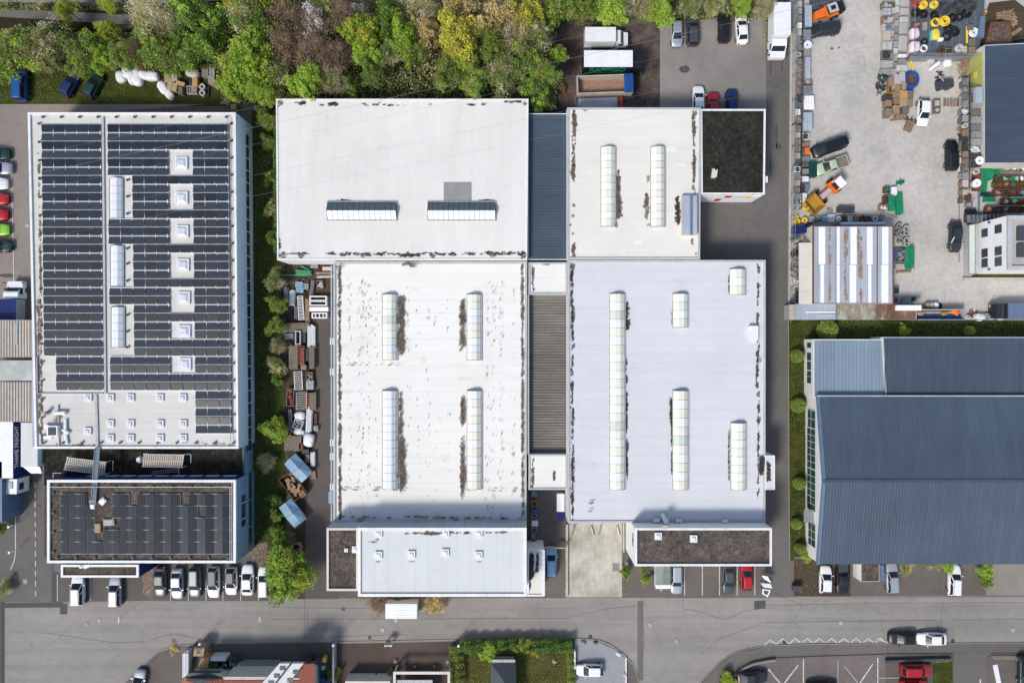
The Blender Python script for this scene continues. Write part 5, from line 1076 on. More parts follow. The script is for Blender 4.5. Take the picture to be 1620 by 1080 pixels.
o = trailer(956, 136, 8.3, 2.7, 2.6, 'trim_beige', 'rust_light', 'open tipper trailer with dirty floor and blue tarpaulin end', 2, 'blue_paint'); o = trailer(945, 164, 6.5, 2.5, 1.6, 'stone_dark', 'silver_sheet', 'flat trailer with grey load partly under the hall roof edge', 2, cat='trailer')
b = MB(); X, Y = W(982, 165, 1.2); b.box(-.2, -1.1, .4, .2, 1.1, 1.6, 0); o = b.build('tail_board', 'red'); o.location = (X, Y, 0); tag(o, 'narrow red board at the end of the flat trailer', 'board')
X, Y = W(893, 138, .8); b = MB(); b.dome(0, 0, 0, .45, 1.0, .7, 8, 3, 0, .2, random.Random(3)); o = b.build('rusty_drum', 'rust'); o.location = (X, Y, 0); tag(o, 'rusty heap of metal among the bushes left of the trailers', 'scrap')
# covered trailer on the street, camping trailer
X, Y = W(634.5, 967, 2.6); o = thing('box_trailer', 'white ribbed box trailer parked on the road between two shrubs', 'trailer', (X, Y, 0)); b = MB(); b.prism([(-2.35, -1.1), (2.35, -1.1), (2.35, 1.1), (-2.35, 1.1)], .5, 2.5, 0, 1)
for i in range(6): b.box(-2.3, -1.0 + i * .37, 2.502, 2.3, -.93 + i * .37, 2.53, 1)
b.build('cargo_box', ['cream_wall', 'white_metal'], o)
for q in (-.5, .5): wheel(o, q, 1.05, .35); wheel(o, q, -1.05, .35)
b = MB(); b.tube((2.35, 0, .5), (3.2, 0, .5), .05, n=5); b.build('tow_bar', 'dark_steel', o)
X, Y = W(1049, 911, 1.6); o = thing('covered_trailer', 'trailer under a grey green tarpaulin beside the silver car', 'trailer', (X, Y, 0)); b = MB(); zs = 1.5; b.box(-1.1, -1.75, .5, 1.1, 1.75, zs, 0); b.add([(-1.12, -1.3, zs), (1.12, -1.3, zs), (1.12, 1.77, zs), (-1.12, 1.77, zs), (0, -1.1, zs + .25), (0, 1.5, zs + .25)], [(0, 1, 4), (1, 2, 5, 4), (2, 3, 5), (3, 0, 4, 5)], 1); b.box(-1.12, -1.9, zs + .002, 1.12, -1.32, zs + .06, 0); b.build('cargo_box', ['white_metal', 'tarp_grey'], o)
for s in (-1, 1): wheel(o, s * 1.05, 0, .32)
b = MB(); b.tube((-.2, -1.9, .5), (0, -2.9, .5), .05, n=5); b.tube((.2, -1.9, .5), (0, -2.9, .5), .05, n=5); b.cyl(0, -2.8, .1, .7, .09, 8); b.build('tow_bar', 'steel', o)
# yard machines
X, Y = W(1311, 17, 1.5); o = thing('tractor', 'orange tractor with black cab roof at the top of the yard', 'tractor', (X, Y, 0), R(200)); b = MB(); b.prism([(.2, -.7), (2.0, -.55), (2.2, 0), (2.0, .55), (.2, .7)], .6, 1.5); b.prism([(-1.4, -.95), (.2, -.95), (.2, .95), (-1.4, .95)], .6, 1.3); b.build('body', 'orange', o); b = MB(); b.box(-1.0, -.6, 1.301, .2, .6, 2.1, 1); b.box(-1.1, -.7, 2.103, .3, .7, 2.2, 0); b.cb(-.4, 0, 2.203, .7, .6, .05, 1); b.build('cab', ['trim_grey', 'car_glass'], o); b = MB(); b.box(-2.4, -.8, .3, -1.45, .8, 1.6); b.build('attachment', 'black_rubber', o); b = MB(); [b.tube((2.2, q, .5), (3.2, q * 1.6, .4), .08, n=5) for q in (-.5, -.2, .2, .5)]; b.tube((3.2, -.9, .4), (3.2, .9, .4), .1, n=5); b.build('fork', 'orange', o)
for q, r in ((-.9, .6), (1.5, .42)): wheel(o, q, 1.0, r, .35); wheel(o, q, -1.0, r, .35)
X, Y = W(1310, 303, 1.2); o = thing('dumper', 'articulated dumper with white cab roof and ochre tipping skip', 'dumper', (X, Y, 0), R(41)); b = MB(); b.prism([(.6, -.95), (2.6, -.8), (2.9, 0), (2.6, .8), (.6, .95)], .6, 1.5); b.box(-1.6, -.45, .6, .6, .45, 1.1); b.build('body', 'orange', o)
b = MB(); b.box(1.2, -.75, 1.501, 2.3, .75, 2.5, 0); b.box(.9, -.55, 1.501, 1.195, .55, 2.2, 1); b.build('cab', ['white_paint', 'car_glass'], o); b = MB(); b.box(-1.4, -.32, 1.103, .5, .32, 1.25); b.build('hood', 'trim_grey', o)
b = MB(); b.add([(-3.9, -1.3, 1.6), (-1.9, -1.3, 1.8), (-1.9, 1.3, 1.8), (-3.9, 1.3, 1.6), (-3.4, -.8, .7), (-2.1, -.8, .7), (-2.1, .8, .7), (-3.4, .8, .7)], [(0, 4, 5, 1), (1, 5, 6, 2), (2, 6, 7, 3), (3, 7, 4, 0), (4, 7, 6, 5)]); b.build('skip', 'ochre', o)
for q in (1.6, -1.2): wheel(o, q, .95, .5, .4); wheel(o, q, -.95, .5, .4)
b = MB(); X, Y = W(1304, 3, 1); b.prism([(-1.9, -.9), (1.7, -.9), (2, 0), (1.7, .9), (-1.9, .9)], .4, 1.1); b.cb(-.3, 0, 1.102, 1.4, 1.3, .5, rz=.05); o = b.build('parked_machine', 'trim_dark'); o.location = (X, Y, 0); o.rotation_euler = (0, 0, .2); tag(o, 'dark machine cut off by the top edge above the orange tractor', 'machine')
o, x0, bl, hw = lorry(1606, 492, 180, 6.2, 2.3, 2.0, 'steel_blue', 'steel_blue', 'black', 'dark lorry with blue load box at the right end of the container row', 'lorry', 1.8, 2.0, hpx=1.8)
# ---------------------------------------------------------------- trees and plants
def leaf(vs, fs, p, s, rng, up=.75):
    nx, ny, nz = rng.gauss(0, 1), rng.gauss(0, 1), rng.gauss(0, 1) + up * 2
    n = Vector((nx, ny, nz)).normalized(); u = n.orthogonal().normalized(); a = rng.uniform(0, 6.28); v = n.cross(u); uu = u * cos(a) + v * sin(a); vv = n.cross(uu)
    l, w_ = s * rng.uniform(.7, 1.3), s * rng.uniform(.35, .6); k = len(vs)
    vs += [p - uu * l, p + vv * w_, p + uu * l, p - vv * w_]; fs.append((k, k + 1, k + 2, k + 3))
def crown_mesh(seed, mats, nclump, nleaf, ls, flat=.7, style='leaf', rough=.30):
    """unit crown: radius about 1, base z=0 to top z=2*flat (scaled later)"""
    rng = random.Random(seed); vs = []; fs = []; mi = []
    lobes = [(rng.uniform(0, 6.28), rng.uniform(.15, rough)) for _ in range(3)]
    for c in range(nclump):
        th = rng.uniform(0, 6.28); ph = math.acos(rng.uniform(-.25, 1)); env = 1 + sum(q * sin((i + 2) * th + a) for i, (a, q) in enumerate(lobes))
        rr = rng.uniform(.45, .92) * env; C_ = Vector((sin(ph) * cos(th) * rr, sin(ph) * sin(th) * rr, flat + cos(ph) * rr * flat)); cr = rng.uniform(.14, .30)
        m = rng.choice(range(len(mats)))
        if style == 'clip': C_ = Vector((0, 0, flat * .9)); cr = .95; m = c % len(mats)
        for i in range(nleaf):
            d = Vector((rng.gauss(0, 1), rng.gauss(0, 1), rng.gauss(0, .9) + .3)).normalized() * cr * rng.uniform(.55, 1.08)
            k0 = len(fs); leaf(vs, fs, C_ + d, ls, rng); mi.append(m)
    if style not in ('leaf', 'clip'):
        for c in range(90 if style == 'bare' else 30):
            th = rng.uniform(0, 6.28); ph = math.acos(rng.uniform(.0, 1)); q = Vector((sin(ph) * cos(th), sin(ph) * sin(th), flat + cos(ph) * flat)) * 1.0; p = Vector((0, 0, flat * .4)) + q * .15
            for k in range(7):
                e = q + Vector((rng.gauss(0, .16), rng.gauss(0, .16), rng.gauss(0, .1))); a = p + (q - p) * rng.uniform(.3, .7); w_ = .007
                sd_ = (e - a).cross(Vector((0, 0, 1))); sd_ = sd_.normalized() * w_ if sd_.length > 1e-4 else Vector((w_, 0, 0)); n0 = len(vs)
                vs += [a - sd_, a + sd_, e]; fs.append((n0, n0 + 1, n0 + 2)); mi.append(len(mats))
    me = bpy.data.meshes.new('crown'); me.from_pydata([tuple(v) for v in vs], [], fs)
    for m in mats: me.materials.append(M[m])
    if style not in ('leaf', 'clip'): me.materials.append(M['twig_pale' if 'pale' in mats[0] or 'olive' in mats[0] else 'twig'])
    me.polygons.foreach_set('material_index', mi); me.update(); return me
KINDS = {
 'bright': (('leaf_bright', 'leaf_bright', 'leaf_lime'), 110, 60, .062, .75, 'leaf'), 'lime': (('leaf_lime', 'leaf_bright', 'leaf_yellow'), 100, 55, .06, .75, 'leaf'), 'yellow': (('leaf_yellow', 'leaf_yellow', 'leaf_lime'), 95, 50, .055, .8, 'mixed'),
 'mid': (('leaf_mid', 'leaf_mid', 'leaf_bright', 'leaf_olive'), 100, 58, .055, .7, 'leaf'), 'deep': (('leaf_deep', 'leaf_mid', 'leaf_bright'), 100, 58, .055, .7, 'leaf'), 'olive': (('leaf_olive', 'leaf_mid', 'leaf_pale'), 85, 50, .048, .75, 'mixed'),
 'pale': (('leaf_pale', 'leaf_olive'), 60, 42, .040, .75, 'bare'), 'brown': (('leaf_brown', 'leaf_pink', 'leaf_brown'), 60, 42, .040, .75, 'bare'), 'blossom': (('leaf_white', 'leaf_pink', 'leaf_brown'), 55, 42, .04, .75, 'bare'), 'rust': (('leaf_rust', 'leaf_brown'), 60, 40, .042, .6, 'bare'), 'straw': (('leaf_straw', 'leaf_olive', 'leaf_straw'), 75, 46, .046, .65, 'bare'), 'round': (('leaf_bright', 'leaf_bright', 'leaf_lime', 'leaf_mid'), 150, 62, .055, .8, 'leaf'), 'ball': (('leaf_mid', 'leaf_olive', 'leaf_bright'), 3, 1500, .07, .8, 'clip')}
tm_cache = {}
def tree_mesh(kind, var):
    k = (kind, var)
    if k not in tm_cache:
        m = KINDS[kind]; tm_cache[k] = crown_mesh(100 * var + len(kind) * 7 + ord(kind[0]), *m[:5], style=m[5], rough=.12 if kind in ('ball', 'round') else .28)
    return tm_cache[k]
trunk_cache = {}
def trunk_mesh(var, pale):
    if (var, pale) not in trunk_cache:
        rng = random.Random(var); b = MB(); b.tube((0, 0, 0), (.03, .02, .45), .05, .035, 7)
        for i in range(6):
            a = i * 1.05 + rng.random(); e = (cos(a) * .45, sin(a) * .45, .75 + rng.random() * .15); b.tube((.03, .02, .32 + .03 * i), e, .024, .008, 5)
            for s in (-.5, .5): b.tube((e[0] * .5, e[1] * .5, .32 + (e[2] - .32) * .5), (cos(a + s) * .6, sin(a + s) * .6, .85), .012, .004, 4)
        me = bpy.data.meshes.new('trunk'); me.from_pydata(b.v, [], b.f); me.materials.append(M['bark_pale' if pale else 'bark']); me.update(); trunk_cache[(var, pale)] = me
    return trunk_cache[(var, pale)]
TN = [0]
def tree(px, py, rpx, hgt, kind, label, name='tree', cat='tree', group=None, base=None, ry=None):
    TN[0] += 1; v = TN[0] % 3; rng = random.Random(TN[0] * 13)
    hc = hgt * .65; X, Y = W(px, py, hc); r = rpx * (104 - hc) / 1080
    o = thing(name, label, cat, (X, Y, 0), rng.uniform(0, 6.28) if ry is None else 0, group)
    c = bpy.data.objects.new('crown', tree_mesh(kind, v)); C.objects.link(c); c.parent = o; b0 = (hgt * .25 if name == 'tree' else .02) if base is None else base
    fl = KINDS[kind][4]; c.location = (0, 0, b0); c.scale = (r, (ry * (104 - hc) / 1080) if ry else r, (hgt - b0) / (2 * fl))
    t = bpy.data.objects.new('trunk' if name == 'tree' else 'stem', trunk_mesh(v, kind in ('pale', 'olive'))); C.objects.link(t); t.parent = o; t.scale = (r, r, hgt * .85); return o
GT = 'trees in the belt above the halls'
TREES = [
 (18, 82, 44, 7, 'mid', 'broad green tree at the far left of the tree belt'), (72, 72, 36, 7, 'olive', 'olive tinged tree right of the broad left tree'), (66, 98, 22, 5, 'straw', 'straw coloured bushy tree above the slanted blue hatchback'), (128, 86, 31, 6, 'mid', 'green tree above the slanted dark green car'), (160, 92, 22, 5, 'bright', 'small bright tree right above the white bulk bags, leftmost'),
 (105, 16, 15, 5, 'lime', 'sparse yellow green tree beside the upper footpath'), (172, 9, 13, 4, 'lime', 'small lime tree between riverside road and footpath'), (172, 50, 16, 5, 'lime', 'thin yellow green tree below the footpath'), (198, 88, 24, 6, 'mid', 'green tree above the white bulk bags'), (219, 80, 17, 7, 'rust', 'reddish brown small tree above the white bulk bags'), (231, 106, 10, 4, 'rust', 'tiny reddish shrub at the edge of the bulk bags'),
 (250, 78, 30, 7.5, 'mid', 'round green tree above the timber and bulk bags'), (280, 96, 25, 6, 'mid', 'green tree hanging over the cardboard boxes'), (240, 28, 38, 9, 'pale', 'large pale willow beside the footpath'), (272, 40, 26, 8, 'pale', 'smaller pale willow right of the large one'), (308, 20, 34, 9, 'deep', 'deep green tree at the top edge right of the willows'), (330, 72, 32, 8, 'deep', 'dark green tree left of the big bright tree'), (292, 62, 18, 7, 'deep', 'dark tree between willow and footpath end'),
 (396, 98, 44, 10, 'bright', 'big bright green tree left of the pale grey hall'), (372, 135, 22, 8, 'bright', 'lower bright tree over the crates'), (415, 148, 22, 8, 'bright', 'bright tree touching the corner of the pale grey hall'), (392, 30, 34, 10, 'olive', 'olive tree above the big bright tree'), (378, 8, 22, 9, 'lime', 'yellow green tree at the top edge above the olive tree'), (425, 45, 24, 9, 'deep', 'deep green tree right above the big bright tree'), (416, 12, 26, 9, 'yellow', 'yellow tinged tree at the top edge'),
 (455, 35, 34, 10, 'brown', 'brown leafless tree at the top edge'), (445, 78, 30, 9, 'brown', 'brown tree below the first leafless one'), (498, 42, 26, 10, 'blossom', 'tree with whitish blossom among brown trees'), (497, 92, 34, 9, 'brown', 'wide pinkish brown tree in the middle of the brown group'), (537, 88, 24, 8, 'brown', 'brown tree at the right side of the brown group'), (438, 116, 28, 8, 'olive', 'olive tree just above the hall corner'), (487, 131, 28, 8, 'bright', 'bright green round tree just above the hall edge'), (530, 125, 24, 7, 'pale', 'pale brown tree above the hall edge'), (545, 30, 26, 9, 'brown', 'brown tree below the top edge, right of the blossom'), (556, 141, 14, 5, 'deep', 'dark shrub at the hall edge'), (515, 12, 25, 9, 'olive', 'olive tree at the top edge above the blossom'),
 (570, 52, 26, 9, 'lime', 'lime green tree right of the brown group'), (584, 85, 22, 8, 'bright', 'bright tree below the lime one'), (589, 117, 20, 7, 'mid', 'green tree below the bright one'), (573, 25, 14, 8, 'blossom', 'small white blossom tree near the top edge'), (617, 30, 28, 9, 'deep', 'dark green tree at the top middle'), (637, 58, 24, 9, 'bright', 'bright narrow tree right of the dark one'), (615, 90, 20, 7, 'olive', 'olive tree above the brown clearing'), (652, 85, 20, 7, 'mid', 'green tree beside the brown clearing'), (660, 22, 30, 9, 'pale', 'pale grey twiggy tree at the top edge'), (675, 55, 24, 8, 'straw', 'straw coloured tree left of the yellow tree'),
 (724, 60, 36, 9, 'yellow', 'big bright yellow tree'), (735, 92, 24, 8, 'lime', 'yellow green tree right below the yellow tree'), (710, 118, 24, 7, 'mid', 'green tree at the right side of the brown clearing'), (722, 12, 26, 8, 'straw', 'straw coloured tree above the yellow tree'), (752, 130, 26, 7, 'mid', 'green tree at the hall edge below the overhead wire'), (790, 28, 34, 9, 'straw', 'wide straw coloured tree right of the yellow tree'), (778, 72, 26, 8, 'mid', 'mid green tree below the wide straw one'), (815, 60, 28, 9, 'pale', 'pale twiggy tree right of the wide straw one'), (795, 118, 30, 8, 'olive', 'olive tree at the right corner of the pale grey hall'), (835, 25, 30, 9, 'yellow', 'yellowish tree at the top edge'), (850, 62, 26, 8, 'olive', 'olive tree over the overhead wire'), (835, 100, 27, 8, 'mid', 'green tree above the blue link roof'), (862, 118, 22, 7, 'mid', 'green tree left of the rubble ground'), (848, 145, 24, 6, 'deep', 'dark tree above the blue link roof'), (882, 90, 14, 6, 'bright', 'small bright tree at the rubble edge'),
 (884, 15, 28, 8, 'mid', 'green tree above the white box van'), (925, 10, 26, 7, 'mid', 'green tree at the top edge above the box van roof'), (965, 18, 26, 6, 'bright', 'bright tree above the overhead wire'), (1008, 8, 24, 7, 'pale', 'pale tree at the top edge'), (1045, 18, 24, 6, 'bright', 'bright grassy tree above the small silver car'), (1090, 8, 20, 5, 'olive', 'olive tree above the dark green grey estate'), (1130, 6, 20, 5, 'olive', 'olive bush above the long black estate'), (1172, 8, 16, 5, 'bright', 'bright bush above the white car right of the estate'), (1208, 14, 17, 5, 'pale', 'pale bush left of the white box lorry')]
for (x, y, r, hh, k, l) in TREES: tree(x, y, r, hh, k, l, group=GT)
tree(455, 906, 41, 7, 'round', 'big bright green street tree at the left of the street office', base=1.2)
PL = [(434, 680, 20, 3, 'bright', 'round bright green shrub on the lawn strip', 'shrub'), (421, 731, 16, 2, 'pale', 'round greyish shrub on the lawn strip', 'shrub'), (420, 188, 17, 3.5, 'mid', 'green shrub beside the upper corner of the pale grey hall', 'shrub'), (424, 225, 12, 2.4, 'mid', 'small shrub against the pale grey hall, upper', 'shrub'), (427, 280, 11, 2.4, 'deep', 'dark shrub against the pale grey hall', 'shrub'), (428, 330, 12, 2.4, 'olive', 'olive shrub against the pale grey hall', 'shrub'), (430, 375, 11, 2.4, 'deep', 'shrub against the lower corner of the pale grey hall', 'shrub'),
 (434, 445, 17, 3.2, 'olive', 'feathery olive bush beside the green pipes', 'shrub'), (438, 482, 15, 3.2, 'mid', 'feathery bush left of the steel frames', 'shrub'), (436, 515, 15, 3, 'mid', 'dark feathery bush left of the weathered planks', 'shrub'), (438, 548, 13, 3, 'pale', 'pale feathery bush left of the timber stacks', 'shrub'), (437, 578, 15, 2.5, 'olive', 'olive bush left of the red crates', 'shrub'), (438, 600, 10, 2, 'deep', 'dark bush below the olive one', 'shrub'),
 (434, 790, 10, 2, 'deep', 'dark bush left of the blue skips', 'shrub'), (436, 815, 10, 2, 'mid', 'green bush beside the lower blue skip', 'shrub'), (436, 840, 11, 2.2, 'mid', 'green bush above the clay drum', 'shrub'), (445, 862, 15, 2.4, 'deep', 'dark bush behind the big street tree', 'shrub'),
 (1311, 521.5, 16.5, 2.2, 'ball', 'round clipped bush in the dark lawn, the largest', 'clipped bush'), (1430, 522, 9, 1.3, 'lime', 'small spiky yellow green bush in the dark lawn', 'shrub'), (1535, 523, 8, 1.6, 'ball', 'small round olive bush in the dark lawn', 'clipped bush'),
 (1262, 563, 11, 1.8, 'ball', 'topmost clipped ball bush on the lawn beside the hall wall', 'clipped bush'), (1264, 641, 12, 1.8, 'ball', 'second clipped ball bush on the lawn, left of the hall corner', 'clipped bush'), (1266, 765, 10, 1.7, 'ball', 'third clipped ball bush on the lawn, level with the roof ridge', 'clipped bush'), (1261, 829, 9, 1.5, 'ball', 'fourth clipped ball bush on the lawn, dull olive', 'clipped bush'), (1267, 868, 9, 1.6, 'ball', 'lowest clipped ball bush at the hall corner', 'clipped bush'),
 (1561, 905, 12, 2, 'bright', 'bright green bush beside the concrete driveway', 'shrub'), (1561, 919, 12, 1.8, 'mid', 'lower green bush beside the concrete driveway', 'shrub'), (1502, 894, 11, 1.4, 'bright', 'low bush above the white estate', 'shrub'), (1480, 891, 11, 1.0, 'olive', 'low yellow green planting along the hall wall', 'shrub'), (1435, 894, 14, 1.2, 'olive', 'low olive planting above the empty bays', 'shrub'),
 (599, 956, 19, 1.6, 'rust', 'reddish bare shrub left of the white box trailer', 'shrub'), (687, 956, 19, 1.6, 'straw', 'straw yellow bare shrub right of the white box trailer', 'shrub'), (773, 1031, 15, 2.2, 'bright', 'round bright bush inside the garden hedge', 'shrub'), (1150, 1078, 14, 1.5, 'bright', 'bright green bush at the bottom beside the dark blue grey car', 'shrub'), (6, 932, 13, 1.8, 'olive', 'dark olive bush at the left edge above the road', 'shrub'), (3, 835, 9, 2, 'deep', 'dark hedge bush at the left edge', 'shrub'),
 (1021, 902, 7, 1.6, 'mid', 'upper small bush in the row left of the covered trailer', 'shrub'), (1021, 918, 7, 1.6, 'bright', 'lower small bush in the row left of the covered trailer', 'shrub'), (990, 905, 9, 2, 'deep', 'dark green plant at the corner of the concrete pad', 'shrub'), (575, 939, 9, 1.5, 'mid', 'green bush in the corner of the street office', 'shrub'), (325, 1024, 8, .4, 'olive', 'low weeds above the tan machine', 'shrub'), (275, 1026, 8, .3, 'straw', 'dry weeds at the curved pavement', 'shrub'), (618, 1062, 6, 1, 'mid', 'small green plant beside the pergola', 'shrub'), (528, 1068, 10, 1.4, 'deep', 'dark bush beside the grey yard wall', 'shrub'), (828, 1020, 13, 1.8, 'yellow', 'yellow flowering bush in the garden hedge', 'shrub'), (846, 1032, 7, 1.4, 'yellow', 'small yellow bush in the garden', 'shrub'), (1278, 880, 9, 1.2, 'bright', 'bright small bush at the lower hall corner', 'shrub'), (630, 941, 12, 1.2, 'deep', 'dark shrub behind the white box trailer', 'shrub')]
for (x, y, r, hh, k, l, ct) in PL: tree(x, y, r, hh, k, l, 'shrub', ct, base=.02)
def hedge(P, wpx, hgt, mats, label, dens=26, seed=1):
    rng = random.Random(seed); vs = []; fs = []; mi = []; (ox, oy) = W(*P[0])
    for (xa, ya), (xb, yb) in zip(P, P[1:]):
        L = hypot(xb - xa, yb - ya); n = int(L * wpx / 10 * dens)
        for i in range(n):
            t = rng.random(); s = rng.uniform(-.5, .5) * (1 + rng.gauss(0, .12)); x = xa + (xb - xa) * t - (yb - ya) / L * s * wpx; y = ya + (yb - ya) * t + (xb - xa) / L * s * wpx
            z = hgt * (1 - abs(s) ** 3 * 2.2) * rng.uniform(.6, 1.08) + .15 * sin(x * .35) + .12 * sin(y * .5 + x * .1); X, Y = W(x, y, z)
            leaf(vs, fs, Vector((X - ox, Y - oy, max(.05, z))), .13, rng, .5); mi.append(0 if rng.random() < .6 else 1)
    me = bpy.data.meshes.new('hedge'); me.from_pydata([tuple(v) for v in vs], [], fs)
    for m in mats: me.materials.append(M[m])
    me.polygons.foreach_set('material_index', mi); o = bpy.data.objects.new('hedge', me); C.objects.link(o); o.location = (ox, oy, 0); return tag(o, label, 'hedge')
hedge([(728, 1022), (905, 1021)], 22, 1.6, ('leaf_deep', 'leaf_mid'), 'long garden hedge along the road beside the grey driveway', 34, 2)
hedge([(722, 1022), (724, 1085)], 22, 1.5, ('leaf_mid', 'leaf_olive'), 'garden hedge running down beside the brown forecourt', 30, 3)
hedge([(902, 1028), (905, 1085)], 12, 1.2, ('leaf_mid', 'leaf_olive'), 'narrow hedge between garden and grey driveway', 26, 4)
hedge([(1474, 1046), (1506, 1043)], 4, .6, ('leaf_mid', 'leaf_olive'), 'low planting at the top of the small grass patch', 20, 5)
hedge([(435, 175), (436, 400)], 7, 1.2, ('leaf_deep', 'leaf_mid'), 'thin hedge along the wall of the pale grey hall', 14, 6)
hedge([(440, 790), (438, 862)], 13, 1.0, ('leaf_deep', 'leaf_mid'), 'low uneven hedge strip at the lower lawn edge', 12, 8)
# undergrowth: nobody could count it
def scatter(name, polys, n, size, mats, seed, zmax=1.0, label=None):
    rng = random.Random(seed); vs = []; fs = []; mi = []
    for (x0, y0, x1, y1, w_) in polys:
        for i in range(int(n * w_)):
            x, y = rng.uniform(x0, x1), rng.uniform(y0, y1); z = zmax * rng.random() ** 1.5 * (.5 + .5 * sin(x * .11 + 1.3 * sin(y * .13))) + .05; X, Y = W(x, y, z); leaf(vs, fs, Vector((X, Y, z)), size * rng.uniform(.6, 1.3), rng, .5); mi.append(min(len(mats) - 1, int(rng.random() * len(mats))))
    me = bpy.data.meshes.new(name); me.from_pydata([tuple(v) for v in vs], [], fs)
    for m in mats: me.materials.append(M[m])
    me.polygons.foreach_set('material_index', mi); o = bpy.data.objects.new(name, me); C.objects.link(o); return tag(o, label, kind='stuff')
scatter('undergrowth', [(-60, 52, 350, 112, 2.0), (350, 0, 880, 165, 3.0), (880, -10, 1215, 30, .9), (800, 100, 880, 175, .5), (-60, 5, 210, 16, .2), (-60, -2, 350, 0, .05)], 9000, .22, ('leaf_deep', 'leaf_mid', 'leaf_olive', 'leaf_pale', 'leaf_brown', 'leaf_mid'), 21, 2.0, 'low green and brown undergrowth between the trees')
scatter('grass', [(400, 180, 440, 560, .45), (400, 560, 452, 860, .45), (1250, 512, 1290, 880, .5), (1314, 508, 1640, 533, .8), (735, 1035, 900, 1090, .9), (-60, 112, 200, 160, .6)], 5200, .09, ('leaf_deep', 'leaf_mid', 'leaf_olive'), 22, .35, 'rough grass with tufts on the lawn strips')
scatter('weeds', [(1252, 885, 1345, 895, .1), (893, 830, 900, 940, .3), (984, 830, 992, 940, .2), (1262, 892, 1300, 940, .15), (446, 415, 470, 560, .5), (900, 26, 1045, 38, .4), (1205, 28, 1216, 80, .15), (1250, 500, 1252, 510, .05)], 1500, .08, ('leaf_mid', 'leaf_olive', 'leaf_straw'), 23, .3, 'scattered weeds along walls and kerbs')
# ---------------------------------------------------------------- stored goods
rq = random.Random(404)
def at(name, px, py, rz, label, cat, group=None, h=.8, z=0):
    return thing(name, label, cat, (*W(px, py, h + z), z), R(rz), group)
def mm(v, h=.8): return v * (104 - h) / 1080
def up(o, z):
    k = (104 - .7 - z) / (104 - .7); o.location = (o.location.x * k, o.location.y * k, o.location.z + z); return o
def slab(px, py, w, d, mat, label, hgt=None, rz=0, group=None, name='paving_stone_pallet', cat='pallet', nx=2, ny=2, top=None):
    w, d = mm(w), mm(d); hgt = hgt or rq.uniform(.6, 1.1); o = at(name, px, py, rz, label, cat, group, hgt); b = MB()
    for s in (-1, 0, 1): b.cb(s * w * .4, 0, .02, .1, d * .96, .09)
    b.cb(0, 0, .112, w * .98, d * .98, .03); b.build('pallet', 'wood_grey', o)
    b = MB(); g = .015
    for i in range(nx):
        for j in range(ny): 
            b.cb(-w / 2 + w * (i + .5) / nx, -d / 2 + d * (j + .5) / ny, .145, w / nx - g * 2, d / ny - g * 2, hgt - .145 + rq.uniform(-.03, .03), i % 2 if top else 0)
    b.build('stack', [mat, top or mat], o); return o
def crate(px, py, w, d, mat, label, hgt=.8, rz=0, fill=None, group=None, name='crate', cat='crate'):
    w, d = mm(w), mm(d); o = at(name, px, py, rz, label, cat, group, hgt); b = MB(); frame(b, [(-w / 2, -d / 2), (w / 2, -d / 2), (w / 2, d / 2), (-w / 2, d / 2)], .07, .05, hgt); b.box(-w / 2 + .072, -d / 2 + .072, .05, w / 2 - .072, d / 2 - .072, .12); b.build('box', mat, o)
    if fill:
        b = MB(); n = int(7 + w * d * 3)
        for i in range(n): b.cb(rq.uniform(-w / 2 + .25, w / 2 - .25) if w > .7 else 0, rq.uniform(-d / 2 + .25, d / 2 - .25) if d > .7 else 0, .125 + i * .012, min(w * .5, rq.uniform(.2, .7)), min(d * .5, rq.uniform(.12, .4)), rq.uniform(.15, hgt - .1), rz=rq.uniform(0, 3))
        b.build('contents', fill, o)
    return o
def timber(px, py, w, d, mat, label, hgt=.8, rz=0, group=None, n=6, name='timber_stack', cat='timber'):
    w, d = mm(w), mm(d); o = at(name, px, py, rz, label, cat, group, hgt); b = MB()
    for s in (-1, 1): b.cb(0, s * d * .3, .0, w, .1, .1)
    b.build('bearer', 'wood_grey', o); b = MB()
    L = max(1, int(hgt / .14))
    for k in range(L):
        for i in range(n): b.cb(-w / 2 + w * (i + .5) / n, rq.uniform(-.04, .04) * d, .102 + k * .14, w / n * .9, d * rq.uniform(.93, 1.0), .125)
    b.build('planks', mat, o); return o
def ring(px, py, ro, label, mat='concrete', ri=None, hgt=.6, group='concrete rings', z=0, name='concrete_ring', cat='concrete ring'):
    ro = mm(ro); b = MB(); b.ring(0, 0, 0, hgt, ro, (ri and mm(ri)) or ro * .62, 18); o = b.build(name, mat); o.location = (*W(px, py, hgt + z), z); return tag(o, label, cat, group)
def coil(px, py, r, mat, label, n=4, group='pipe coils on the grey platform', z=.25, hgt=.5, inner=.35):
    o = None; r = mm(r); b = MB(); t = (r - r * inner) / n / 2
    for i in range(n):
        for k in range(max(1, int(hgt / (t * 2.2)))): b.torus(rq.uniform(-.03, .03), rq.uniform(-.03, .03), t + k * t * 1.9, r * inner + t * (2 * i + 1), t * .92, 22, 5)
    o = b.build('pipe_coil', mat, smooth=True); o.location = (*W(px, py, z + .3), z); o.rotation_euler = (0, 0, rq.uniform(0, 6)); return tag(o, label, 'pipe coil', group)
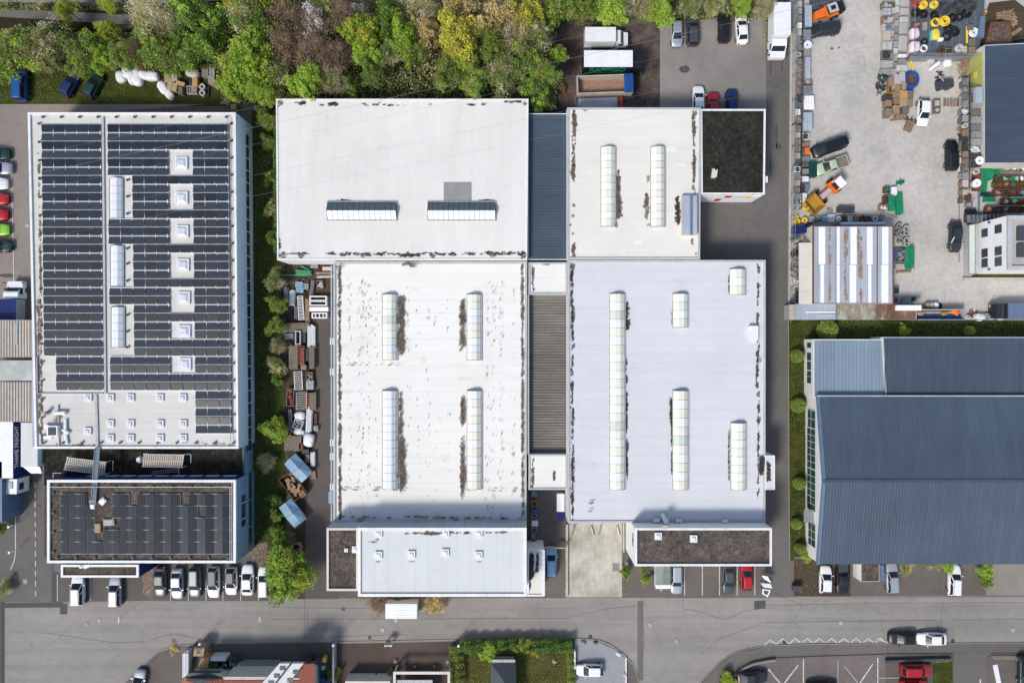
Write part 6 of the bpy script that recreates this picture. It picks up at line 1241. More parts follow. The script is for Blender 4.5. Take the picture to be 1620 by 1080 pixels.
def pipes(px, py, w, d, mat, label, rz=0, hgt=.5, n=6, group=None, lying=True, z=0, name='pipe_bundle', cat='pipes', strap='wood_grey'):
    w, d = mm(w), mm(d); o = at(name, px, py, rz, label, cat, group, hgt, z); b = MB(); r = w / n / 2
    for k in range(max(1, int(hgt / (2 * r)))):
        for i in range(n - (k % 2)): x = -w / 2 + r * (2 * i + 1 + (k % 2)); q = rq.uniform(-.06, .06) * d; b.tube((x, -d / 2 + q, r + .1 + k * r * 1.75), (x, d / 2 + q, r + .1 + k * r * 1.75), r * .86, n=8)
    b.build('pipes', mat, o); b = MB()
    for s in (-1, 1): b.cb(0, s * d * .3, .0, w * 1.04, .09, .098)
    b.build('bearer', strap, o); return o
def box(px, py, w, d, mat, label, hgt=.9, rz=0, lid=None, group=None, name='storage_box', cat='box', z=0):
    w, d = mm(w), mm(d); o = at(name, px, py, rz, label, cat, group, hgt, z); b = MB(); b.cb(0, 0, .04, w * .97, d * .97, hgt - .1); b.build('body', mat, o); b = MB(); b.cb(0, 0, hgt - .055, w, d, .05); b.cb(0, 0, hgt - .003, w * .8, .05, .02); b.build('lid', lid or mat, o); return o
def bag(px, py, rx, ry, label, mat='plastic_white', hgt=.9, rz=0, group=None, z=0, name='bulk_bag', cat='bulk bag'):
    b = MB(); rx, ry = mm(rx), mm(ry); n = 20; rings = []
    rr = random.Random(int(px * 7 + py)); ph = rr.uniform(0, 6)
    prof = [(1.0, 0), (1.06, .3), (1.02, .7), (.85, .93), (.4, 1.0)]
    for f, zz_ in prof:
        rings.append([(rx * f * (abs(cos(a)) ** .6) * (1 if cos(a) > 0 else -1) * (1 + .06 * sin(5 * a + ph + zz_ * 4)), ry * f * (abs(sin(a)) ** .6) * (1 if sin(a) > 0 else -1) * (1 + .06 * cos(4 * a + ph + zz_ * 3)), hgt * zz_ * (1 + .05 * sin(3 * a + ph))) for a in [2 * pi * i / n for i in range(n)]])
    vs = [p for r_ in rings for p in r_]; fs = [(k * n + i, k * n + (i + 1) % n, (k + 1) * n + (i + 1) % n, (k + 1) * n + i) for k in range(len(prof) - 1) for i in range(n)] + [tuple(range((len(prof) - 1) * n, len(prof) * n))]
    b.add(vs, fs); o = b.build(name, mat, smooth=True); o.location = (*W(px, py, hgt * .7 + z), z); o.rotation_euler = (0, 0, R(rz)); return tag(o, label, cat, group)
def grid(px, py, w, d, mat, label, n=8, rz=0, z=.6, name='metal_grid', cat='metal grid', along=True):
    w, d = mm(w), mm(d); o_ = MB(); b = o_
    for s in (-1, 1): b.cb(s * (w / 2 - .04), 0, z, .08, d, .08)
    for i in range(n + 1): b.cb(0, -d / 2 + .04 + (d - .08) * i / n, z + .004, w - .02, .07, .06)
    for s in (-1, 1):
        for t in (-1, 1): b.cb(s * (w / 2 - .04), t * (d / 2 - .06), 0, .08, .08, z - .002)
    o = b.build(name, mat); o.location = (*W(px, py, z), 0); o.rotation_euler = (0, 0, R(rz)); return tag(o, label, cat)
def heap(px, py, rx, ry, mat, label, hgt=.5, n=14, name='scrap_heap', cat='heap', L=.7, rz=0, group=None, z=0):
    b = MB(); rx, ry = mm(rx), mm(ry)
    for i in range(n):
        a = rq.uniform(0, 6.28); q = rq.random() ** .5; p = Vector((rx * q * cos(a), ry * q * sin(a), .08 + hgt * (1 - q) * rq.random() + i * .01)); d = Vector((rq.gauss(0, 1), rq.gauss(0, 1), rq.gauss(0, .25))).normalized() * L * rq.uniform(.3, .6); b.tube(p - d, p + d, .07, .06, 5)
    o = b.build(name, mat); o.location = (*W(px, py, .5), z); o.rotation_euler = (0, 0, R(rz)); return tag(o, label, cat, group)
# --- yard: fence along the lane
def fence(P, hgt, label, step=2.5, mat='grey_rail', panel=None, lean=0):
    (ox, oy) = W(*P[0]); o = thing('fence', label, 'fence', (ox, oy, 0)); b = MB(); pts = [W(*p) for p in P]
    posts = []
    for (x0, y0), (x1, y1) in zip(pts, pts[1:]):
        L = hypot(x1 - x0, y1 - y0); n = max(1, int(L / step))
        for i in range(n + 1): posts.append((x0 + (x1 - x0) * i / n - ox, y0 + (y1 - y0) * i / n - oy))
        for z in (.15, hgt * .55, hgt - .05): b.tube((x0 - ox, y0 - oy, z), (x1 - ox, y1 - oy, z), .03, n=4)
        for i in range(int(L / .25)): t = i / int(L / .25); x, y = x0 + (x1 - x0) * t - ox, y0 + (y1 - y0) * t - oy; b.tube((x, y, .15), (x, y, hgt), .008, n=3, cap=False)
    b.build('mesh_panel', mat, o)
    for x, y in posts: b = MB(); b.cb(x, y, 0, .07, .07, hgt + .1); b.build('post', mat, o)
    return o
fence([(1253, -30), (1251, 200), (1249, 380), (1248, 500)], 2.2, 'long grey mesh fence between the lane and the storage yard', 3.2)
fence([(1248, 505), (1440, 506), (1640, 507)], 1.8, 'grey mesh fence between the containers and the dark lawn', 3.4)
b = MB(); (x0, y0), (x1, y1) = W(1252, -20), W(1248, 505); b.add([(x0 - .2, y0, .0), (x0 + .12, y0, .0), (x1 + .12, y1, .0), (x1 - .2, y1, 0), (x0 - .2, y0, .3), (x0 + .12, y0, .3), (x1 + .12, y1, .3), (x1 - .2, y1, .3)], [(4, 7, 6, 5), (0, 4, 5, 1), (0, 3, 7, 4), (1, 5, 6, 2), (2, 6, 7, 3)]); o = b.build('fence_plinth', 'stone_light', None, loc=(x0, y0, 0)); tag(o, 'pale concrete plinth under the yard fence', 'wall')
# rack along the fence: a long low shelf with many goods
def shelf(px0, py0, px1, py1, label, levels=(1.0,), mat='steel', bay=2.6):
    (x0, y0), (x1, y1) = W(px0, py0, 1), W(px1, py1, 1); cx, cy = (x0 + x1) / 2, (y0 + y1) / 2; o = thing('storage_rack', label, 'rack', (cx, cy, 0)); w, d = abs(x1 - x0), abs(y1 - y0); n = max(1, int(d / bay))
    for i in range(n + 1):
        y = -d / 2 + d * i / n
        for s in (-1, 1): b = MB(); b.cb(s * w / 2, y, 0, .1, .1, max(levels) + .5); b.build('post', mat, o)
    for z in levels:
        b = MB()
        for s in (-1, 1): b.cb(s * w / 2, 0, z, .07, d, .1)
        for i in range(int(d / .5)): b.cb(0, -d / 2 + d * (i + .5) / int(d / .5), z + .02, w - .08, .1, .05)
        b.build('shelf', 'dark_steel', o)
    return o
shelf(1262, 0, 1270, 190, 'narrow steel rack between fence and yard edge, upper stretch'); shelf(1258, 195, 1268, 330, 'narrow steel rack between fence and yard edge, lower stretch')
shelf(1537, 135, 1553, 258, 'wide steel rack against the dark ribbed hall', (1.1, 2.8)); shelf(1523, 120, 1534, 300, 'narrow steel rack in front of the wide one')
matsl = ['stone_grey', 'stone_light', 'wood_grey', 'rust_light', 'concrete', 'steel', 'stone_dark', 'wood', 'plastic_white', 'dark_steel', 'stone_grey', 'steel', 'concrete']
names_ = {'stone_grey': 'grey stone', 'stone_light': 'pale stone', 'wood_grey': 'weathered wood', 'rust_light': 'rusty brown', 'concrete': 'concrete grey', 'steel': 'steel grey', 'stone_dark': 'dark stone', 'wood': 'wooden', 'plastic_white': 'white', 'dark_steel': 'black', 'sky_blue': 'light blue', 'cardboard': 'cardboard brown', 'trim_beige': 'beige', 'rust': 'rusty', 'orange': 'orange', 'ochre': 'ochre', 'mint': 'mint green', 'green_pipe': 'green'}
def randgoods(x, y, w, d, place, i, rngm=matsl, z=0, hmax=1.0):
    m = rq.choice(rngm); c = names_[m]; h_ = rq.uniform(.4, hmax); r = rq.random(); o_ = ORD[i]
    if r < .35: o = slab(x, y, w * .92, d * .9, m, f'{c} goods on a pallet {place}, {o_} from the top', h_, rq.uniform(-4, 4), name='loaded_pallet', nx=rq.choice((1, 2, 3)), ny=rq.choice((1, 2, 3)))
    elif r < .55: o = crate(x, y, w * .92, d * .9, m, f'open {c} crate {place}, {o_} from the top', h_, rq.uniform(-5, 5), rq.choice(('rust_light', 'steel', 'stone_grey', 'wood', 'dark_steel')))
    elif r < .7: o = timber(x, y, w * .9, d * .92, m if m in ('wood', 'wood_grey', 'rust_light') else 'wood_grey', f'stack of beams {place}, {o_} from the top', h_, rq.uniform(-5, 5), n=4)
    elif r < .8: o = ring(x, y, min(w, d) * .45, f'concrete ring {place}, {o_} from the top', 'stone_light', None, h_)
    elif r < .9: o = box(x, y, w * .85, d * .85, m, f'closed {c} box {place}, {o_} from the top', h_, rq.uniform(-6, 6))
    else: o = heap(x, y, w * .4, d * .4, m, f'loose {c} pieces {place}, {o_} from the top', .4)
    return up(o, z)
for i in range(17): randgoods(1265.5 - i * .18, 6 + i * 11.4, 8, 10, 'on the upper fence rack', i, z=1.18, hmax=.5)
for i in range(12): randgoods(1262.5 - i * .1, 203 + i * 10.8, 9, 10, 'on the lower fence rack', i, z=1.18, hmax=.5)
for i in range(12): randgoods(1545.5, 143 + i * 11.6, 15, 11, 'on the wide east rack', i, z=3.0, hmax=.6)
for i in range(15): randgoods(1528, 130 + i * 11.4, 9, 11, 'on the narrow east rack', i, z=1.18, hmax=.5)
for i in range(12): randgoods(1521.5, 178 + i * 12.6, 7, 10, 'before the east racks', i, hmax=.7)
# outer fence row: containers and packs along x 1270-1290
Y1_ = [(1279, 25, 11, 34, 'long grey blue steel trough at the top of the fence row', 'light_blue_roof', 1.2), (1277, 55, 12, 16, 'grey box below the long steel trough', 'steel', 1.1), (1277, 84, 11, 12, 'grey pallet pack below the round white lid', 'stone_grey', .8), (1278, 107, 8, 33, 'long pale blue steel box in the fence row', 'silver_sheet', 1.0), (1277, 143, 14, 15, 'grey box above the white panels', 'steel', 1.1), (1278, 192, 14, 28, 'grey trough with rusty side in the fence row', 'silver_sheet', 1.2)]
for x, y, w_, d_, l, m, hh in Y1_: box(x, y, w_, d_, m, l, hh, lid='silver_sheet' if 'blue' in l else m)
b = MB(); b.cyl(0, 0, 0, .9, .55, 16); b.cyl(0, 0, .903, .98, .62, 16); b.cyl(-.1, -.1, .982, 1.0, .12, 8, 1); o = b.build('round_container', ['plastic_white', 'dark_steel']); o.location = (*W(1278, 71, .9), 0); tag(o, 'round white container in the fence row', 'container')
o = coil(1279, 130, 8, 'rust_light', 'tangled brown coil in the fence row', 3, None, 0, .4, .5)
for i in range(4): b = MB(); b.cb(0, 0, .02 + i * .0, .38, 2.1, .1 + i * .03); b.cb(0, 0, .123 + i * .03, .3, 1.9, .03); o = b.build('white_board', 'white_paint'); o.location = (*W(1272.5 + i * 4.2, 163, .5), .5); o.rotation_euler = (0, 0, .05); tag(o, f'upright white panel in the fence row, {ORD[i]} from the left', 'panel', 'white panels in the fence row')
for (x, y, w_, d_, m, l, k) in ((1275, 216, 11, 10, 'plastic_white', 'white frame lying on pallets in the fence row', 'c'), (1268, 218, 8, 10, 'wood_grey', 'weathered pallet left of the white frame', 's'), (1275, 228, 13, 8, 'rust_light', 'rusty boards above the orange crate', 't'), (1277, 239, 7, 11, 'orange', 'orange crate in the fence row', 'b'), (1270, 240, 7, 11, 'stone_dark', 'dark pallet left of the orange crate', 's'), (1275, 251, 13, 9, 'steel', 'steel frames below the orange crate', 't'), (1274, 260, 13, 8, 'stone_dark', 'dark grey packs below the steel frames', 's'), (1275, 271, 14, 8, 'stone_grey', 'grey packs with black gap in the fence row', 's'), (1273, 283, 13, 8, 'plastic_white', 'white packs near the dumper, upper', 's'), (1270, 298, 10, 12, 'wine', 'dull red machine part in the fence row', 'c'), (1277, 297, 6, 12, 'steel_blue', 'blue grey box beside the dull red part', 'b'), (1271, 312, 12, 14, 'plastic_white', 'white striped boards near the yellow coils', 't'), (1262, 316, 8, 12, 'steel', 'steel bars at the fence near the yellow coils', 't')):
    m = 'paint_wine' if m == 'wine' else m
    {'c': lambda: crate(x, y, w_, d_, m, l, .7, 0, 'dark_steel'), 's': lambda: slab(x, y, w_, d_, m, l, .8), 't': lambda: timber(x, y, w_, d_, m, l, .7, n=5), 'b': lambda: box(x, y, w_, d_, m, l, .9)}[k]()
b = MB(); b.cb(0, 0, 0, 1.15, 2.2, .9, 0); b.cb(0, 0, .903, 1.2, 2.25, .06, 0); b.cb(0, .0, .965, .9, .06, .04, 0); o = b.build('dark_container', 'dark_green'); o.location = (*W(1286, 268, .9), 0); tag(o, 'dark green container left of the pale green pickup', 'container')
# --- pallet columns in the middle of the yard
for i, y in enumerate((5, 18, 31, 39.5, 48, 61.5, 73, 88, 97.5, 107.5)):
    d_ = (11, 11, 9, 7, 11, 11, 13, 5, 9, 10)[i]; slab(1431.5 - i * .5, y, 13 + (4 if i == 9 else 0), d_, ('stone_light', 'stone_light', 'stone_light', 'concrete', 'stone_light', 'stone_light', 'stone_light', 'plastic_white', 'stone_grey', 'stone_light')[i], f'pale stone slab pallet in the column touching the grey platform, {ORD[i]} from the top', .95, 0, 'pallets of stone slabs', nx=1, ny=1)
for i in range(13):
    y = 4 + i * 11; slab(1420 - i * .45, y, 6.5, 9.5, rq.choice(('stone_grey', 'stone_light', 'concrete')), f'narrow stone pallet in the middle pallet column, {ORD[i]} from the top', rq.uniform(.6, .9), 0, 'pallets of stone slabs', nx=1, ny=2)
for i in range(10):
    y = 17 + i * 12; slab(1413.5 - i * .3, y, 6, 10, rq.choice(('stone_grey', 'stone_light', 'stone_grey')), f'small stone pallet in the inner left pallet column, {ORD[i]} from the top', rq.uniform(.5, .8), 0, 'pallets of stone slabs', nx=1, ny=2)
for (x, y, w_, d_, m, l, k) in ((1406, 8, 20, 9, 'wood_grey', 'open wooden crate at the top left of the pallet columns', 'c'), (1403.5, 18.5, 12, 11, 'silver_sheet', 'pale blue grey pallet pack in the outer pallet column', 's'), (1406, 31, 18, 14, 'wood', 'wooden crate holding a round plate', 'c'), (1403, 43, 13, 10, 'stone_light', 'pale pallet with a dark round opening', 's'), (1403, 57, 12, 15, 'trim_beige', 'beige covered pallet in the outer pallet column', 'b'), (1404, 72, 15, 13, 'stone_light', 'pale slabs with reddish edge in the outer pallet column', 's'), (1404, 86, 16, 14, 'wood_grey', 'crate of dark tangled metal in the outer pallet column', 'h'), (1402, 101, 12, 12, 'stone_light', 'pale striped slabs below the tangled metal', 't'), (1401, 113, 14, 9, 'stone_grey', 'grey slabs above the green heap', 't')):
    {'c': lambda: crate(x, y, w_, d_, m, l, .8, 0, 'stone_light'), 's': lambda: slab(x, y, w_, d_, m, l, .85), 't': lambda: timber(x, y, w_, d_, m, l, .7, n=5), 'b': lambda: box(x, y, w_, d_, m, l, .7), 'h': lambda: crate(x, y, w_, d_, m, l, .7, 0, 'dark_steel')}[k]()
b = MB(); b.cyl(0, 0, 0, .05, .45, 12); o = b.build('stone_disc', 'steel_blue'); o.location = (*W(1405.5, 43, 1), .92); tag(o, 'dark blue round lid on the pale pallet', 'lid')
heap(1398, 122, 8, 7, 'dark_green', 'green and brown tangled heap left of the timber packs', .5, 30); heap(1394, 139, 9, 9, 'dark_steel', 'dark scrap heap left of the timber packs', .4, 34); crate(1409, 141, 7, 13, 'ochre', 'ochre crate between dark scrap and timber packs', .7, 0, 'rust'); box(1404.5, 154, 13, 8, 'dark_steel', 'black box below the dark scrap', .8)
# timber packs (stepped pile)
tp = [(1411, 129, 9, 13, 'wood'), (1420, 125, 10, 16, 'stone_light'), (1428, 121, 8, 15, 'stone_light'), (1421, 139, 10, 12, 'wood'), (1429.5, 136, 9, 13, 'cardboard'), (1417, 150, 8, 9, 'wood'), (1430, 149.5, 11, 13, 'wood_orange'), (1440, 149, 10, 11, 'wood_grey'), (1419, 160, 10, 10, 'wood'), (1429, 163, 12, 12, 'cardboard'), (1440, 162, 9, 12, 'wood'), (1418, 173, 10, 13, 'wood'), (1433, 174, 11, 12, 'wood_grey'), (1424, 184, 12, 8, 'wood'), (1406, 163, 9, 10, 'wood'), (1406, 178, 9, 13, 'wood_grey')]
for i, (x, y, w_, d_, m) in enumerate(tp): timber(x, y, w_, d_, m, f'pack of sawn timber in the stepped pile beside the white car, {ORD[i]} counted downward', rq.uniform(.7, 1.2), 0, 'timber packs in the yard', 5, 'timber_pack')
timber(1424, 188, 30, 3, 'wood_grey', 'loose long planks at the foot of the timber pile', .25, 8, n=2); timber(1439, 199, 12, 17, 'wood', 'pale pallets leaning below the timber pile', .5, -22, n=5, name='pallet_stack', cat='pallets'); heap(1440, 187, 6, 4, 'dark_steel', 'black bundle above the leaning pallets', .4, 10)
# blue skip with rust
b = MB(); b.torus(0, 0, .55, .95, .28, 20, 6, 0, 1, 1.1); b.cyl(0, 0, .05, .4, .85, 16, 1); o = b.build('round_tank', ['blue_paint', 'rust']); o.location = (*W(1442, 126, .6), 0); tag(o, 'round blue tank with rusty inside right of the timber packs', 'tank'); box(1440, 139, 10, 8, 'blue_paint', 'dark blue box below the round blue tank', .7)
timber(1443, 107, 2, 26, 'yellow', 'narrow yellow beam below the grey platform', .3, 10, n=1, name='yellow_beam')
# objects right of white car
heap(1488, 108, 6, 5, 'plastic_white', 'white crumpled wrap with black pieces', .5, 14); heap(1488, 122, 5, 10, 'dark_steel', 'black machine scraps below the white wrap', .5, 26)
crate(1483, 168, 10, 22, 'wood_grey', 'narrow wooden box with two pale lids', .6, 0); box(1483, 163, 7, 8, 'trim_beige', 'square beige lid on the narrow wooden box', .3, z=.45); b = MB(); b.cyl(0, 0, 0, .15, .3, 12); o = b.build('stone_disc', 'stone_light'); o.location = (*W(1483, 174, .6), .5); tag(o, 'round pale lid on the narrow wooden box', 'lid')
b = MB(); b.prism([(-.9, -.5), (.2, -.7), (.2, .7), (-.9, .5)], .3, 1.1, 0); b.box(.22, -.6, .2, 1.4, .6, 1.2, 0); [b.tube((q, -.75, .3), (q, .75, .3), .3, n=10, m=0) for q in (-.5, .8)]; b.tube((0, .4, 1.1), (-.6, 1.3, 1.0), .08, n=5, m=1); o = b.build('forklift', ['dark_steel', 'trim_grey']); o.location = (*W(1493, 133, 1), 0); o.rotation_euler = (0, 0, .1); tag(o, 'small dark loader with black bonnet in the yard', 'loader')
for i in range(5): timber(1495 + i * 5.2, 162, 3.5, 13, 'rust_light' if i % 2 else 'wood_grey', f'thin brown rack bars right of the narrow wooden box, {ORD[i]} from the left', .2, 0, 'thin brown rack bars', 2, 'bar_bundle', 'bars')
b = MB(); b.prism([(-1.0, -.35), (.8, -.1), (1.0, .35), (-.8, .1)], .1, .5); o = b.build('white_sheet_metal', 'white_paint'); o.location = (*W(1479, 104, .5), 0); o.rotation_euler = (0, 0, .5); tag(o, 'white folded panel below the grey platform', 'panel')
bag(1473, 93, 5, 7, 'white rubble bag at the lower edge of the grey platform', 'stone_light', .9); bag(1500, 99, 6, 6, 'white crumpled bag below the grey platform', 'plastic_white', .7)
heap(1528, 100, 10, 7, 'wood', 'loose sawn boards beside the lime green wall', .6, 40, L=1.1); heap(1528, 112, 10, 6, 'cardboard', 'pile of pale brown boards beside the lime green wall', .6, 34, L=1.2); bag(1527, 126, 9, 4, 'long pale rolled sack below the boards', 'stone_light', .6); crate(1533, 135, 8, 10, 'wood_orange', 'orange brown wooden crate below the rolled sack', .7, 0, 'wood'); crate(1524, 134, 7, 9, 'wood_grey', 'weathered crate left of the orange brown one', .6, 0, 'wood_grey')
box(1549, 150, 10, 24, 'silver_sheet', 'long pale grey steel housing beside the ribbed roof', .6, lid='silver_sheet', z=3.5); 
for x, y, l in ((1550, 254, 'white cable reel lid beside the ribbed roof corner'), (1546, 289.5, 'white cable reel lid beside the green pipes')): ring(x, y, 6.5, l, 'white_paint', 1.6, .5, 'white cable reel lids', 3.1 if y < 260 else .9, 'cable_reel', 'cable reel')
for i, y in enumerate((262, 271, 280, 297)): box(1547.5, y, 10, 8, 'rust' if i != 0 else 'stone_light', f'round brown or pale tub beside the green pipes, {ORD[i]} from the top', .9)
# --- grey platform, top right, with railing
z0 = 1.6; Pp = [W(1441, -60, z0), W(1562, -60, z0), W(1556, 30, z0), W(1548, 88, z0), W(1441, 88, z0)]; o = thing('grating_platform', 'raised grey grating platform crowded with pipe coils', 'platform', (*W(1495, 40, z0), 0)); b = MB(); b.prism(Pp, z0 - .15, z0); b.build('deck', 'dark_platform' if 0 else 'silver_sheet', o, True).data.materials[0] = simple('platform_grey', (.085, .10, .12), .6, .15, 1.5)
b = MB(); (x0, y0), (x1, y1) = W(1441, 88, z0), W(1548, 88, z0); b.box(x0, y0 - .3, 0, x1, y0 - .002, z0 - .16); b.build('skirt', 'steel', o, True)
for i in range(9):
    x, y = W(1441 + i * 13.2, 89, z0); b = MB(); b.tube((x, y, z0), (x, y, z0 + 1), .04, n=4); b.build('railing_post', 'grey_rail', o, True)
for i in range(9):
    x, y = W(1442, i * 11, z0); b = MB(); b.tube((x, y, z0), (x, y, z0 + 1), .04, n=4); b.build('railing_post', 'grey_rail', o, True)
b = MB(); A = (*W(1441, 89, z0), z0 + 1); B_ = (*W(1548, 89, z0), z0 + 1); C_ = (*W(1442, -50, z0), z0 + 1); b.tube(A, B_, .05, n=4); b.tube(A, C_, .05, n=4); b.tube((A[0], A[1], z0 + .5), (B_[0], B_[1], z0 + .5), .03, n=4); b.build('railing', 'grey_rail', o, True)
b = MB()
for i in range(9): x, y = W(1446 + i * 12, 86, z0); b.box(x, y, z0 + .001, x + .06, y + 8.3, z0 + .012)
b.build('deck_joint', 'steel', o, True)
zp = z0 + .01
for i, (x, y, r, m, n, l) in enumerate([(1461, 7.5, 6.5, 'yellow', 3, 'yellow pipe coil at the upper left of the platform'), (1478, 7, 6.5, 'yellow', 3, 'yellow pipe coil, second from the left on the platform'), (1480.5, 35, 7, 'yellow', 2, 'yellow ring coil on black coils'), (1495, 33, 8.5, 'yellow', 3, 'larger yellow coil with pale inner coil'), (1450, 20, 7, 'black_rubber', 3, 'dark coil below the red and black hose'), (1462, 22, 7, 'black_rubber', 3, 'dark coil right of the leftmost dark coil'), (1494, 12, 10.5, 'dark_steel', 4, 'large grey black coil in the top row, left'), (1512, 12, 9, 'dark_steel', 4, 'large grey black coil in the top row, middle'), (1535, 8, 11, 'dark_steel', 4, 'largest grey black coil in the top row, right'), (1524, 4, 8, 'dark_steel', 3, 'grey black coil squeezed between larger ones'), (1530, 20, 8, 'black_rubber', 3, 'black coil below the largest coil'), (1508, 28, 7, 'black_rubber', 3, 'black coil right of the yellow coils'), (1519, 27, 6, 'black_rubber', 2, 'small black coil above the platform middle'), (1479, 24, 7, 'black_rubber', 3, 'black coil above the yellow ring coil'), (1502, 46, 8, 'black_rubber', 3, 'black coil right of the yellow and white sacks'), (1511, 50, 8, 'black_rubber', 3, 'black coil in the platform middle, lower right'), (1498, 58, 7, 'black_rubber', 2, 'low black coil beside the yellow and white sacks'), (1541, 51, 7.5, 'white_metal', 4, 'silver white coil on a wooden pallet'), (1463, 66, 5.5, 'black_rubber', 1, 'black hexagonal coil left, upper'), (1462, 76.5, 6, 'plastic_white', 1, 'white rimmed ring with black inside'), (1518, 76, 6.5, 'stone_light', 3, 'beige coil beside the rusty frames'), (1450, 4, 7, 'red', 2, 'red and black hose coil at the platform corner')]):
    coil(x, y, r, m, l, n, 'pipe coils on the grey platform', zp, .5, .3 if n > 2 else .62)
bag(1448, 52, 6, 8, 'pale pink wrapped pack on the platform, upper', 'plastic_pink', .9, 10, None, zp); bag(1448, 73, 7, 8, 'pale pink and white wrapped pack on the platform, lower', 'plastic_pink', .9, 0, None, zp); bag(1481, 54, 6, 8, 'yellow and white sack on the platform', 'yellow', .7, 5, None, zp); bag(1476, 55, 3, 8, 'mint green sack beside the yellow one', 'mint', .6, 0, None, zp); bag(1489, 62, 4, 3, 'small white sack beside the yellow one', 'plastic_white', .5, 0, None, zp)
up(crate(1451, 39, 10, 8, 'rust', 'rusty crate on the platform above the pink packs', .5, 0, 'rust_light'), zp); up(slab(1463.5, 41, 7, 12, 'stone_grey', 'grey sack pack beside the rusty crate', .5), zp)
up(crate(1491, 80, 9, 10, 'rust', 'rusty lattice frame at the platform edge, left', .7, 0, 'dark_steel'), zp); up(crate(1502, 81, 12, 9, 'rust_light', 'orange brown lattice frame at the platform edge', .7, 0, 'dark_steel'), zp)
o = pipes(1530.5, 56, 3.4, 26, 'yellow', 'upright yellow post lying on the platform', 0, .3, 2, z=zp, name='yellow_post'); up(timber(1538, 67, 8, 11, 'wood_grey', 'wooden pallet pack below the silver white coil', .6), zp); up(timber(1538, 80, 9, 12, 'wood', 'pale wooden pallet pack at the lower platform corner', .6), zp); up(timber(1536, 43, 9, 8, 'wood_grey', 'wooden pack above the silver white coil', .5), zp)
up(slab(1527, 78, 6, 10, 'stone_light', 'pale striped pack beside the beige coil', .5), zp)
b = MB(); b.prism([(-.5, -1.4), (.5, -1.6), (.7, 1.5), (.1, 1.7)], 0, .5); o = b.build('blue_tarpaulin', 'steel_blue'); o.location = (*W(1548, 45, z0), zp); tag(o, 'blue tarpaulin heap at the right side of the platform', 'tarpaulin')
# person in orange on the platform
def person(px, py, rz, label, z, jacket='orange', h=1.75):
    o = thing('person', label, 'person', (*W(px, py, z + 1.0), z), R(rz)); me = bpy.data.meshes.new('body'); P = [((0, 0, .95), .15), ((0, .02, 1.2), .15), ((0, .06, 1.42), .17), ((0, .09, 1.55), .065), ((0, .13, 1.67), .11)]; E = [(0, 1), (1, 2), (2, 3), (3, 4)]
    for s in (-1, 1):
        k = len(P); P += [((s * .10, 0, .88), .10), ((s * .12, .08 * s, .5), .075), ((s * .13, -.04 + .1 * s, .08), .05), ((s * .14, .12 + .1 * s, .04), .045)]; E += [(0, k), (k, k + 1), (k + 1, k + 2), (k + 2, k + 3)]
        k = len(P); P += [((s * .2, .06, 1.42), .075), ((s * .3, .12, 1.16), .055), ((s * .24, .36, 1.02), .042), ((s * .23, .44, 1.0), .035)]; E += [(2, k), (k, k + 1), (k + 1, k + 2), (k + 2, k + 3)]
        for f in range(5): k2 = len(P); P.append(((s * (.23 + (f - 2) * .018), .52 - abs(f - 2) * .01, .99), .012)); E.append((k + 3, k2))
    me.from_pydata([p for p, r in P], E, []); ob = bpy.data.objects.new('body', me); C.objects.link(ob); sk = ob.modifiers.new('s', 'SKIN'); 
    for i, (p, r) in enumerate(P): me.skin_vertices[0].data[i].radius = (r, r)
    me.skin_vertices[0].data[0].use_root = True; ob.modifiers.new('d', 'SUBSURF').levels = 1; ob.modifiers['d'].render_levels = 1
    dg = bpy.context.evaluated_depsgraph_get(); m2 = bpy.data.meshes.new_from_object(ob.evaluated_get(dg)); bpy.data.objects.remove(ob)
    m2.materials.clear(); [m2.materials.append(M[q]) for q in (jacket, 'skin', 'trim_dark')]
    for p in m2.polygons:
        c = p.center; p.material_index = 1 if (c.z > 1.56 or (c.y > .40 and c.z > .9)) else (2 if c.z < .1 else 0); p.use_smooth = True
    body = bpy.data.objects.new('body', m2); C.objects.link(body); body.parent = o
    b = MB(); b.dome(0, .12, 1.69, .125, .14, .12, 12, 4); b.build('helmet', 'yellow', o, smooth=True); return o
person(1556, 21, 150, 'person in orange work clothes and yellow helmet bending at the platform edge', .02)
# right of platform: timber heap, brown container with soil
pipes(1587, 25, 11, 22, 'wood', 'pale wooden lattice pallet lying right of the worker', 90, .2, 5, name='wooden_grid', cat='pallet'); heap(1597, 24, 10, 9, 'wood', 'loose wooden boards heap on dark soil', .7, 40, L=1.1); heap(1604, 32, 8, 7, 'cardboard', 'pale splintered boards at the right of the wood heap', .5, 24)
b = MB(); X, Y = W(1578, 52, 1.6); b.prism([(-1.9, -1.9), (2.2, -1.9), (2.2, 1.7), (-.9, 1.7)], .1, 1.5, 0); b.add([(-1.7, -1.7, 1.502), (2.0, -1.7, 1.502), (2.0, 1.5, 1.502), (-.75, 1.5, 1.502), (.3, 0, 1.75)], [(0, 1, 4), (1, 2, 4), (2, 3, 4), (3, 0, 4)], 1); o = b.build('soil_container', ['rust', 'moss_brown']); o.location = (X, Y, 0); tag(o, 'large brown skip of earth above the dark ribbed roof', 'skip'); b = None
timber(1608, 50, 6, 20, 'rust_light', 'reddish beams at the right edge beside the brown skip', .4, -55, n=2); heap(1613, 62, 8, 4, 'dark_steel', 'dark debris strip above the ribbed roof', .4, 16)
struct('soil_patch', [(1565, 5), (1605, 0), (1625, 15), (1625, 70), (1560, 74), (1552, 40)], .03, 'soil')
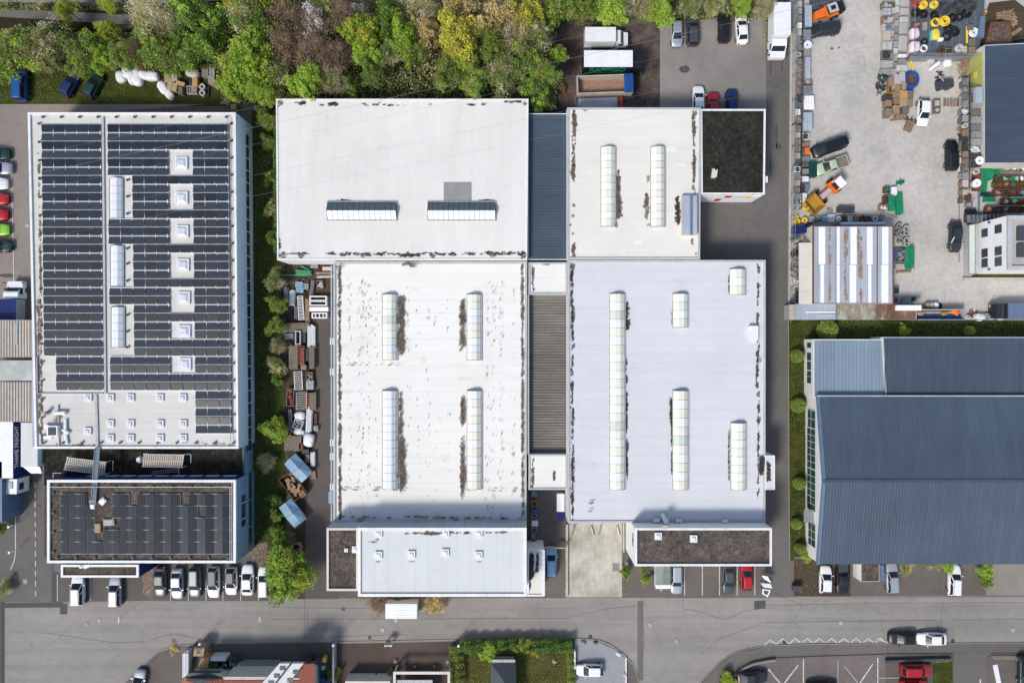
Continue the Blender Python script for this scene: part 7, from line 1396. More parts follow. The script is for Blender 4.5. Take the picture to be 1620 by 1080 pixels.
# --- green pipe store between the two right hand buildings
GP = 'green pipe bundles'
pipes(1558, 281, 10, 40, 'green_pipe', 'long upright bundle of bright green pipes, left in the pipe store', 0, 1.0, 7, GP); pipes(1568, 271, 9, 24, 'green_pipe', 'upright bundle of bright green pipes right of the longest', 0, 1.1, 6, GP); pipes(1580, 270, 9, 20, 'green_pipe', 'slanted bundle of green pipes', 12, .8, 5, GP); pipes(1568, 315, 7, 17, 'green_pipe', 'short lying bundle of green pipes with white ends', 90, .8, 5, GP); pipes(1578, 292, 6, 12, 'green_pipe', 'small lying green pipe bundle', 90, .7, 4, GP); pipes(1562, 307, 6, 14, 'dark_green', 'dark green pipe bundle', 90, .7, 4, GP); pipes(1610, 315, 8, 22, 'mint', 'lying mint green pipe bundle at the right edge', 90, .8, 5, GP)
for r_, (y, ms) in enumerate(((266, ('mint', 'mint', 'plastic_white', 'mint', 'plastic_white')), (282, ('dark_steel', 'mint', 'green_pipe', 'mint', 'plastic_white')), (291, ('green_pipe', 'rust', 'rust_light', 'green_pipe', 'rust')), (304, ('rust', 'rust_light', 'dark_steel', 'rust', 'sky_blue')), (318, ('dark_steel', 'green_pipe', 'stone_light', 'mint', 'rust')), (331, ('rust_light', 'dark_steel', 'steel', 'rust', 'dark_green')))):
    for k, m in enumerate(ms):
        x = 1567 + 13 * k if r_ > 1 else 1590 + 7 * k if r_ == 0 else 1582 + 9 * k
        if x < 1577 and y < 305: continue
        if x < 1585 and r_ == 4: continue
        crate(x, y, 11, 9, 'rust' if r_ != 0 else 'rust_light', f'rusty lattice crate of {names_.get(m, m)} fittings in the pipe store, row {r_ + 1} down, {ORD[k]} across', .9, rq.uniform(-3, 3), m, 'lattice crates of fittings in the pipe store')
for x, y0, y1 in ((1550.5, 302, 342),): pipes(x, (y0 + y1) / 2, 3.2, y1 - y0, 'steel_blue', 'long blue grey girder beside the pipe store', 0, .5, 1, name='girder', cat='girder')
crate(1533, 312, 8, 8, 'rust', 'rusty box of brown parts at the lower end of the racks', .6, 0, 'rust'); crate(1534, 323, 10, 8, 'rust_light', 'box with turquoise sacks at the lower end of the racks', .6, 0, 'sky_blue'); slab(1527, 304, 8, 8, 'trim_beige', 'cream sack pallet at the lower end of the racks', .6); box(1537, 334, 16, 7, 'black_rubber', 'black covered box above the slatted shelter', .6); heap(1541, 318, 4, 8, 'stone_light', 'pale loose stones beside the blue grey girder', .3, 14)
# --- row of shaft parts above the striped shed
RW = [(1261, 346, 9, 14, 'yellow', 'h'), (1273, 348, 9, 11, 'yellow', 'r'), (1285, 347, 8, 10, 'stone_grey', 's'), (1296, 346, 8, 10, 'stone_light', 'h'), (1305, 346, 8, 9, 'sky_blue', 'b'), (1315, 345, 11, 12, 'plastic_white', 'c'), (1327, 346, 8, 8, 'plastic_white', 'r'), (1335, 346, 8, 9, 'rust', 's'), (1345, 346, 7, 9, 'plastic_white', 'c'), (1355, 346, 9, 9, 'wood', 's'), (1365, 345, 9, 9, 'rust', 'r'), (1374, 346, 8, 9, 'rust', 's'), (1385, 346, 9, 9, 'stone_light', 'r'), (1395, 344, 8, 8, 'stone_grey', 'h')]
for i, (x, y, w_, d_, m, k) in enumerate(RW):
    nm = {'yellow': 'yellow', 'plastic_white': 'white'}.get(m, names_.get(m, m)); l = f'{nm} {dict(h="tangled parts", r="ring with a hole", s="pack", b="box", c="square frame")[k]} in the row above the shed, {ORD[i]} from the left'
    {'h': lambda: heap(x, y, w_ * .5, d_ * .5, m, l, .5, 16), 'r': lambda: ring(x, y, w_ * .5, l, m, w_ * .22, .6, None), 's': lambda: slab(x, y, w_, d_, m, l, .6), 'b': lambda: box(x, y, w_, d_, m, l, .6), 'c': lambda: crate(x, y, w_, d_, m, l, .5, 0)}[k]()
for i in range(3): coil(1276 + i * 5, 325 + i * 4, 7 - i * .5, 'ochre' if i else 'yellow', f'pale yellow pipe coil beside the ochre skip, {ORD[i]} from the top left', 3, 'yellow coils at the fence', 0, .3, .5)
coil(1262, 350, 5, 'yellow', 'bright yellow coil in the fence corner above the shed', 3, None, .5, .3, .4)
box(1339, 331, 26, 9, 'dark_steel', 'black trough above the row of shaft parts', .8); timber(1345, 338.5, 20, 2, 'cardboard', 'pale wooden board below the black trough', .3, 0, n=2); b = MB(); b.box(-3.3, -.3, 0, 3.3, .3, 3.0); o = b.build('wall_cabinet', 'steel_blue'); o.location = (*W(1362, 355.5, 2.4), 0); tag(o, 'long blue grey housing at the upper wall of the striped shed', 'housing')
pipes(1408, 341, 3, 26, 'trim_grey', 'grey arm with round white end right of the shaft parts', 70, .4, 2, name='steel_pole', cat='pole'); heap(1315, 333, 5, 4, 'stone_grey', 'grey rubble heap left of the black trough', .3, 16)
# green goods in the yard middle
pipes(1412, 320, 9, 24, 'green_pipe', 'bundle of bright green pipes in the middle of the yard, left', 6, .9, 6, GP); pipes(1424, 322, 10, 32, 'green_pipe', 'bundle of bright green pipes in the middle of the yard, right', 3, .8, 6, GP); crate(1404, 300, 9, 9, 'rust', 'crate of green fittings above the green pipes', .7, 0, 'green_pipe'); slab(1415, 302, 9, 13, 'plastic_white', 'white covered pallet beside the crate of green fittings', .8, nx=1, ny=1); crate(1403, 315, 9, 10, 'rust', 'dark rusty crate left of the green pipes', .7, 0, 'dark_steel'); heap(1426, 288, 6, 4, 'green_pipe', 'loose green fittings alone on the yard paving', .4, 22, L=.5); crate(1398, 328, 12, 9, 'rust_light', 'white and red filled crate left of the green pipes', .7, 0, 'plastic_pink')
pipes(1440.5, 407, 14, 34, 'green_pipe', 'large bundle of green pipes right of the striped shed', 0, 1.0, 7, GP); crate(1425, 404, 16, 20, 'steel', 'wire cage right of the striped shed', .9, 0, 'stone_grey'); slab(1424, 421, 15, 7, 'trim_beige', 'cream sacks below the wire cage', .5); timber(1430, 430, 24, 3, 'wood', 'wooden beams below the green pipe bundle', .3, 3, n=2); box(1417, 402, 5, 16, 'blue_paint', 'blue box between shed and wire cage', .9)
for i, (x, y, r) in enumerate(((1434, 361, 4.5), (1434.5, 368.5, 4.5), (1434.5, 379, 4.5), (1435, 386, 4.3), (1425.5, 373, 3.5), (1424.5, 365, 3), (1423, 357, 4), (1426, 380, 3.5), (1417, 370, 3.5))): ring(x, y, r, f'grey concrete pipe ring standing right of the striped shed, {ORD[i]} in the cluster', 'concrete' if i < 5 else 'stone_grey', None, .8)
box(1418, 460, 9, 8, 'dark_green', 'dark teal bin at the lower right of the striped shed', 1.0); b = MB(); b.box(-.25, -.35, 0, .25, .35, .9); b.box(-.27, -.37, .903, .27, .37, .95); o = b.build('waste_bin', 'trim_dark'); o.location = (*W(1417, 474, .9), 0); tag(o, 'small dark bin below the teal bin', 'bin'); b = MB(); b.prism([(-.7, -.5), (.5, -.5), (.9, .6), (-.3, .6)], .5, .58); b.cb(0, 0, 0, .5, .5, .498); o = b.build('steel_plate', 'steel'); o.location = (*W(1433, 476, .5), 0); tag(o, 'slanted grey plate above the white trough', 'plate')
heap(1448, 473, 4, 3, 'dark_steel', 'small dark scrap on the paving above the container row', .2, 8)
# left yard of the shed
fl = MB(); (x0, y0), (x1, y1) = W(1264, 384, 3.1), W(1286, 481, 3.1); x1 = W(1285, 0, 3.4)[0] - .003; fl.box(x0, y1, 3.0, x1, y0, 3.1); [fl.box(x0, y1 + (y0 - y1) * k / 5 - .03, 3.102, x1, y1 + (y0 - y1) * k / 5 + .03, 3.14) for k in range(1, 5)]; o = fl.build('lean_to_roof', 'cream_wall', None, loc=(x0, y1, 0)); tag(o, 'cream lean-to roof at the left wall of the striped shed', 'roof')
for i, (x, y, m) in enumerate(((1260, 376, 'steel'), (1266, 388, 'dark_steel'), (1258, 400, 'dark_steel'), (1264, 412, 'stone_grey'), (1270, 402, 'wood_grey'), (1258, 425, 'steel'), (1266, 434, 'wood_grey'), (1258, 444, 'plastic_white'), (1268, 452, 'dark_steel'), (1264, 466, 'dark_steel'), (1270, 474, 'steel'), (1258, 478, 'steel'))): heap(x, y, 6, 6, m, f'{names_[m]} scrap between fence and lean-to roof, {ORD[i]} from the top', .8, 22, L=.9)
timber(1287, 352, 26, 2.5, 'dark_green', 'green beams slanting behind the shed corner', .4, 18, n=2); b = MB(); b.box(-1.1, -.5, 0, 1.1, .5, 1.6); o = b.build('blue_box', 'navy'); o.location = (*W(1268, 363, 1.4), 0); tag(o, 'navy box in the fence corner of the striped shed', 'box')
# container row
def container(x0, y0, x1, y1, h_, mat, label, wall='trim_grey', open_fill=None):
    (X0, Y0), (X1, Y1) = W(x0, y0, h_), W(x1, y1, h_); o = thing('container', label, 'container', ((X0 + X1) / 2, (Y0 + Y1) / 2, 0), group='containers at the lower yard edge'); b = MB()
    if open_fill: frame(b, [(X0, Y1), (X1, Y1), (X1, Y0), (X0, Y0)], .12, .02, h_); b.box(X0 + .13, Y1 + .13, .05, X1 - .13, Y0 - .13, .2)
    else: b.box(X0, Y1, .02, X1, Y0, h_ - .05)
    b.build('wall', wall, o, True)
    if not open_fill:
        b = MB(); b.box(X0 - .03, Y1 - .03, h_ - .048, X1 + .03, Y0 + .03, h_); n = int((X1 - X0) / .4); [b.box(X0 + .1 + i * .4, Y1 + .1, h_ + .001, X0 + .22 + i * .4, Y0 - .1, h_ + .025) for i in range(n)]; b.build('roof', mat, o, True)
    return o
t = NT('container_stained'); a = t.ramp(t.noise(.45, 6, .75, (1, .5, 1)), [(.35, (.10, .065, .045)), (.5, (.26, .23, .17)), (.64, (.42, .44, .38))]); t.fin(a, .8)
t = NT('container_rusty'); a = t.ramp(t.noise(.5, 6, .75, (1, .4, 1)), [(.38, (.10, .045, .03)), (.55, (.17, .10, .07)), (.7, (.40, .37, .31))]); t.fin(a, .8)
container(1249, 482, 1258, 505, 2.0, 'trim_beige', 'short beige end box of the container row'); container(1259, 481, 1322, 505, 2.5, 'silver_sheet', 'pale blue grey container with white stripe'); container(1325, 481, 1386, 505, 2.5, 'container_stained', 'stained pale green container'); container(1387.5, 481, 1448, 505, 2.5, 'container_rusty', 'rusty brown container right of the stained one')
for (a_, c_, m, l) in (((1275, 492.5), (1321, 494.5), 'white_paint', 'white rail on the pale container'), ((1293, 497), (1321, 500), 'trim_grey', 'brown grey strip on the pale container')): (X0, Y0), (X1, Y1) = W(*a_, 2.6), W(*c_, 2.6); b = MB(); b.box(X0, Y1, 2.53, X1, Y0, 2.6); o = b.build('roof_rail', m, None, loc=(X0, Y0, 2.53)); tag(o, l, 'rail')
(X0, Y0), (X1, Y1) = W(1418, 483, 2.9), W(1457, 491, 2.9); b = MB(); b.box(X0, Y1, 2.53, X1, Y0, 2.9); b.box(X0 - .03, Y1 - .03, 2.902, X1 + .03, Y0 + .03, 2.96); o = b.build('white_trough', 'white_paint', None, loc=(X0, Y0, 2.53)); tag(o, 'long white trough lying on the rusty container', 'trough')
container(1449, 489, 1527, 506, 1.6, 'steel', 'open container with blue tarpaulin and orange sacks', 'stone_light', True)
for i, (x, y, m) in enumerate(((1456, 496, 'wood_orange'), (1494, 496, 'ochre'), (1510, 492, 'orange'), (1514, 495, 'orange'))): bag(x, y, 5, 3.5, f'{"orange" if m == "orange" else "ochre"} sack in the open container, {ORD[i]} from the left', m, .6, 20 * i, None, .3)
for i in range(3): pipes(1478, 494 + i * 2.4, 2.6, 56, 'steel' if i else 'stone_light', f'long grey profile in the open container, {ORD[i]} from the top', 90, .3, 2, 'grey profiles in the open container', z=.3, name='profile_bundle')
b = MB(); b.box(-3.3, -.4, 0, 3.3, .35, .5); o = b.build('blue_tarpaulin', 'blue_paint'); o.location = (*W(1486, 502.5, .8), .35); tag(o, 'blue tarpaulin roll in the open container', 'tarpaulin')
for i, (x, m) in enumerate(((1468, 'cardboard'), (1474, 'stone_light'), (1481, 'plastic_white'))): bag(x, 482.5, 3.6, 4.5, f'pale sack above the open container, {ORD[i]} from the left', m, .8)
b = MB(); b.torus(0, 0, .2, .32, .14, 14, 6); o = b.build('tyre', 'tyre', smooth=True); o.location = (*W(1486.5, 484, .3), .0); tag(o, 'black tyre above the open container', 'tyre')
for i, (x, y, r) in enumerate(((1547, 500, 5), (1553, 502, 6), (1573, 498, 6.5), (1583, 500.5, 6))): bag(x, y, r, r * .8, f'white round bag in the lower yard row, {ORD[i]} from the left', 'plastic_white', .9, 30 * i, 'white bags in the lower yard row')
slab(1562, 500, 8, 9, 'stone_grey', 'grey pallet between the white round bags', .6); heap(1541, 496, 6, 5, 'rust', 'brown scrap left of the white round bags', .4, 16); heap(1532, 501, 4, 3, 'plastic_white', 'white bars left of the brown scrap', .2, 8)
# ---------------------------------------------------------------- storage strip beside the west hall
TS = 'timber stacks in the storage strip'
pipes(461, 435, 3, 56, 'green_pipe', 'long single green pipe lying across the upper storage strip', 90, .3, 1); pipes(480, 431, 8, 24, 'green_pipe', 'bundle of green profiles above the long green pipe', 86, .6, 5); pipes(483, 424, 3, 16, 'green_pipe', 'short slanted green profile', 62, .3, 2)
timber(512, 432, 4, 26, 'rust_light', 'reddish boards beside the green profiles', .5, 90, n=2); pipes(515, 437, 5, 28, 'steel', 'grey bars next to the hall wall', 92, .4, 3, name='bar_bundle', cat='bars'); box(518, 425, 16, 6, 'stone_light', 'pale flat box in the upper corner of the strip', .5); box(497, 421, 12, 6, 'steel', 'grey boxes in the upper corner of the strip', .5); heap(507, 428, 6, 3, 'rust', 'reddish scrap beside the grey boxes', .3, 10)
for (x, y, w_, d_, m, l) in ((473, 450, 12, 9, 'sky_blue', 'pale blue box with driftwood on it'), (474, 459, 12, 8, 'sky_blue', 'lower pale blue box'), (484, 453, 8, 10, 'steel', 'small grey blue box right of the pale blue ones')): box(x, y, w_, d_, m, l, .6, -4)
heap(479, 444, 6, 3, 'wood', 'crooked pale branches above the pale blue box', .4, 8); pipes(493, 456, 6, 26, 'steel', 'upright grey sheet pack', -8, .6, 4, name='sheet_pack'); crate(506, 450, 10, 13, 'wood_grey', 'old wooden crate with pale scrap', .5, 5, 'stone_light')
pipes(452, 466, 8, 22, 'steel', 'grey steel frames at the left, first pack', 2, .8, 4, 'grey steel packs'); pipes(461, 471, 9, 24, 'white_metal', 'pale steel pack right of the first', -4, .9, 4, 'grey steel packs'); pipes(458, 493, 6, 22, 'dark_steel', 'dark steel pack at the lower left', 0, .6, 4, 'grey steel packs'); pipes(468, 494, 7, 20, 'steel', 'grey steel pack above the weathered planks', 0, .7, 4, 'grey steel packs'); pipes(445, 466, 4, 20, 'dark_steel', 'dark steel pack half under the bush', 2, .6, 3, 'grey steel packs')
grid(476, 487, 9, 38, 'white_paint', 'tall white slatted rack standing like a ladder', 16, 4, .9, 'slatted_rack', 'rack'); timber(486, 491, 6, 36, 'wood', 'long pale timber stack beside the white ladder frame', 1.0, 0, TS, 4)
def wframe(px, py, w, d, label, panes=1, mat='white_paint', rz=0, z=1.0):
    w, d = mm(w), mm(d); o = at('window_unit', px, py, rz, label, 'window frame', 'white window frames in the storage strip', 1.0); b = MB(); frame(b, [(-w / 2, -d / 2), (w / 2, -d / 2), (w / 2, d / 2), (-w / 2, d / 2)], .16, 0, z); 
    for i in range(1, panes): b.cb(-w / 2 + w * i / panes, 0, 0, .12, d - .34, z - .01)
    b.build('frame', mat, o); b = MB(); b.box(-w / 2 + .17, -d / 2 + .17, .3, w / 2 - .17, d / 2 - .17, .34); b.build('pane', 'car_glass', o); return o
wframe(503, 472, 27, 8, 'upper white window frame in the storage strip', 1); wframe(503, 479.5, 27, 8, 'second white window frame from the top', 1); box(503, 489, 32, 7, 'white_paint', 'white ribbed sheet pack below the window frames', 1.0); wframe(505, 499, 24, 9, 'white window frame with four small panes', 4)
timber(469, 518, 15, 42, 'wood_grey', 'wide weathered plank stack lying across the strip', .7, 90, TS, 6); box(457, 532, 14, 9, 'steel', 'grey box left of the dark window frame', .5, 5); wframe(471, 534, 9, 22, 'dark window frame below the weathered planks', 1, 'trim_grey'); box(480, 532, 7, 20, 'dark_steel', 'black pack right of the dark window frame', .6); pipes(492, 532, 12, 34, 'white_metal', 'pale steel sheets stacked upright', 0, .8, 5); pipes(486.5, 530, 2, 44, 'wood_grey', 'narrow board beside the pale steel sheets', 0, .6, 1)
timber(464, 565, 14, 38, 'wood_grey', 'weathered stack left of the red crates', 1.0, 0, TS, 5); crate(477, 562, 9, 30, 'rust_light', 'crate with red tiles, left in the strip', .9, 0, 'brick_red'); b = MB(); b.box(-.32, -1.3, 0, .32, 1.3, .12); o = b.build('red_board', 'brick_red'); o.location = (*W(478, 563, 1), .95); tag(o, 'dusty red panel lying on the tile crate', 'panel'); timber(480, 581, 9, 8, 'wood', 'pale wood end below the red panel', .9, 0, TS, 3); timber(493, 565, 8, 36, 'wood_grey', 'narrow weathered stack right of the red crates', .9, 0, TS, 4); box(486, 561, 5, 20, 'dark_steel', 'dark blue grey box between red crate and weathered stack', .8)
grid(472, 602, 13, 29, 'white_paint', 'white slatted frame, slightly turned', 9, 3, .8); crate(489, 596, 10, 15, 'wood', 'yellowish wooden frame with a hole', .7, 0, 'stone_grey'); box(490, 609, 12, 14, 'steel', 'grey panes below the yellowish frame', .7)
crate(459, 628, 11, 28, 'rust_light', 'long crate of red tiles at the left', .8, -4, 'brick_red'); grid(477, 634, 17, 28, 'trim_grey', 'grey slatted frame above red tiles', 10, 0, .9); b = MB(); b.box(-.4, -1.2, 0, .4, 1.2, .7); o = b.build('tile_pack', 'brick_red'); o.location = (*W(486, 634, 1), 0); tag(o, 'red tile pack beside the grey slatted frame', 'tiles'); timber(495, 635, 9, 28, 'wood_grey', 'grey beams right of the red tile pack', .8, 0, TS, 3)
pipes(459, 665, 6, 36, 'steel', 'long steel profiles left of the white wrap', 3, .6, 3); bag(474, 658, 8, 7, 'white crumpled plastic wrap, upper', 'plastic_white', .8, 10); crate(471, 671, 14, 14, 'plastic_white', 'open white box tilted on the wrap', .9, -20, 'stone_grey'); bag(473, 684, 9, 5, 'white crumpled plastic wrap, lower', 'plastic_white', .6, -10); pipes(488, 664, 10, 38, 'white_metal', 'long white steel profiles', -3, .9, 5); box(499, 662, 4, 16, 'rust', 'narrow brown box near the lane', .5); bag(500, 677, 4, 5, 'small grey sack near the lane', 'stone_grey', .6)
timber(463, 701, 27, 24, 'wood_grey', 'wide stack of weathered boards above the blue skip', .9, 0, TS, 8); timber(476, 706, 6, 10, 'brick_red', 'small stack of red tiles beside the weathered boards', .9, 0, None, 2); bag(488, 696, 8, 10, 'white glossy plastic bundle', 'plastic_white', .9, -8); box(483, 714, 11, 7, 'dark_steel', 'black box below the glossy bundle', .7); pipes(494, 726, 7, 22, 'white_metal', 'short white steel profiles near the blue skip', 0, .8, 3); timber(486, 725, 7, 13, 'rust_light', 'brown boards beside the short white profiles', .5, 0, None, 3); timber(496, 751, 7, 13, 'rust_light', 'two brown boards right of the upper blue skip', .3, 5, None, 2)
def skip(px, py, L, Wd, rz, label, lid=None, mat='steel_blue', fill=None, hgt=1.7):
    o = at('skip', px, py, rz, label, 'skip', 'skips in the storage strip', hgt * .7); hw = Wd / 2; b = MB(); a = L / 2; vs = []
    for (x, z) in ((-a + .5, .15), (a - .5, .15)): vs += [(x, -hw * .85, z), (x, hw * .85, z)]
    for (x, z) in ((-a, hgt * .7), (a, hgt * .7)): vs += [(x, -hw, z), (x, hw, z)]
    b.add(vs, [(0, 1, 3, 2), (0, 4, 5, 1), (2, 3, 7, 6), (0, 2, 6, 4), (1, 5, 7, 3)]); b.build('body', mat, o)
    if lid:
        for s in (-1, 1):
            b = MB(); xs = (0.02, a) if s > 0 else (-a, -.02); b.add([(xs[0], -hw * 1.02, hgt * .7 + (.02 if s < 0 else .32)), (xs[1], -hw * 1.02, hgt * .7 + (.32 if s < 0 else .02)), (xs[1], hw * .2, hgt + (.3 if s < 0 else 0)), (xs[0], hw * .2, hgt + (0 if s < 0 else .3)), (xs[1], hw * 1.02, hgt * .75), (xs[0], hw * 1.02, hgt * .75)], [(0, 1, 2, 3), (3, 2, 4, 5)]); b.build('lid', lid, o)
        b = MB(); b.tube((-a, hw * .2, hgt + .03), (a, hw * .2, hgt + .03), .04, n=4); b.build('hinge_bar', 'steel', o)
    if fill:
        b = MB()
        for i in range(26): b.cb(rq.uniform(-a + .7, a - .7), rq.uniform(-hw + .4, hw - .4), .4 + i * .03, rq.uniform(.4, 1.2), rq.uniform(.2, .5), .05, rz=rq.uniform(0, 3))
        b.build('contents', fill, o)
        b = MB(); frame(b, [(-a, -hw), (a, -hw), (a, hw), (-a, hw)], .09, hgt * .7 + .002, hgt * .7 + .09); b.build('rim', mat, o)
    return o
skip(472.5, 740, 3.9, 2.3, -47, 'upper skip with closed light blue lids', 'sky_blue'); skip(463, 768, 4.1, 2.3, -53, 'open rusty skip full of wood scraps between the blue skips', None, 'rust', 'wood'); skip(463.5, 811, 3.9, 2.3, -52, 'lower skip with closed light blue lids', 'sky_blue')
timber(478, 781, 10, 9, 'wood', 'pale board pack on the corner of the rusty skip', 1.2, 35, None, 2)
b = MB(); b.ring(0, 0, .0, 1.0, .72, .58, 20); o = b.build('clay_drum', 'rust_light'); o.location = (*W(469, 866, .8), 0); tag(o, 'round brown open drum at the big street tree', 'drum'); crate(458, 846, 17, 9, 'rust', 'low rusty box of scrap above the brown drum', .5, 8, 'rust_light')
# --- grass strip, top left: bulk bags, boxes
BG = 'white bulk bags on the grass strip'
for i, (x, y, rx, ry, rz) in enumerate(((190, 121, 7, 9, 10), (199, 115, 6, 9, 0), (207, 122, 6, 11, 15), (216, 122, 8, 13, 10), (228, 118, 9, 7, -10), (240, 120, 10, 7, 0), (257, 138, 7, 10, 30), (266, 148, 6, 9, 40), (304, 116, 11, 6, -15))): bag(x, y, rx, ry, f'white bulk bag by the hedge, {ORD[i]} from the left', 'plastic_white' if i < 8 else 'stone_light', .9, rz, BG)
for i, (x, y, w_, d_, m, rz) in enumerate(((268, 124, 16, 12, 'cardboard', 0), (276, 122, 8, 12, 'stone_light', 0), (272, 137, 16, 13, 'cardboard', -12), (285, 132, 14, 6, 'wood_orange', -15), (285, 143, 7, 12, 'wood_grey', 0), (301, 131, 5, 8, 'dark_steel', 0), (308, 130, 8, 13, 'wood_orange', 0), (324, 115, 10, 13, 'stone_grey', 0), (335, 112, 9, 14, 'stone_grey', 0), (334, 126, 10, 13, 'stone_grey', 0), (341, 136, 16, 6, 'wood', -38), (358, 145, 8, 11, 'cardboard', 0), (359, 159, 9, 9, 'wood', 0), (369, 169, 8, 9, 'cardboard', 0))): (box if i % 3 == 0 else slab)(x, y, w_, d_, m, f'{names_.get(m, "orange brown wooden")} crate or pack by the big bright tree, {ORD[i]} from the left', 1.0, rz, name='packed_crate', cat='crate')
crate(303, 142, 15, 12, 'stone_light', 'grey wire crate with clutter beside the boxes', .7, 0, 'stone_grey')
for i, y in enumerate((137, 147)): ring(319.5, y, 4.8, f'round stone planter in the black tray, {("upper", "lower")[i]}', 'stone_light', 2.5, .7, 'round planters')
crate(323, 142, 15, 22, 'dark_steel', 'black tray around the two round stone planters', .35, -5)
# --- courtyard beside the pale blue car
for i, (x, y, w_, d_, m) in enumerate(((845, 781, 9, 9, 'steel_blue'), (845, 797, 9, 9, 'wood'), (845, 809, 9, 7, 'blue_paint'), (845, 816, 8, 5, 'steel'), (846, 828, 10, 8, 'plastic_white'), (845, 838, 8, 7, 'sky_blue'), (844, 848, 7, 10, 'wood_grey'), (844, 859, 7, 8, 'steel_blue'))): (crate if i % 2 else box)(x, y, w_, d_, m, f'stored box along the left wall of the courtyard, {ORD[i]} from the top', .9, rq.uniform(-6, 6))
box(887, 795, 12, 28, 'white_metal', 'long white chest along the right courtyard wall', 1.2); box(887.5, 816, 11, 16, 'blue_paint', 'dark blue chest below the long white chest', 1.1, lid='navy')
b = MB(); (x0, y0), (x1, y1) = W(838, 867, 1.5), W(897, 865, 1.5); b.box(x0, y0, 1.0, x1, y0 + .12, 1.6); b.box(x0, y0, 0, x0 + .12, y0 + .12, .998); b.box(x1 - .12, y0, 0, x1, y0 + .12, .998); o = b.build('gate', 'trim_beige', None, loc=(x0, y0, 0)); tag(o, 'beige sliding gate across the courtyard above the pale blue car', 'gate')
for P, l in (([(896, 828), (897, 942)], 'low beige kerb wall between courtyard and concrete pad'), ([(986, 826), (986, 872)], 'thin pale rail at the right side of the concrete pad')):
    (x0, y0), (x1, y1) = W(*P[0]), W(*P[1]); b = MB(); b.box(min(x0, x1) - .12, y1, 0, max(x0, x1) + .12, y0, .45); o = b.build('low_wall', 'trim_beige', None, loc=(x0, y1, 0)); tag(o, l, 'wall')
for i, (x, s) in enumerate(((907, -1), (937, 1), (949, -1), (978, 1))):
    a, c = W(x - s * 1.5, 832, .3), W(x + s * 2, 847, .3); b = MB(); b.tube((*a, .25), (*c, .25), .11, n=8, m=0); b.tube((*a, 0), (*a, .4), .08, n=6, m=0); o = b.build('wheel_guide', ['steel'], None, loc=(*a, 0)); tag(o, f'steel wheel guide tube on the concrete pad, {ORD[i]} from the left', 'wheel guide', 'steel wheel guides on the concrete pad')
struct('drain_cover', [(969, 890), (980, 890), (980, 903), (969, 903)], .036, 'steel_blue' if 0 else 'stone_grey'); b = MB(); b.dome(0, 0, 0, .28, .45, .7, 10, 4); o = b.build('white_boulder', 'plastic_white'); o.location = (*W(992, 894, .5), 0); tag(o, 'small white post beside the dark green plant', 'post')
# --- front lots
(x0, y0), (x1, y1) = W(1349, 891, 2.4), W(1391, 919, 2.4); o = block('bin_shelter', 'small gravel roofed shelter with white side wall between parked cars', 'shelter', [(1362, 888), (1391, 888), (1391, 919.5), (1362, 919.5)], 2.4, 'gravel_brown', 'white_wall', .08, .05, 'trim_beige')
b = MB(); (x0, y0), (x1, y1) = W(1392, 894, 1.3), W(1399, 918, 1.3); b.box(x0, y1, 0, x1, y0, 1.3); o = b.build('blue_grey_annex', 'steel_blue', None, loc=(x0, y1, 0)); tag(o, 'narrow blue grey locker at the right of the gravel roofed shelter', 'locker')
b = MB(); b.cb(0, 0, 0, 1.1, .8, 1.0, 0); b.cb(0, 0, 1.002, 1.15, .85, .06, 0); o = b.build('waste_container', 'trim_dark'); o.location = (*W(1261, 930, .8), .03); tag(o, 'dark waste container at the end of the east lane', 'bin')
# sail shaped sculpture made of tilted panels
o = thing('panel_sculpture', 'sculpture of tilted white and violet panels beside the red car', 'sculpture', (*W(1209, 925, 1.5), 0))
for (pts, m) in (([(-.6, 1.9, 2.2), (.2, 2.0, 3.0), (.9, .8, 3.0), (.2, .9, 1.6)], 'white_paint'), ([(-.9, .6, 2.5), (.9, .5, 2.6), (1.3, -.4, 2.5), (-.3, -.2, 2.4)], 'dome_core'), ([(-.4, -.6, 2.2), (1.0, -.8, 2.4), (.6, -2.2, 2.0), (-.4, -1.6, 2.0)], 'white_paint'), ([(-.2, -.85, 2.24), (.7, -1.0, 2.42), (.45, -1.9, 2.06), (-.2, -1.5, 2.04)], 'slate')):
    b = MB(); pts = [(x * .8, y * .8, z * .8) for x, y, z in pts]; b.add([(x, y, z) for x, y, z in pts] + [(x, y, z - .06) for x, y, z in pts], [(0, 1, 2, 3), (7, 6, 5, 4), (0, 4, 5, 1), (1, 5, 6, 2), (2, 6, 7, 3), (3, 7, 4, 0)]); b.build('panel', m, o)
b = MB(); b.tube((0, 0, 0), (0, .15, 1.85), .07, n=6); b.tube((.1, 1.0, 0), (.1, 1.0, 1.75), .06, n=6); b.tube((.15, -1.0, 0), (.15, -1.0, 1.6), .06, n=6); b.build('post', 'steel', o)
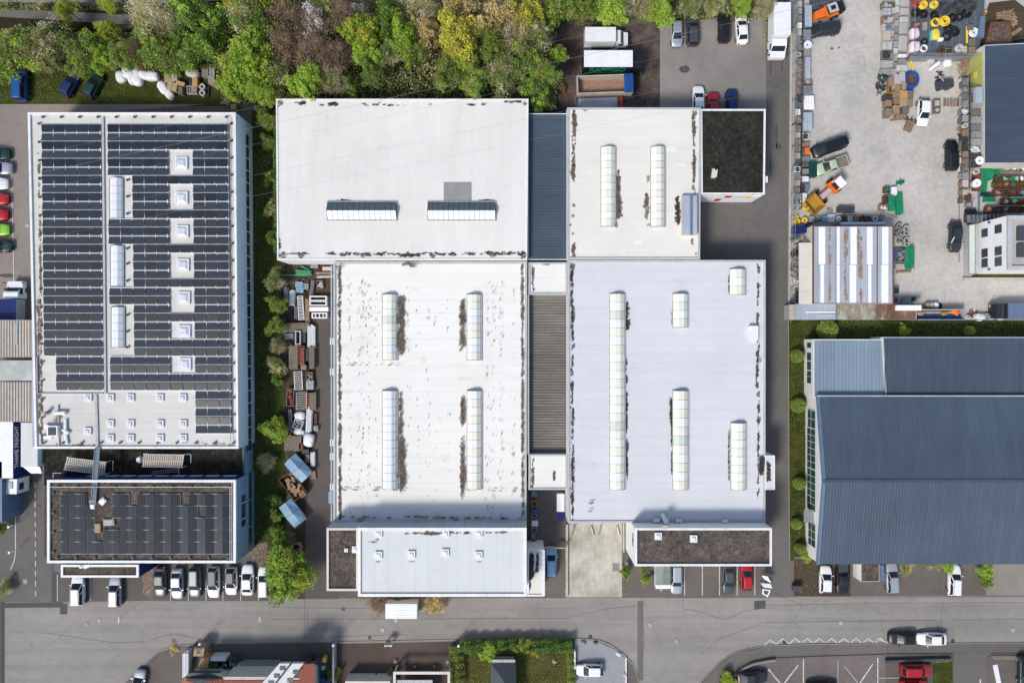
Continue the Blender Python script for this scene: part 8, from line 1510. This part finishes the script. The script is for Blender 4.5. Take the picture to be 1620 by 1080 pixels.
# --- bottom strip: houses, pergola, garden
def gable(name, label, px, ze, zr, mat, wall='cream_wall', axis='x'):
    (x0, y0), (x1, y1) = W(px[0], px[1], ze), W(px[2], px[3], ze); o = thing(name, label, 'house', ((x0 + x1) / 2, (y0 + y1) / 2, 0)); b = MB(); b.box(x0 + .3, y1 + .3, 0, x1 - .3, y0 - .3, ze - .15); b.build('wall', wall, o, True)
    ym, xm = (y0 + y1) / 2, (x0 + x1) / 2; q = .12
    if axis == 'x': F_ = [[(x0, y1, ze), (x1, y1, ze), (x1, ym, zr), (x0, ym, zr)], [(x0, ym, zr), (x1, ym, zr), (x1, y0, ze), (x0, y0, ze)]]; G_ = [[(x0 + .3, y1, ze - q), (x0 + .3, y0, ze - q), (x0 + .3, ym, zr - q)], [(x1 - .3, y1, ze - q), (x1 - .3, y0, ze - q), (x1 - .3, ym, zr - q)]]
    else: F_ = [[(x0, y0, ze), (x0, y1, ze), (xm, y1, zr), (xm, y0, zr)], [(xm, y0, zr), (xm, y1, zr), (x1, y1, ze), (x1, y0, ze)]]; G_ = [[(x0, y0 - .3, ze - q), (x1, y0 - .3, ze - q), (xm, y0 - .3, zr - q)], [(x0, y1 + .3, ze - q), (x1, y1 + .3, ze - q), (xm, y1 + .3, zr - q)]]
    for f in F_: b = MB(); b.add(f + [(x, y, z - q) for x, y, z in f], [(0, 1, 2, 3), (7, 6, 5, 4), (0, 4, 5, 1), (1, 5, 6, 2), (2, 6, 7, 3), (3, 7, 4, 0)]); b.build('roof', mat, o, True)
    b = MB(); [b.add(g, [(0, 1, 2)]) for g in G_]; b.build('gable_wall', wall, o, True); return o
t = NT('tile_orange'); x = t.xyz(); a = t.ramp(t.noise(2, 4), [(.3, (.26, .075, .04)), (.7, (.40, .13, .07))]); a = t.mix(a, (.55, .55, .55), t.math('LESS_THAN', t.math('FRACT', t.math('DIVIDE', x[0], .34)), .25), 'MULTIPLY'); t.fin(a, .8)
gable('tiled_house', 'house with orange tiled roof at the bottom edge', (288, 1073, 352, 1180), 5.0, 6.5, 'tile_orange', axis='y')
b = MB(); X0, Y0 = W(300, 1064, 5); X1, Y1 = W(348, 1073, 5); b.add([(X0, Y0, 5), (X1, Y0, 5), (X1 + .9, Y1, 4.9), (X0 - 1.1, Y1, 4.9), (X0 + .2, Y0, 4.2), (X1 - .2, Y0, 4.2)], [(0, 3, 2, 1), (4, 0, 1, 5)], 0); o = b.build('dormer_roof', 'slate', None, loc=(X0, Y0, 5)); tag(o, 'dark blue solar glazed porch roof above the orange tiles', 'porch roof')
(X0, Y0), (X1, Y1) = W(354, 1072, 5.2), W(500, 1180, 5.2); o = thing('terrace_house', 'white house with slanted pale roof band and red brick parts at the bottom edge', 'house', ((X0 + X1) / 2, (Y0 + Y1) / 2, 0)); b = MB(); b.box(X0, Y1, 0, X1 - 1.0, Y0, 5.2); b.build('wall', 'cream_wall', o, True)
b = MB(); b.box(X0, Y1, 5.202, W(495, 0, 5.2)[0], W(0, 1075, 5.2)[1], 5.3); b.box(W(474, 0, 5.2)[0], W(0, 1082, 5.2)[1], 5.302, W(498, 0, 5.2)[0], W(0, 1049, 5.2)[1], 5.34); b.build('roof', 'brick_red', o, True)
b = MB(); b.sheet([W(442, 1049, 5.9), W(480, 1049, 5.9), W(434, 1110, 5.9), W(388, 1110, 5.9)], 5.9); b.prism([W(442, 1049, 5.85), W(480, 1049, 5.85), W(434, 1110, 5.85), W(388, 1110, 5.85)], 5.35, 5.88); b.build('pale_roof_band', 'roof_ice', o, True)
b = MB(); p, q = W(462, 1047, 6), W(413, 1110, 6); b.tube((*p, 5.95), (*q, 5.95), .14, n=6); b.build('gutter', 'trim_dark', o, True)
for x, y in ((447, 1056), (468, 1062), (438, 1068), (459, 1075), (429, 1079)): X, Y = W(x, y, 5.9); b = MB(); b.cb(X, Y, 5.905, .8, .55, .09, rz=0); b.build('window', 'window_glass', o, True); 
b = MB(); (x0, y0), (x1, y1) = W(354, 1069, 5.3), W(432, 1073, 5.3); b.box(x0, y1, 5.303, x1, y0, 5.45); b.build('parapet', 'stone_light', o, True)
# machines behind that house
pipes(293, 1056, 10, 48, 'white_metal', 'stack of long pale steel beams left of the tan machine', 0, 1.2, 4); pipes(299, 1050, 3, 50, 'dark_steel', 'dark beam beside the pale steel beams', -8, 1.6, 1)
b = MB(); b.prism([(-.8, -.7), (.7, -.7), (.9, .5), (-.6, .6)], 0, 2.2, 0); b.cb(-.05, -.1, 2.202, .6, .5, .05, 1); b.cb(0, .45, 2.202, 1.0, .25, .1, 1); o = b.build('machine_cabin', ['cardboard', 'dark_steel']); o.location = (*W(315, 1029, 2), 0); tag(o, 'tan machine cabin in the dark yard', 'machine')
b = MB(); b.prism([(-.9, -.7), (.5, -.8), (.9, .8), (-.3, .7)], .2, 2.0, 0); o = b.build('orange_machine', 'rust'); o.data.materials[0] = M['wood_orange']; o.location = (*W(323, 1047, 1.8), 0); tag(o, 'rusty orange machine housing in the dark yard', 'machine')
box(345, 1042, 24, 6, 'white_metal', 'pale grey trough right of the orange machine', 1.8); box(338, 1052, 14, 9, 'dark_steel', 'dark grey box below the pale trough', 1.5); crate(362, 1050, 19, 14, 'trim_dark', 'dark grey cage container right of the trough', 1.7, 8, 'steel'); heap(345, 1062, 14, 4, 'dark_steel', 'dark scrap along the porch roof', 1.0, 24); slab(410, 1060, 60, 22, 'grey_membrane', 'flat dull grey slab roof behind the pale roof band', 1.5, 0, nx=1, ny=1, name='low_slab', cat='slab')
for i, (x, y, w_, d_, m, l) in enumerate(((513, 1044, 6, 7, 'yellow', 'small yellow waste bin in the dark yard'), (510, 1075, 7, 6, 'blue_paint', 'blue waste bin at the bottom of the dark yard'), (519, 1079, 7, 5, 'blue_paint', 'lower blue waste bin beside the grey yard wall'), (504, 1047, 10, 10, 'trim_dark', 'dark grey bin left of the small yellow one'), (487, 1042, 12, 8, 'dark_steel', 'black bin at the corner of the white house'), (511, 1056, 6, 6, 'mint', 'pale green bin below the yellow one'), (528, 1068, 7, 6, 'ochre', 'ochre bin behind the grey yard wall'))): box(x, y, w_, d_, m, l, 1.1)
heap(499, 1065, 6, 5, 'rust_light', 'tangle of brown rods beside the white house', .5, 16)
b = MB(); (x0, y0), (x1, y1) = W(525.5, 1021, 1.6), W(526.5, 1140, 1.6); b.box(x0, y1, 0, x1 + .16, y0, 1.6); o = b.build('yard_wall', 'trim_grey', None, loc=(x0, y1, 0)); tag(o, 'long thin grey wall between dark yard and brown forecourt', 'wall')
for i, (x, y, l) in enumerate(((527.5, 1020, 'white lamp at the top of the long grey yard wall'), (725.5, 1021, 'white lamp at the corner of the garden hedge'), (316, 1018, 'white lamp above the tan machine'))): b = MB(); b.cyl(0, 0, 0, 3.2, .05, 6, 0); b.dome(0, 0, 3.2, .22, .22, .18, 10, 4, 1); o = b.build('street_lamp', ['steel', 'plastic_white']); o.location = (*W(x, y, 3.2), 0); tag(o, l, 'lamp')
o = thing('entrance_sign', 'white two posted sign at the kerb of the brown forecourt', 'sign', (*W(614, 1021, 1.6), 0)); b = MB(); [b.cb(s * .45, 0, 0, .18, .18, 1.7) for s in (-1, 1)]; b.build('post', 'white_paint', o); b = MB(); b.cb(0, 0, 1.0, .7, .1, .6); b.build('board', 'white_paint', o); b = MB(); b.cb(0, .35, 1.2, .8, .4, .3); b.build('box', 'dark_steel', o)
def pergola2(x0, y0, x1, y1, label, fill='brick_red'):
    (X0, Y0), (X1, Y1) = W(x0, y0, 2.6), W(x1, y1, 2.6); o = thing('pergola', label, 'pergola', ((X0 + X1) / 2, (Y0 + Y1) / 2, 0)); b = MB(); frame(b, [(X0, Y1), (X1, Y1), (X1, Y0), (X0, Y0)], .38, 2.4, 2.6); b.build('frame', 'cream_wall', o, True)
    for x, y in ((X0 + .2, Y0 - .2), (X1 - .2, Y0 - .2)): b = MB(); b.cb(x, y, 0, .2, .2, 2.398); b.build('post', 'cream_wall', o, True)
    b = MB(); b.box(X0 + .5, Y1, .03, X1 - .5, Y0 - .6, .12); b.build('floor', fill, o, True); return o, X0, Y0, X1, Y1
o, X0, Y0, X1, Y1 = pergola2(622, 1062, 712, 1140, 'beige framed pergola over a red paved terrace', 'brown_pavers'); b = MB(); g0, gy = W(625, 1075, 2.3); g1, _ = W(684, 1075, 2.3); b.box(g0, Y1, 2.2, g1, gy, 2.3); [b.box(g0 + (g1 - g0) * i / 6 - .03, Y1, 2.302, g0 + (g1 - g0) * i / 6 + .03, gy, 2.34) for i in range(7)]; b.build('glass_roof', 'window_glass', o, True).data.materials[0] = M['trim_grey']
b = MB(); (x0, y0), (x1, y1) = W(546, 1077, 2.5), W(617, 1120, 2.5); b.box(x0, y1, 0, x1, y0, 2.5); o = b.build('low_annex', 'cream_wall', None, loc=(x0, y1, 0)); tag(o, 'beige edge of a low annex at the bottom of the brown forecourt', 'annex')
for i, (x, y, l) in enumerate(((641, 1053, 'left dark bollard stump in front of the pergola'), (656, 1053, 'middle dark bollard stump in front of the pergola'), (687, 1053, 'right dark bollard stump in front of the pergola'), (595, 1067, 'dark bollard stump left of the pergola'))): b = MB(); b.cyl(0, 0, .02, .5, .16, 10); b.cyl(0, 0, .502, .55, .2, 10); o = b.build('bollard', 'dark_steel'); o.location = (*W(x, y, .4), 0); tag(o, l, 'bollard', 'dark bollards on the brown forecourt')
for (x, y, rx, ry, m, l) in ((626, 1045, 3, 4, 'stone_grey', 'grey boulder on the brown forecourt'), (709, 1046, 2.5, 4, 'trim_beige', 'beige boulder beside the garden hedge'), (923, 1016, 4.5, 3, 'stone_grey', 'left grey boulder on the grey driveway'), (942, 1016, 3.5, 3, 'stone_dark', 'right darker boulder on the grey driveway'), (979, 1034, 5.5, 3.5, 'plastic_white', 'large white boulder on the grey driveway'), (989, 1066, 3, 4, 'stone_light', 'pale boulder at the right edge of the grey driveway'), (877, 1046, 4, 3.5, 'stone_light', 'pale bird bath stone in the garden')):
    b = MB(); b.dome(0, 0, 0, mm(rx), mm(ry), .45, 9, 4, 0, .14, random.Random(int(x))); o = b.build('boulder', m, smooth=False); o.location = (*W(x, y, .2), .03); o.rotation_euler = (0, 0, -.5); tag(o, l, 'boulder')
b = MB(); (x0, y0), (x1, y1) = W(908, 1030, .9), W(910.5, 1058, .9); b.box(x0, y1, 0, x1, y0, .9); o = b.build('white_fence_panel', 'white_paint', None, loc=(x0, y1, 0)); tag(o, 'white low screen between garden and grey driveway', 'screen'); b = MB(); (x0, y0), (x1, y1) = W(990, 1040, .4), W(991.5, 1100, .4); b.box(x0, y1, 0, x1, y0, .35); o = b.build('driveway_edge', 'white_paint', None, loc=(x0, y1, 0)); tag(o, 'white edging wall at the right of the grey driveway', 'wall')
hx = [W(777, 1049, 3.0), W(816, 1049, 3.0), W(818, 1125, 3.0), W(775, 1125, 3.0)]; o = thing('garden_house', 'garden house with dark slate hipped roof', 'house', (*W(797, 1085, 0), 0)); b = MB(); b.prism(inset(ccw(hx), .3), 0, 2.9); b.build('wall', 'cream_wall', o, True); b = MB(); (a0, a1, a2, a3) = hx; am = W(797, 1078, 4.6); bm = W(797, 1100, 4.6); b.add([(*a0, 3.0), (*a1, 3.0), (*a2, 3.0), (*a3, 3.0), (*am, 4.4), (*bm, 4.4)], [(0, 4, 1), (1, 4, 5, 2), (3, 5, 4, 0), (2, 5, 3)]); b.build('roof', 'slate', o, True)
b = MB(); (x0, y0), (x1, y1) = W(779, 1043, 2.9), W(815, 1049, 2.9); b.box(x0, y1, 2.7, x1, y0, 2.85); b.build('canopy', 'steel', o, True)
b = MB(); b.box(-.35, -1.5, 0, .35, 1.5, .06); o = b.build('white_plate', 'plastic_white'); o.location = (*W(1577, 1066, .1), .11); o.rotation_euler = (0, 0, .2); tag(o, 'white slanted plate on the lower right parking lot', 'plate')
fence([(1567, 1037), (1612, 1037)], 1.0, 'low beige rail at the lower right parking lot', 3, 'trim_beige')
# --- left edge: corrugated canopies, guide posts
for (y0, y1, m, l, nm) in ((506, 565, 'fibre_stripes', 'upper striped corrugated canopy at the left edge', 's'), (570, 602, 'container_stained', 'pale translucent canopy between the striped canopies', 't'), (604, 667, 'fibre_stripes', 'lower striped corrugated canopy at the left edge', 's')):
    h_ = 4.6; (X0, Y0), (X1, Y1) = W(-60, y0, h_), W(50.5, y1, h_); o = thing('canopy_roof', l, 'canopy', ((X0 + X1) / 2, (Y0 + Y1) / 2, 0)); b = MB(); b.box(X0, Y1, h_ - .1, X1, Y0, h_); b.build('roof', m if nm == 's' else 'skylight_green', o, True)
    if nm == 's': b = MB(); n = int((X1 - X0) / .42); [b.box(X0 + i * .42, Y1, h_ + .002, X0 + i * .42 + .22, Y0, h_ + .09) for i in range(n)]; b.build('ribs', 'trim_beige', o, True)
    else: o.children[0].data.materials[0] = simple('polycarbonate', (.42, .45, .42), .4, .3, .4)
    for q in (Y0 - .2, Y1 + .2): b = MB(); b.cb(X1 - .2, q, 0, .15, .15, h_ - .102); b.build('post', 'steel', o, True)
b = MB(); (x0, y0), (x1, y1) = W(50.5, 505, 5.0), W(53.5, 706, 5.0); b.box(x0, y1, 4.2, x1, y0, 5.0); o = b.build('wall_strip', 'silver_sheet', None, loc=(x0, y1, 4.2)); tag(o, 'pale metal gutter between the canopies and the solar hall', 'gutter')
b = MB(); (x0, y0) = W(24, 510, 4.8); b.box(x0, y0 - 3.2, 4.7, x0 + .25, y0, 4.75); o = b.build('translucent_strip', 'skylight_blue', None, loc=(x0, y0, 4.7)); tag(o, 'narrow pale strip on the upper striped canopy', 'strip')
for i, (x, y) in enumerate(((19, 831), (20, 871))): b = MB(); b.tube((0, 0, 0), (0, 0, 2.2), .05, n=5); b.cb(0, 0, 2.2, .3, .3, .08); b.tube((0, 0, 2.1), (.5, .1, 2.0), .04, n=4); b.tube((0, 0, 2.1), (-.3, -.3, 2.0), .04, n=4); o = b.build('sign_post', 'white_metal'); o.location = (*W(x, y, 1.5), 0); tag(o, ('upper', 'lower')[i] + ' thin white post beside the curved lane line', 'post')
b = MB(); (x0, y0), (x1, y1) = W(-40, 730, 4), W(3, 825, 4); b.box(x0, y1, 0, x1, y0, 4); o = b.build('neighbour_building', 'steel_blue', None, loc=(x0, y1, 0)); tag(o, 'blue grey building edge at the left edge below the lettered lorry', 'building')
b = MB(); (x0, y0), (x1, y1) = W(69, 762, .4), W(74, 882, .4); b.box(x0, y1, 0, x1, y0, .22); o = b.build('paved_edge', 'brown_pavers', None, loc=(x0, y1, 0)); tag(o, 'narrow brown paved edge left of the solar office', 'paving')
# --- overhead wires
def wire(x0, y0, x1, y1, h_, label, sag=1.2, r=.028, m='steel'):
    (X0, Y0), (X1, Y1) = W(x0, y0, h_), W(x1, y1, h_); b = MB(); n = 24; P = [(X0 + (X1 - X0) * i / n, Y0 + (Y1 - Y0) * i / n, h_ - sag * 4 * (i / n) * (1 - i / n)) for i in range(n + 1)]
    for p, q in zip(P, P[1:]): b.tube(p, q, r, n=4, cap=False)
    o = b.build('overhead_wire', m, None, loc=P[0]); return tag(o, label, 'wire', 'overhead wires')
wire(-400, 370, 2000, -154, 16, 'brightest overhead wire crossing the tree belt and the north parking lot', 1.5, .016); wire(-400, 395, 2000, -120, 15.5, 'overhead wire just below the brightest one', 1.4, .009)
wire(-400, 340, 2000, -190, 16.5, 'overhead wire just above the brightest one', 1.5, .009); wire(-400, 440, 2000, -60, 15.3, 'overhead wire over the solar panel rows', 1.3, .009); wire(-400, 470, 2000, -20, 15, 'lowest overhead wire, over the pale grey hall', 1.2, .009)
for k, P in enumerate(([(100, 990), (330, 985), (520, 992), (520, 999), (330, 993), (100, 999)], [(1225, 958), (1400, 955), (1620, 954), (1620, 961), (1400, 963), (1225, 966)], [(820, 962), (1005, 960), (1005, 974), (820, 975)], [(1484, 980), (1510, 980), (1510, 1015), (1484, 1015)], [(640, 1003), (905, 1000), (905, 1008), (640, 1011)])): struct('asphalt_patch', P, .0275 + k * .0003, 'asphalt_worn')
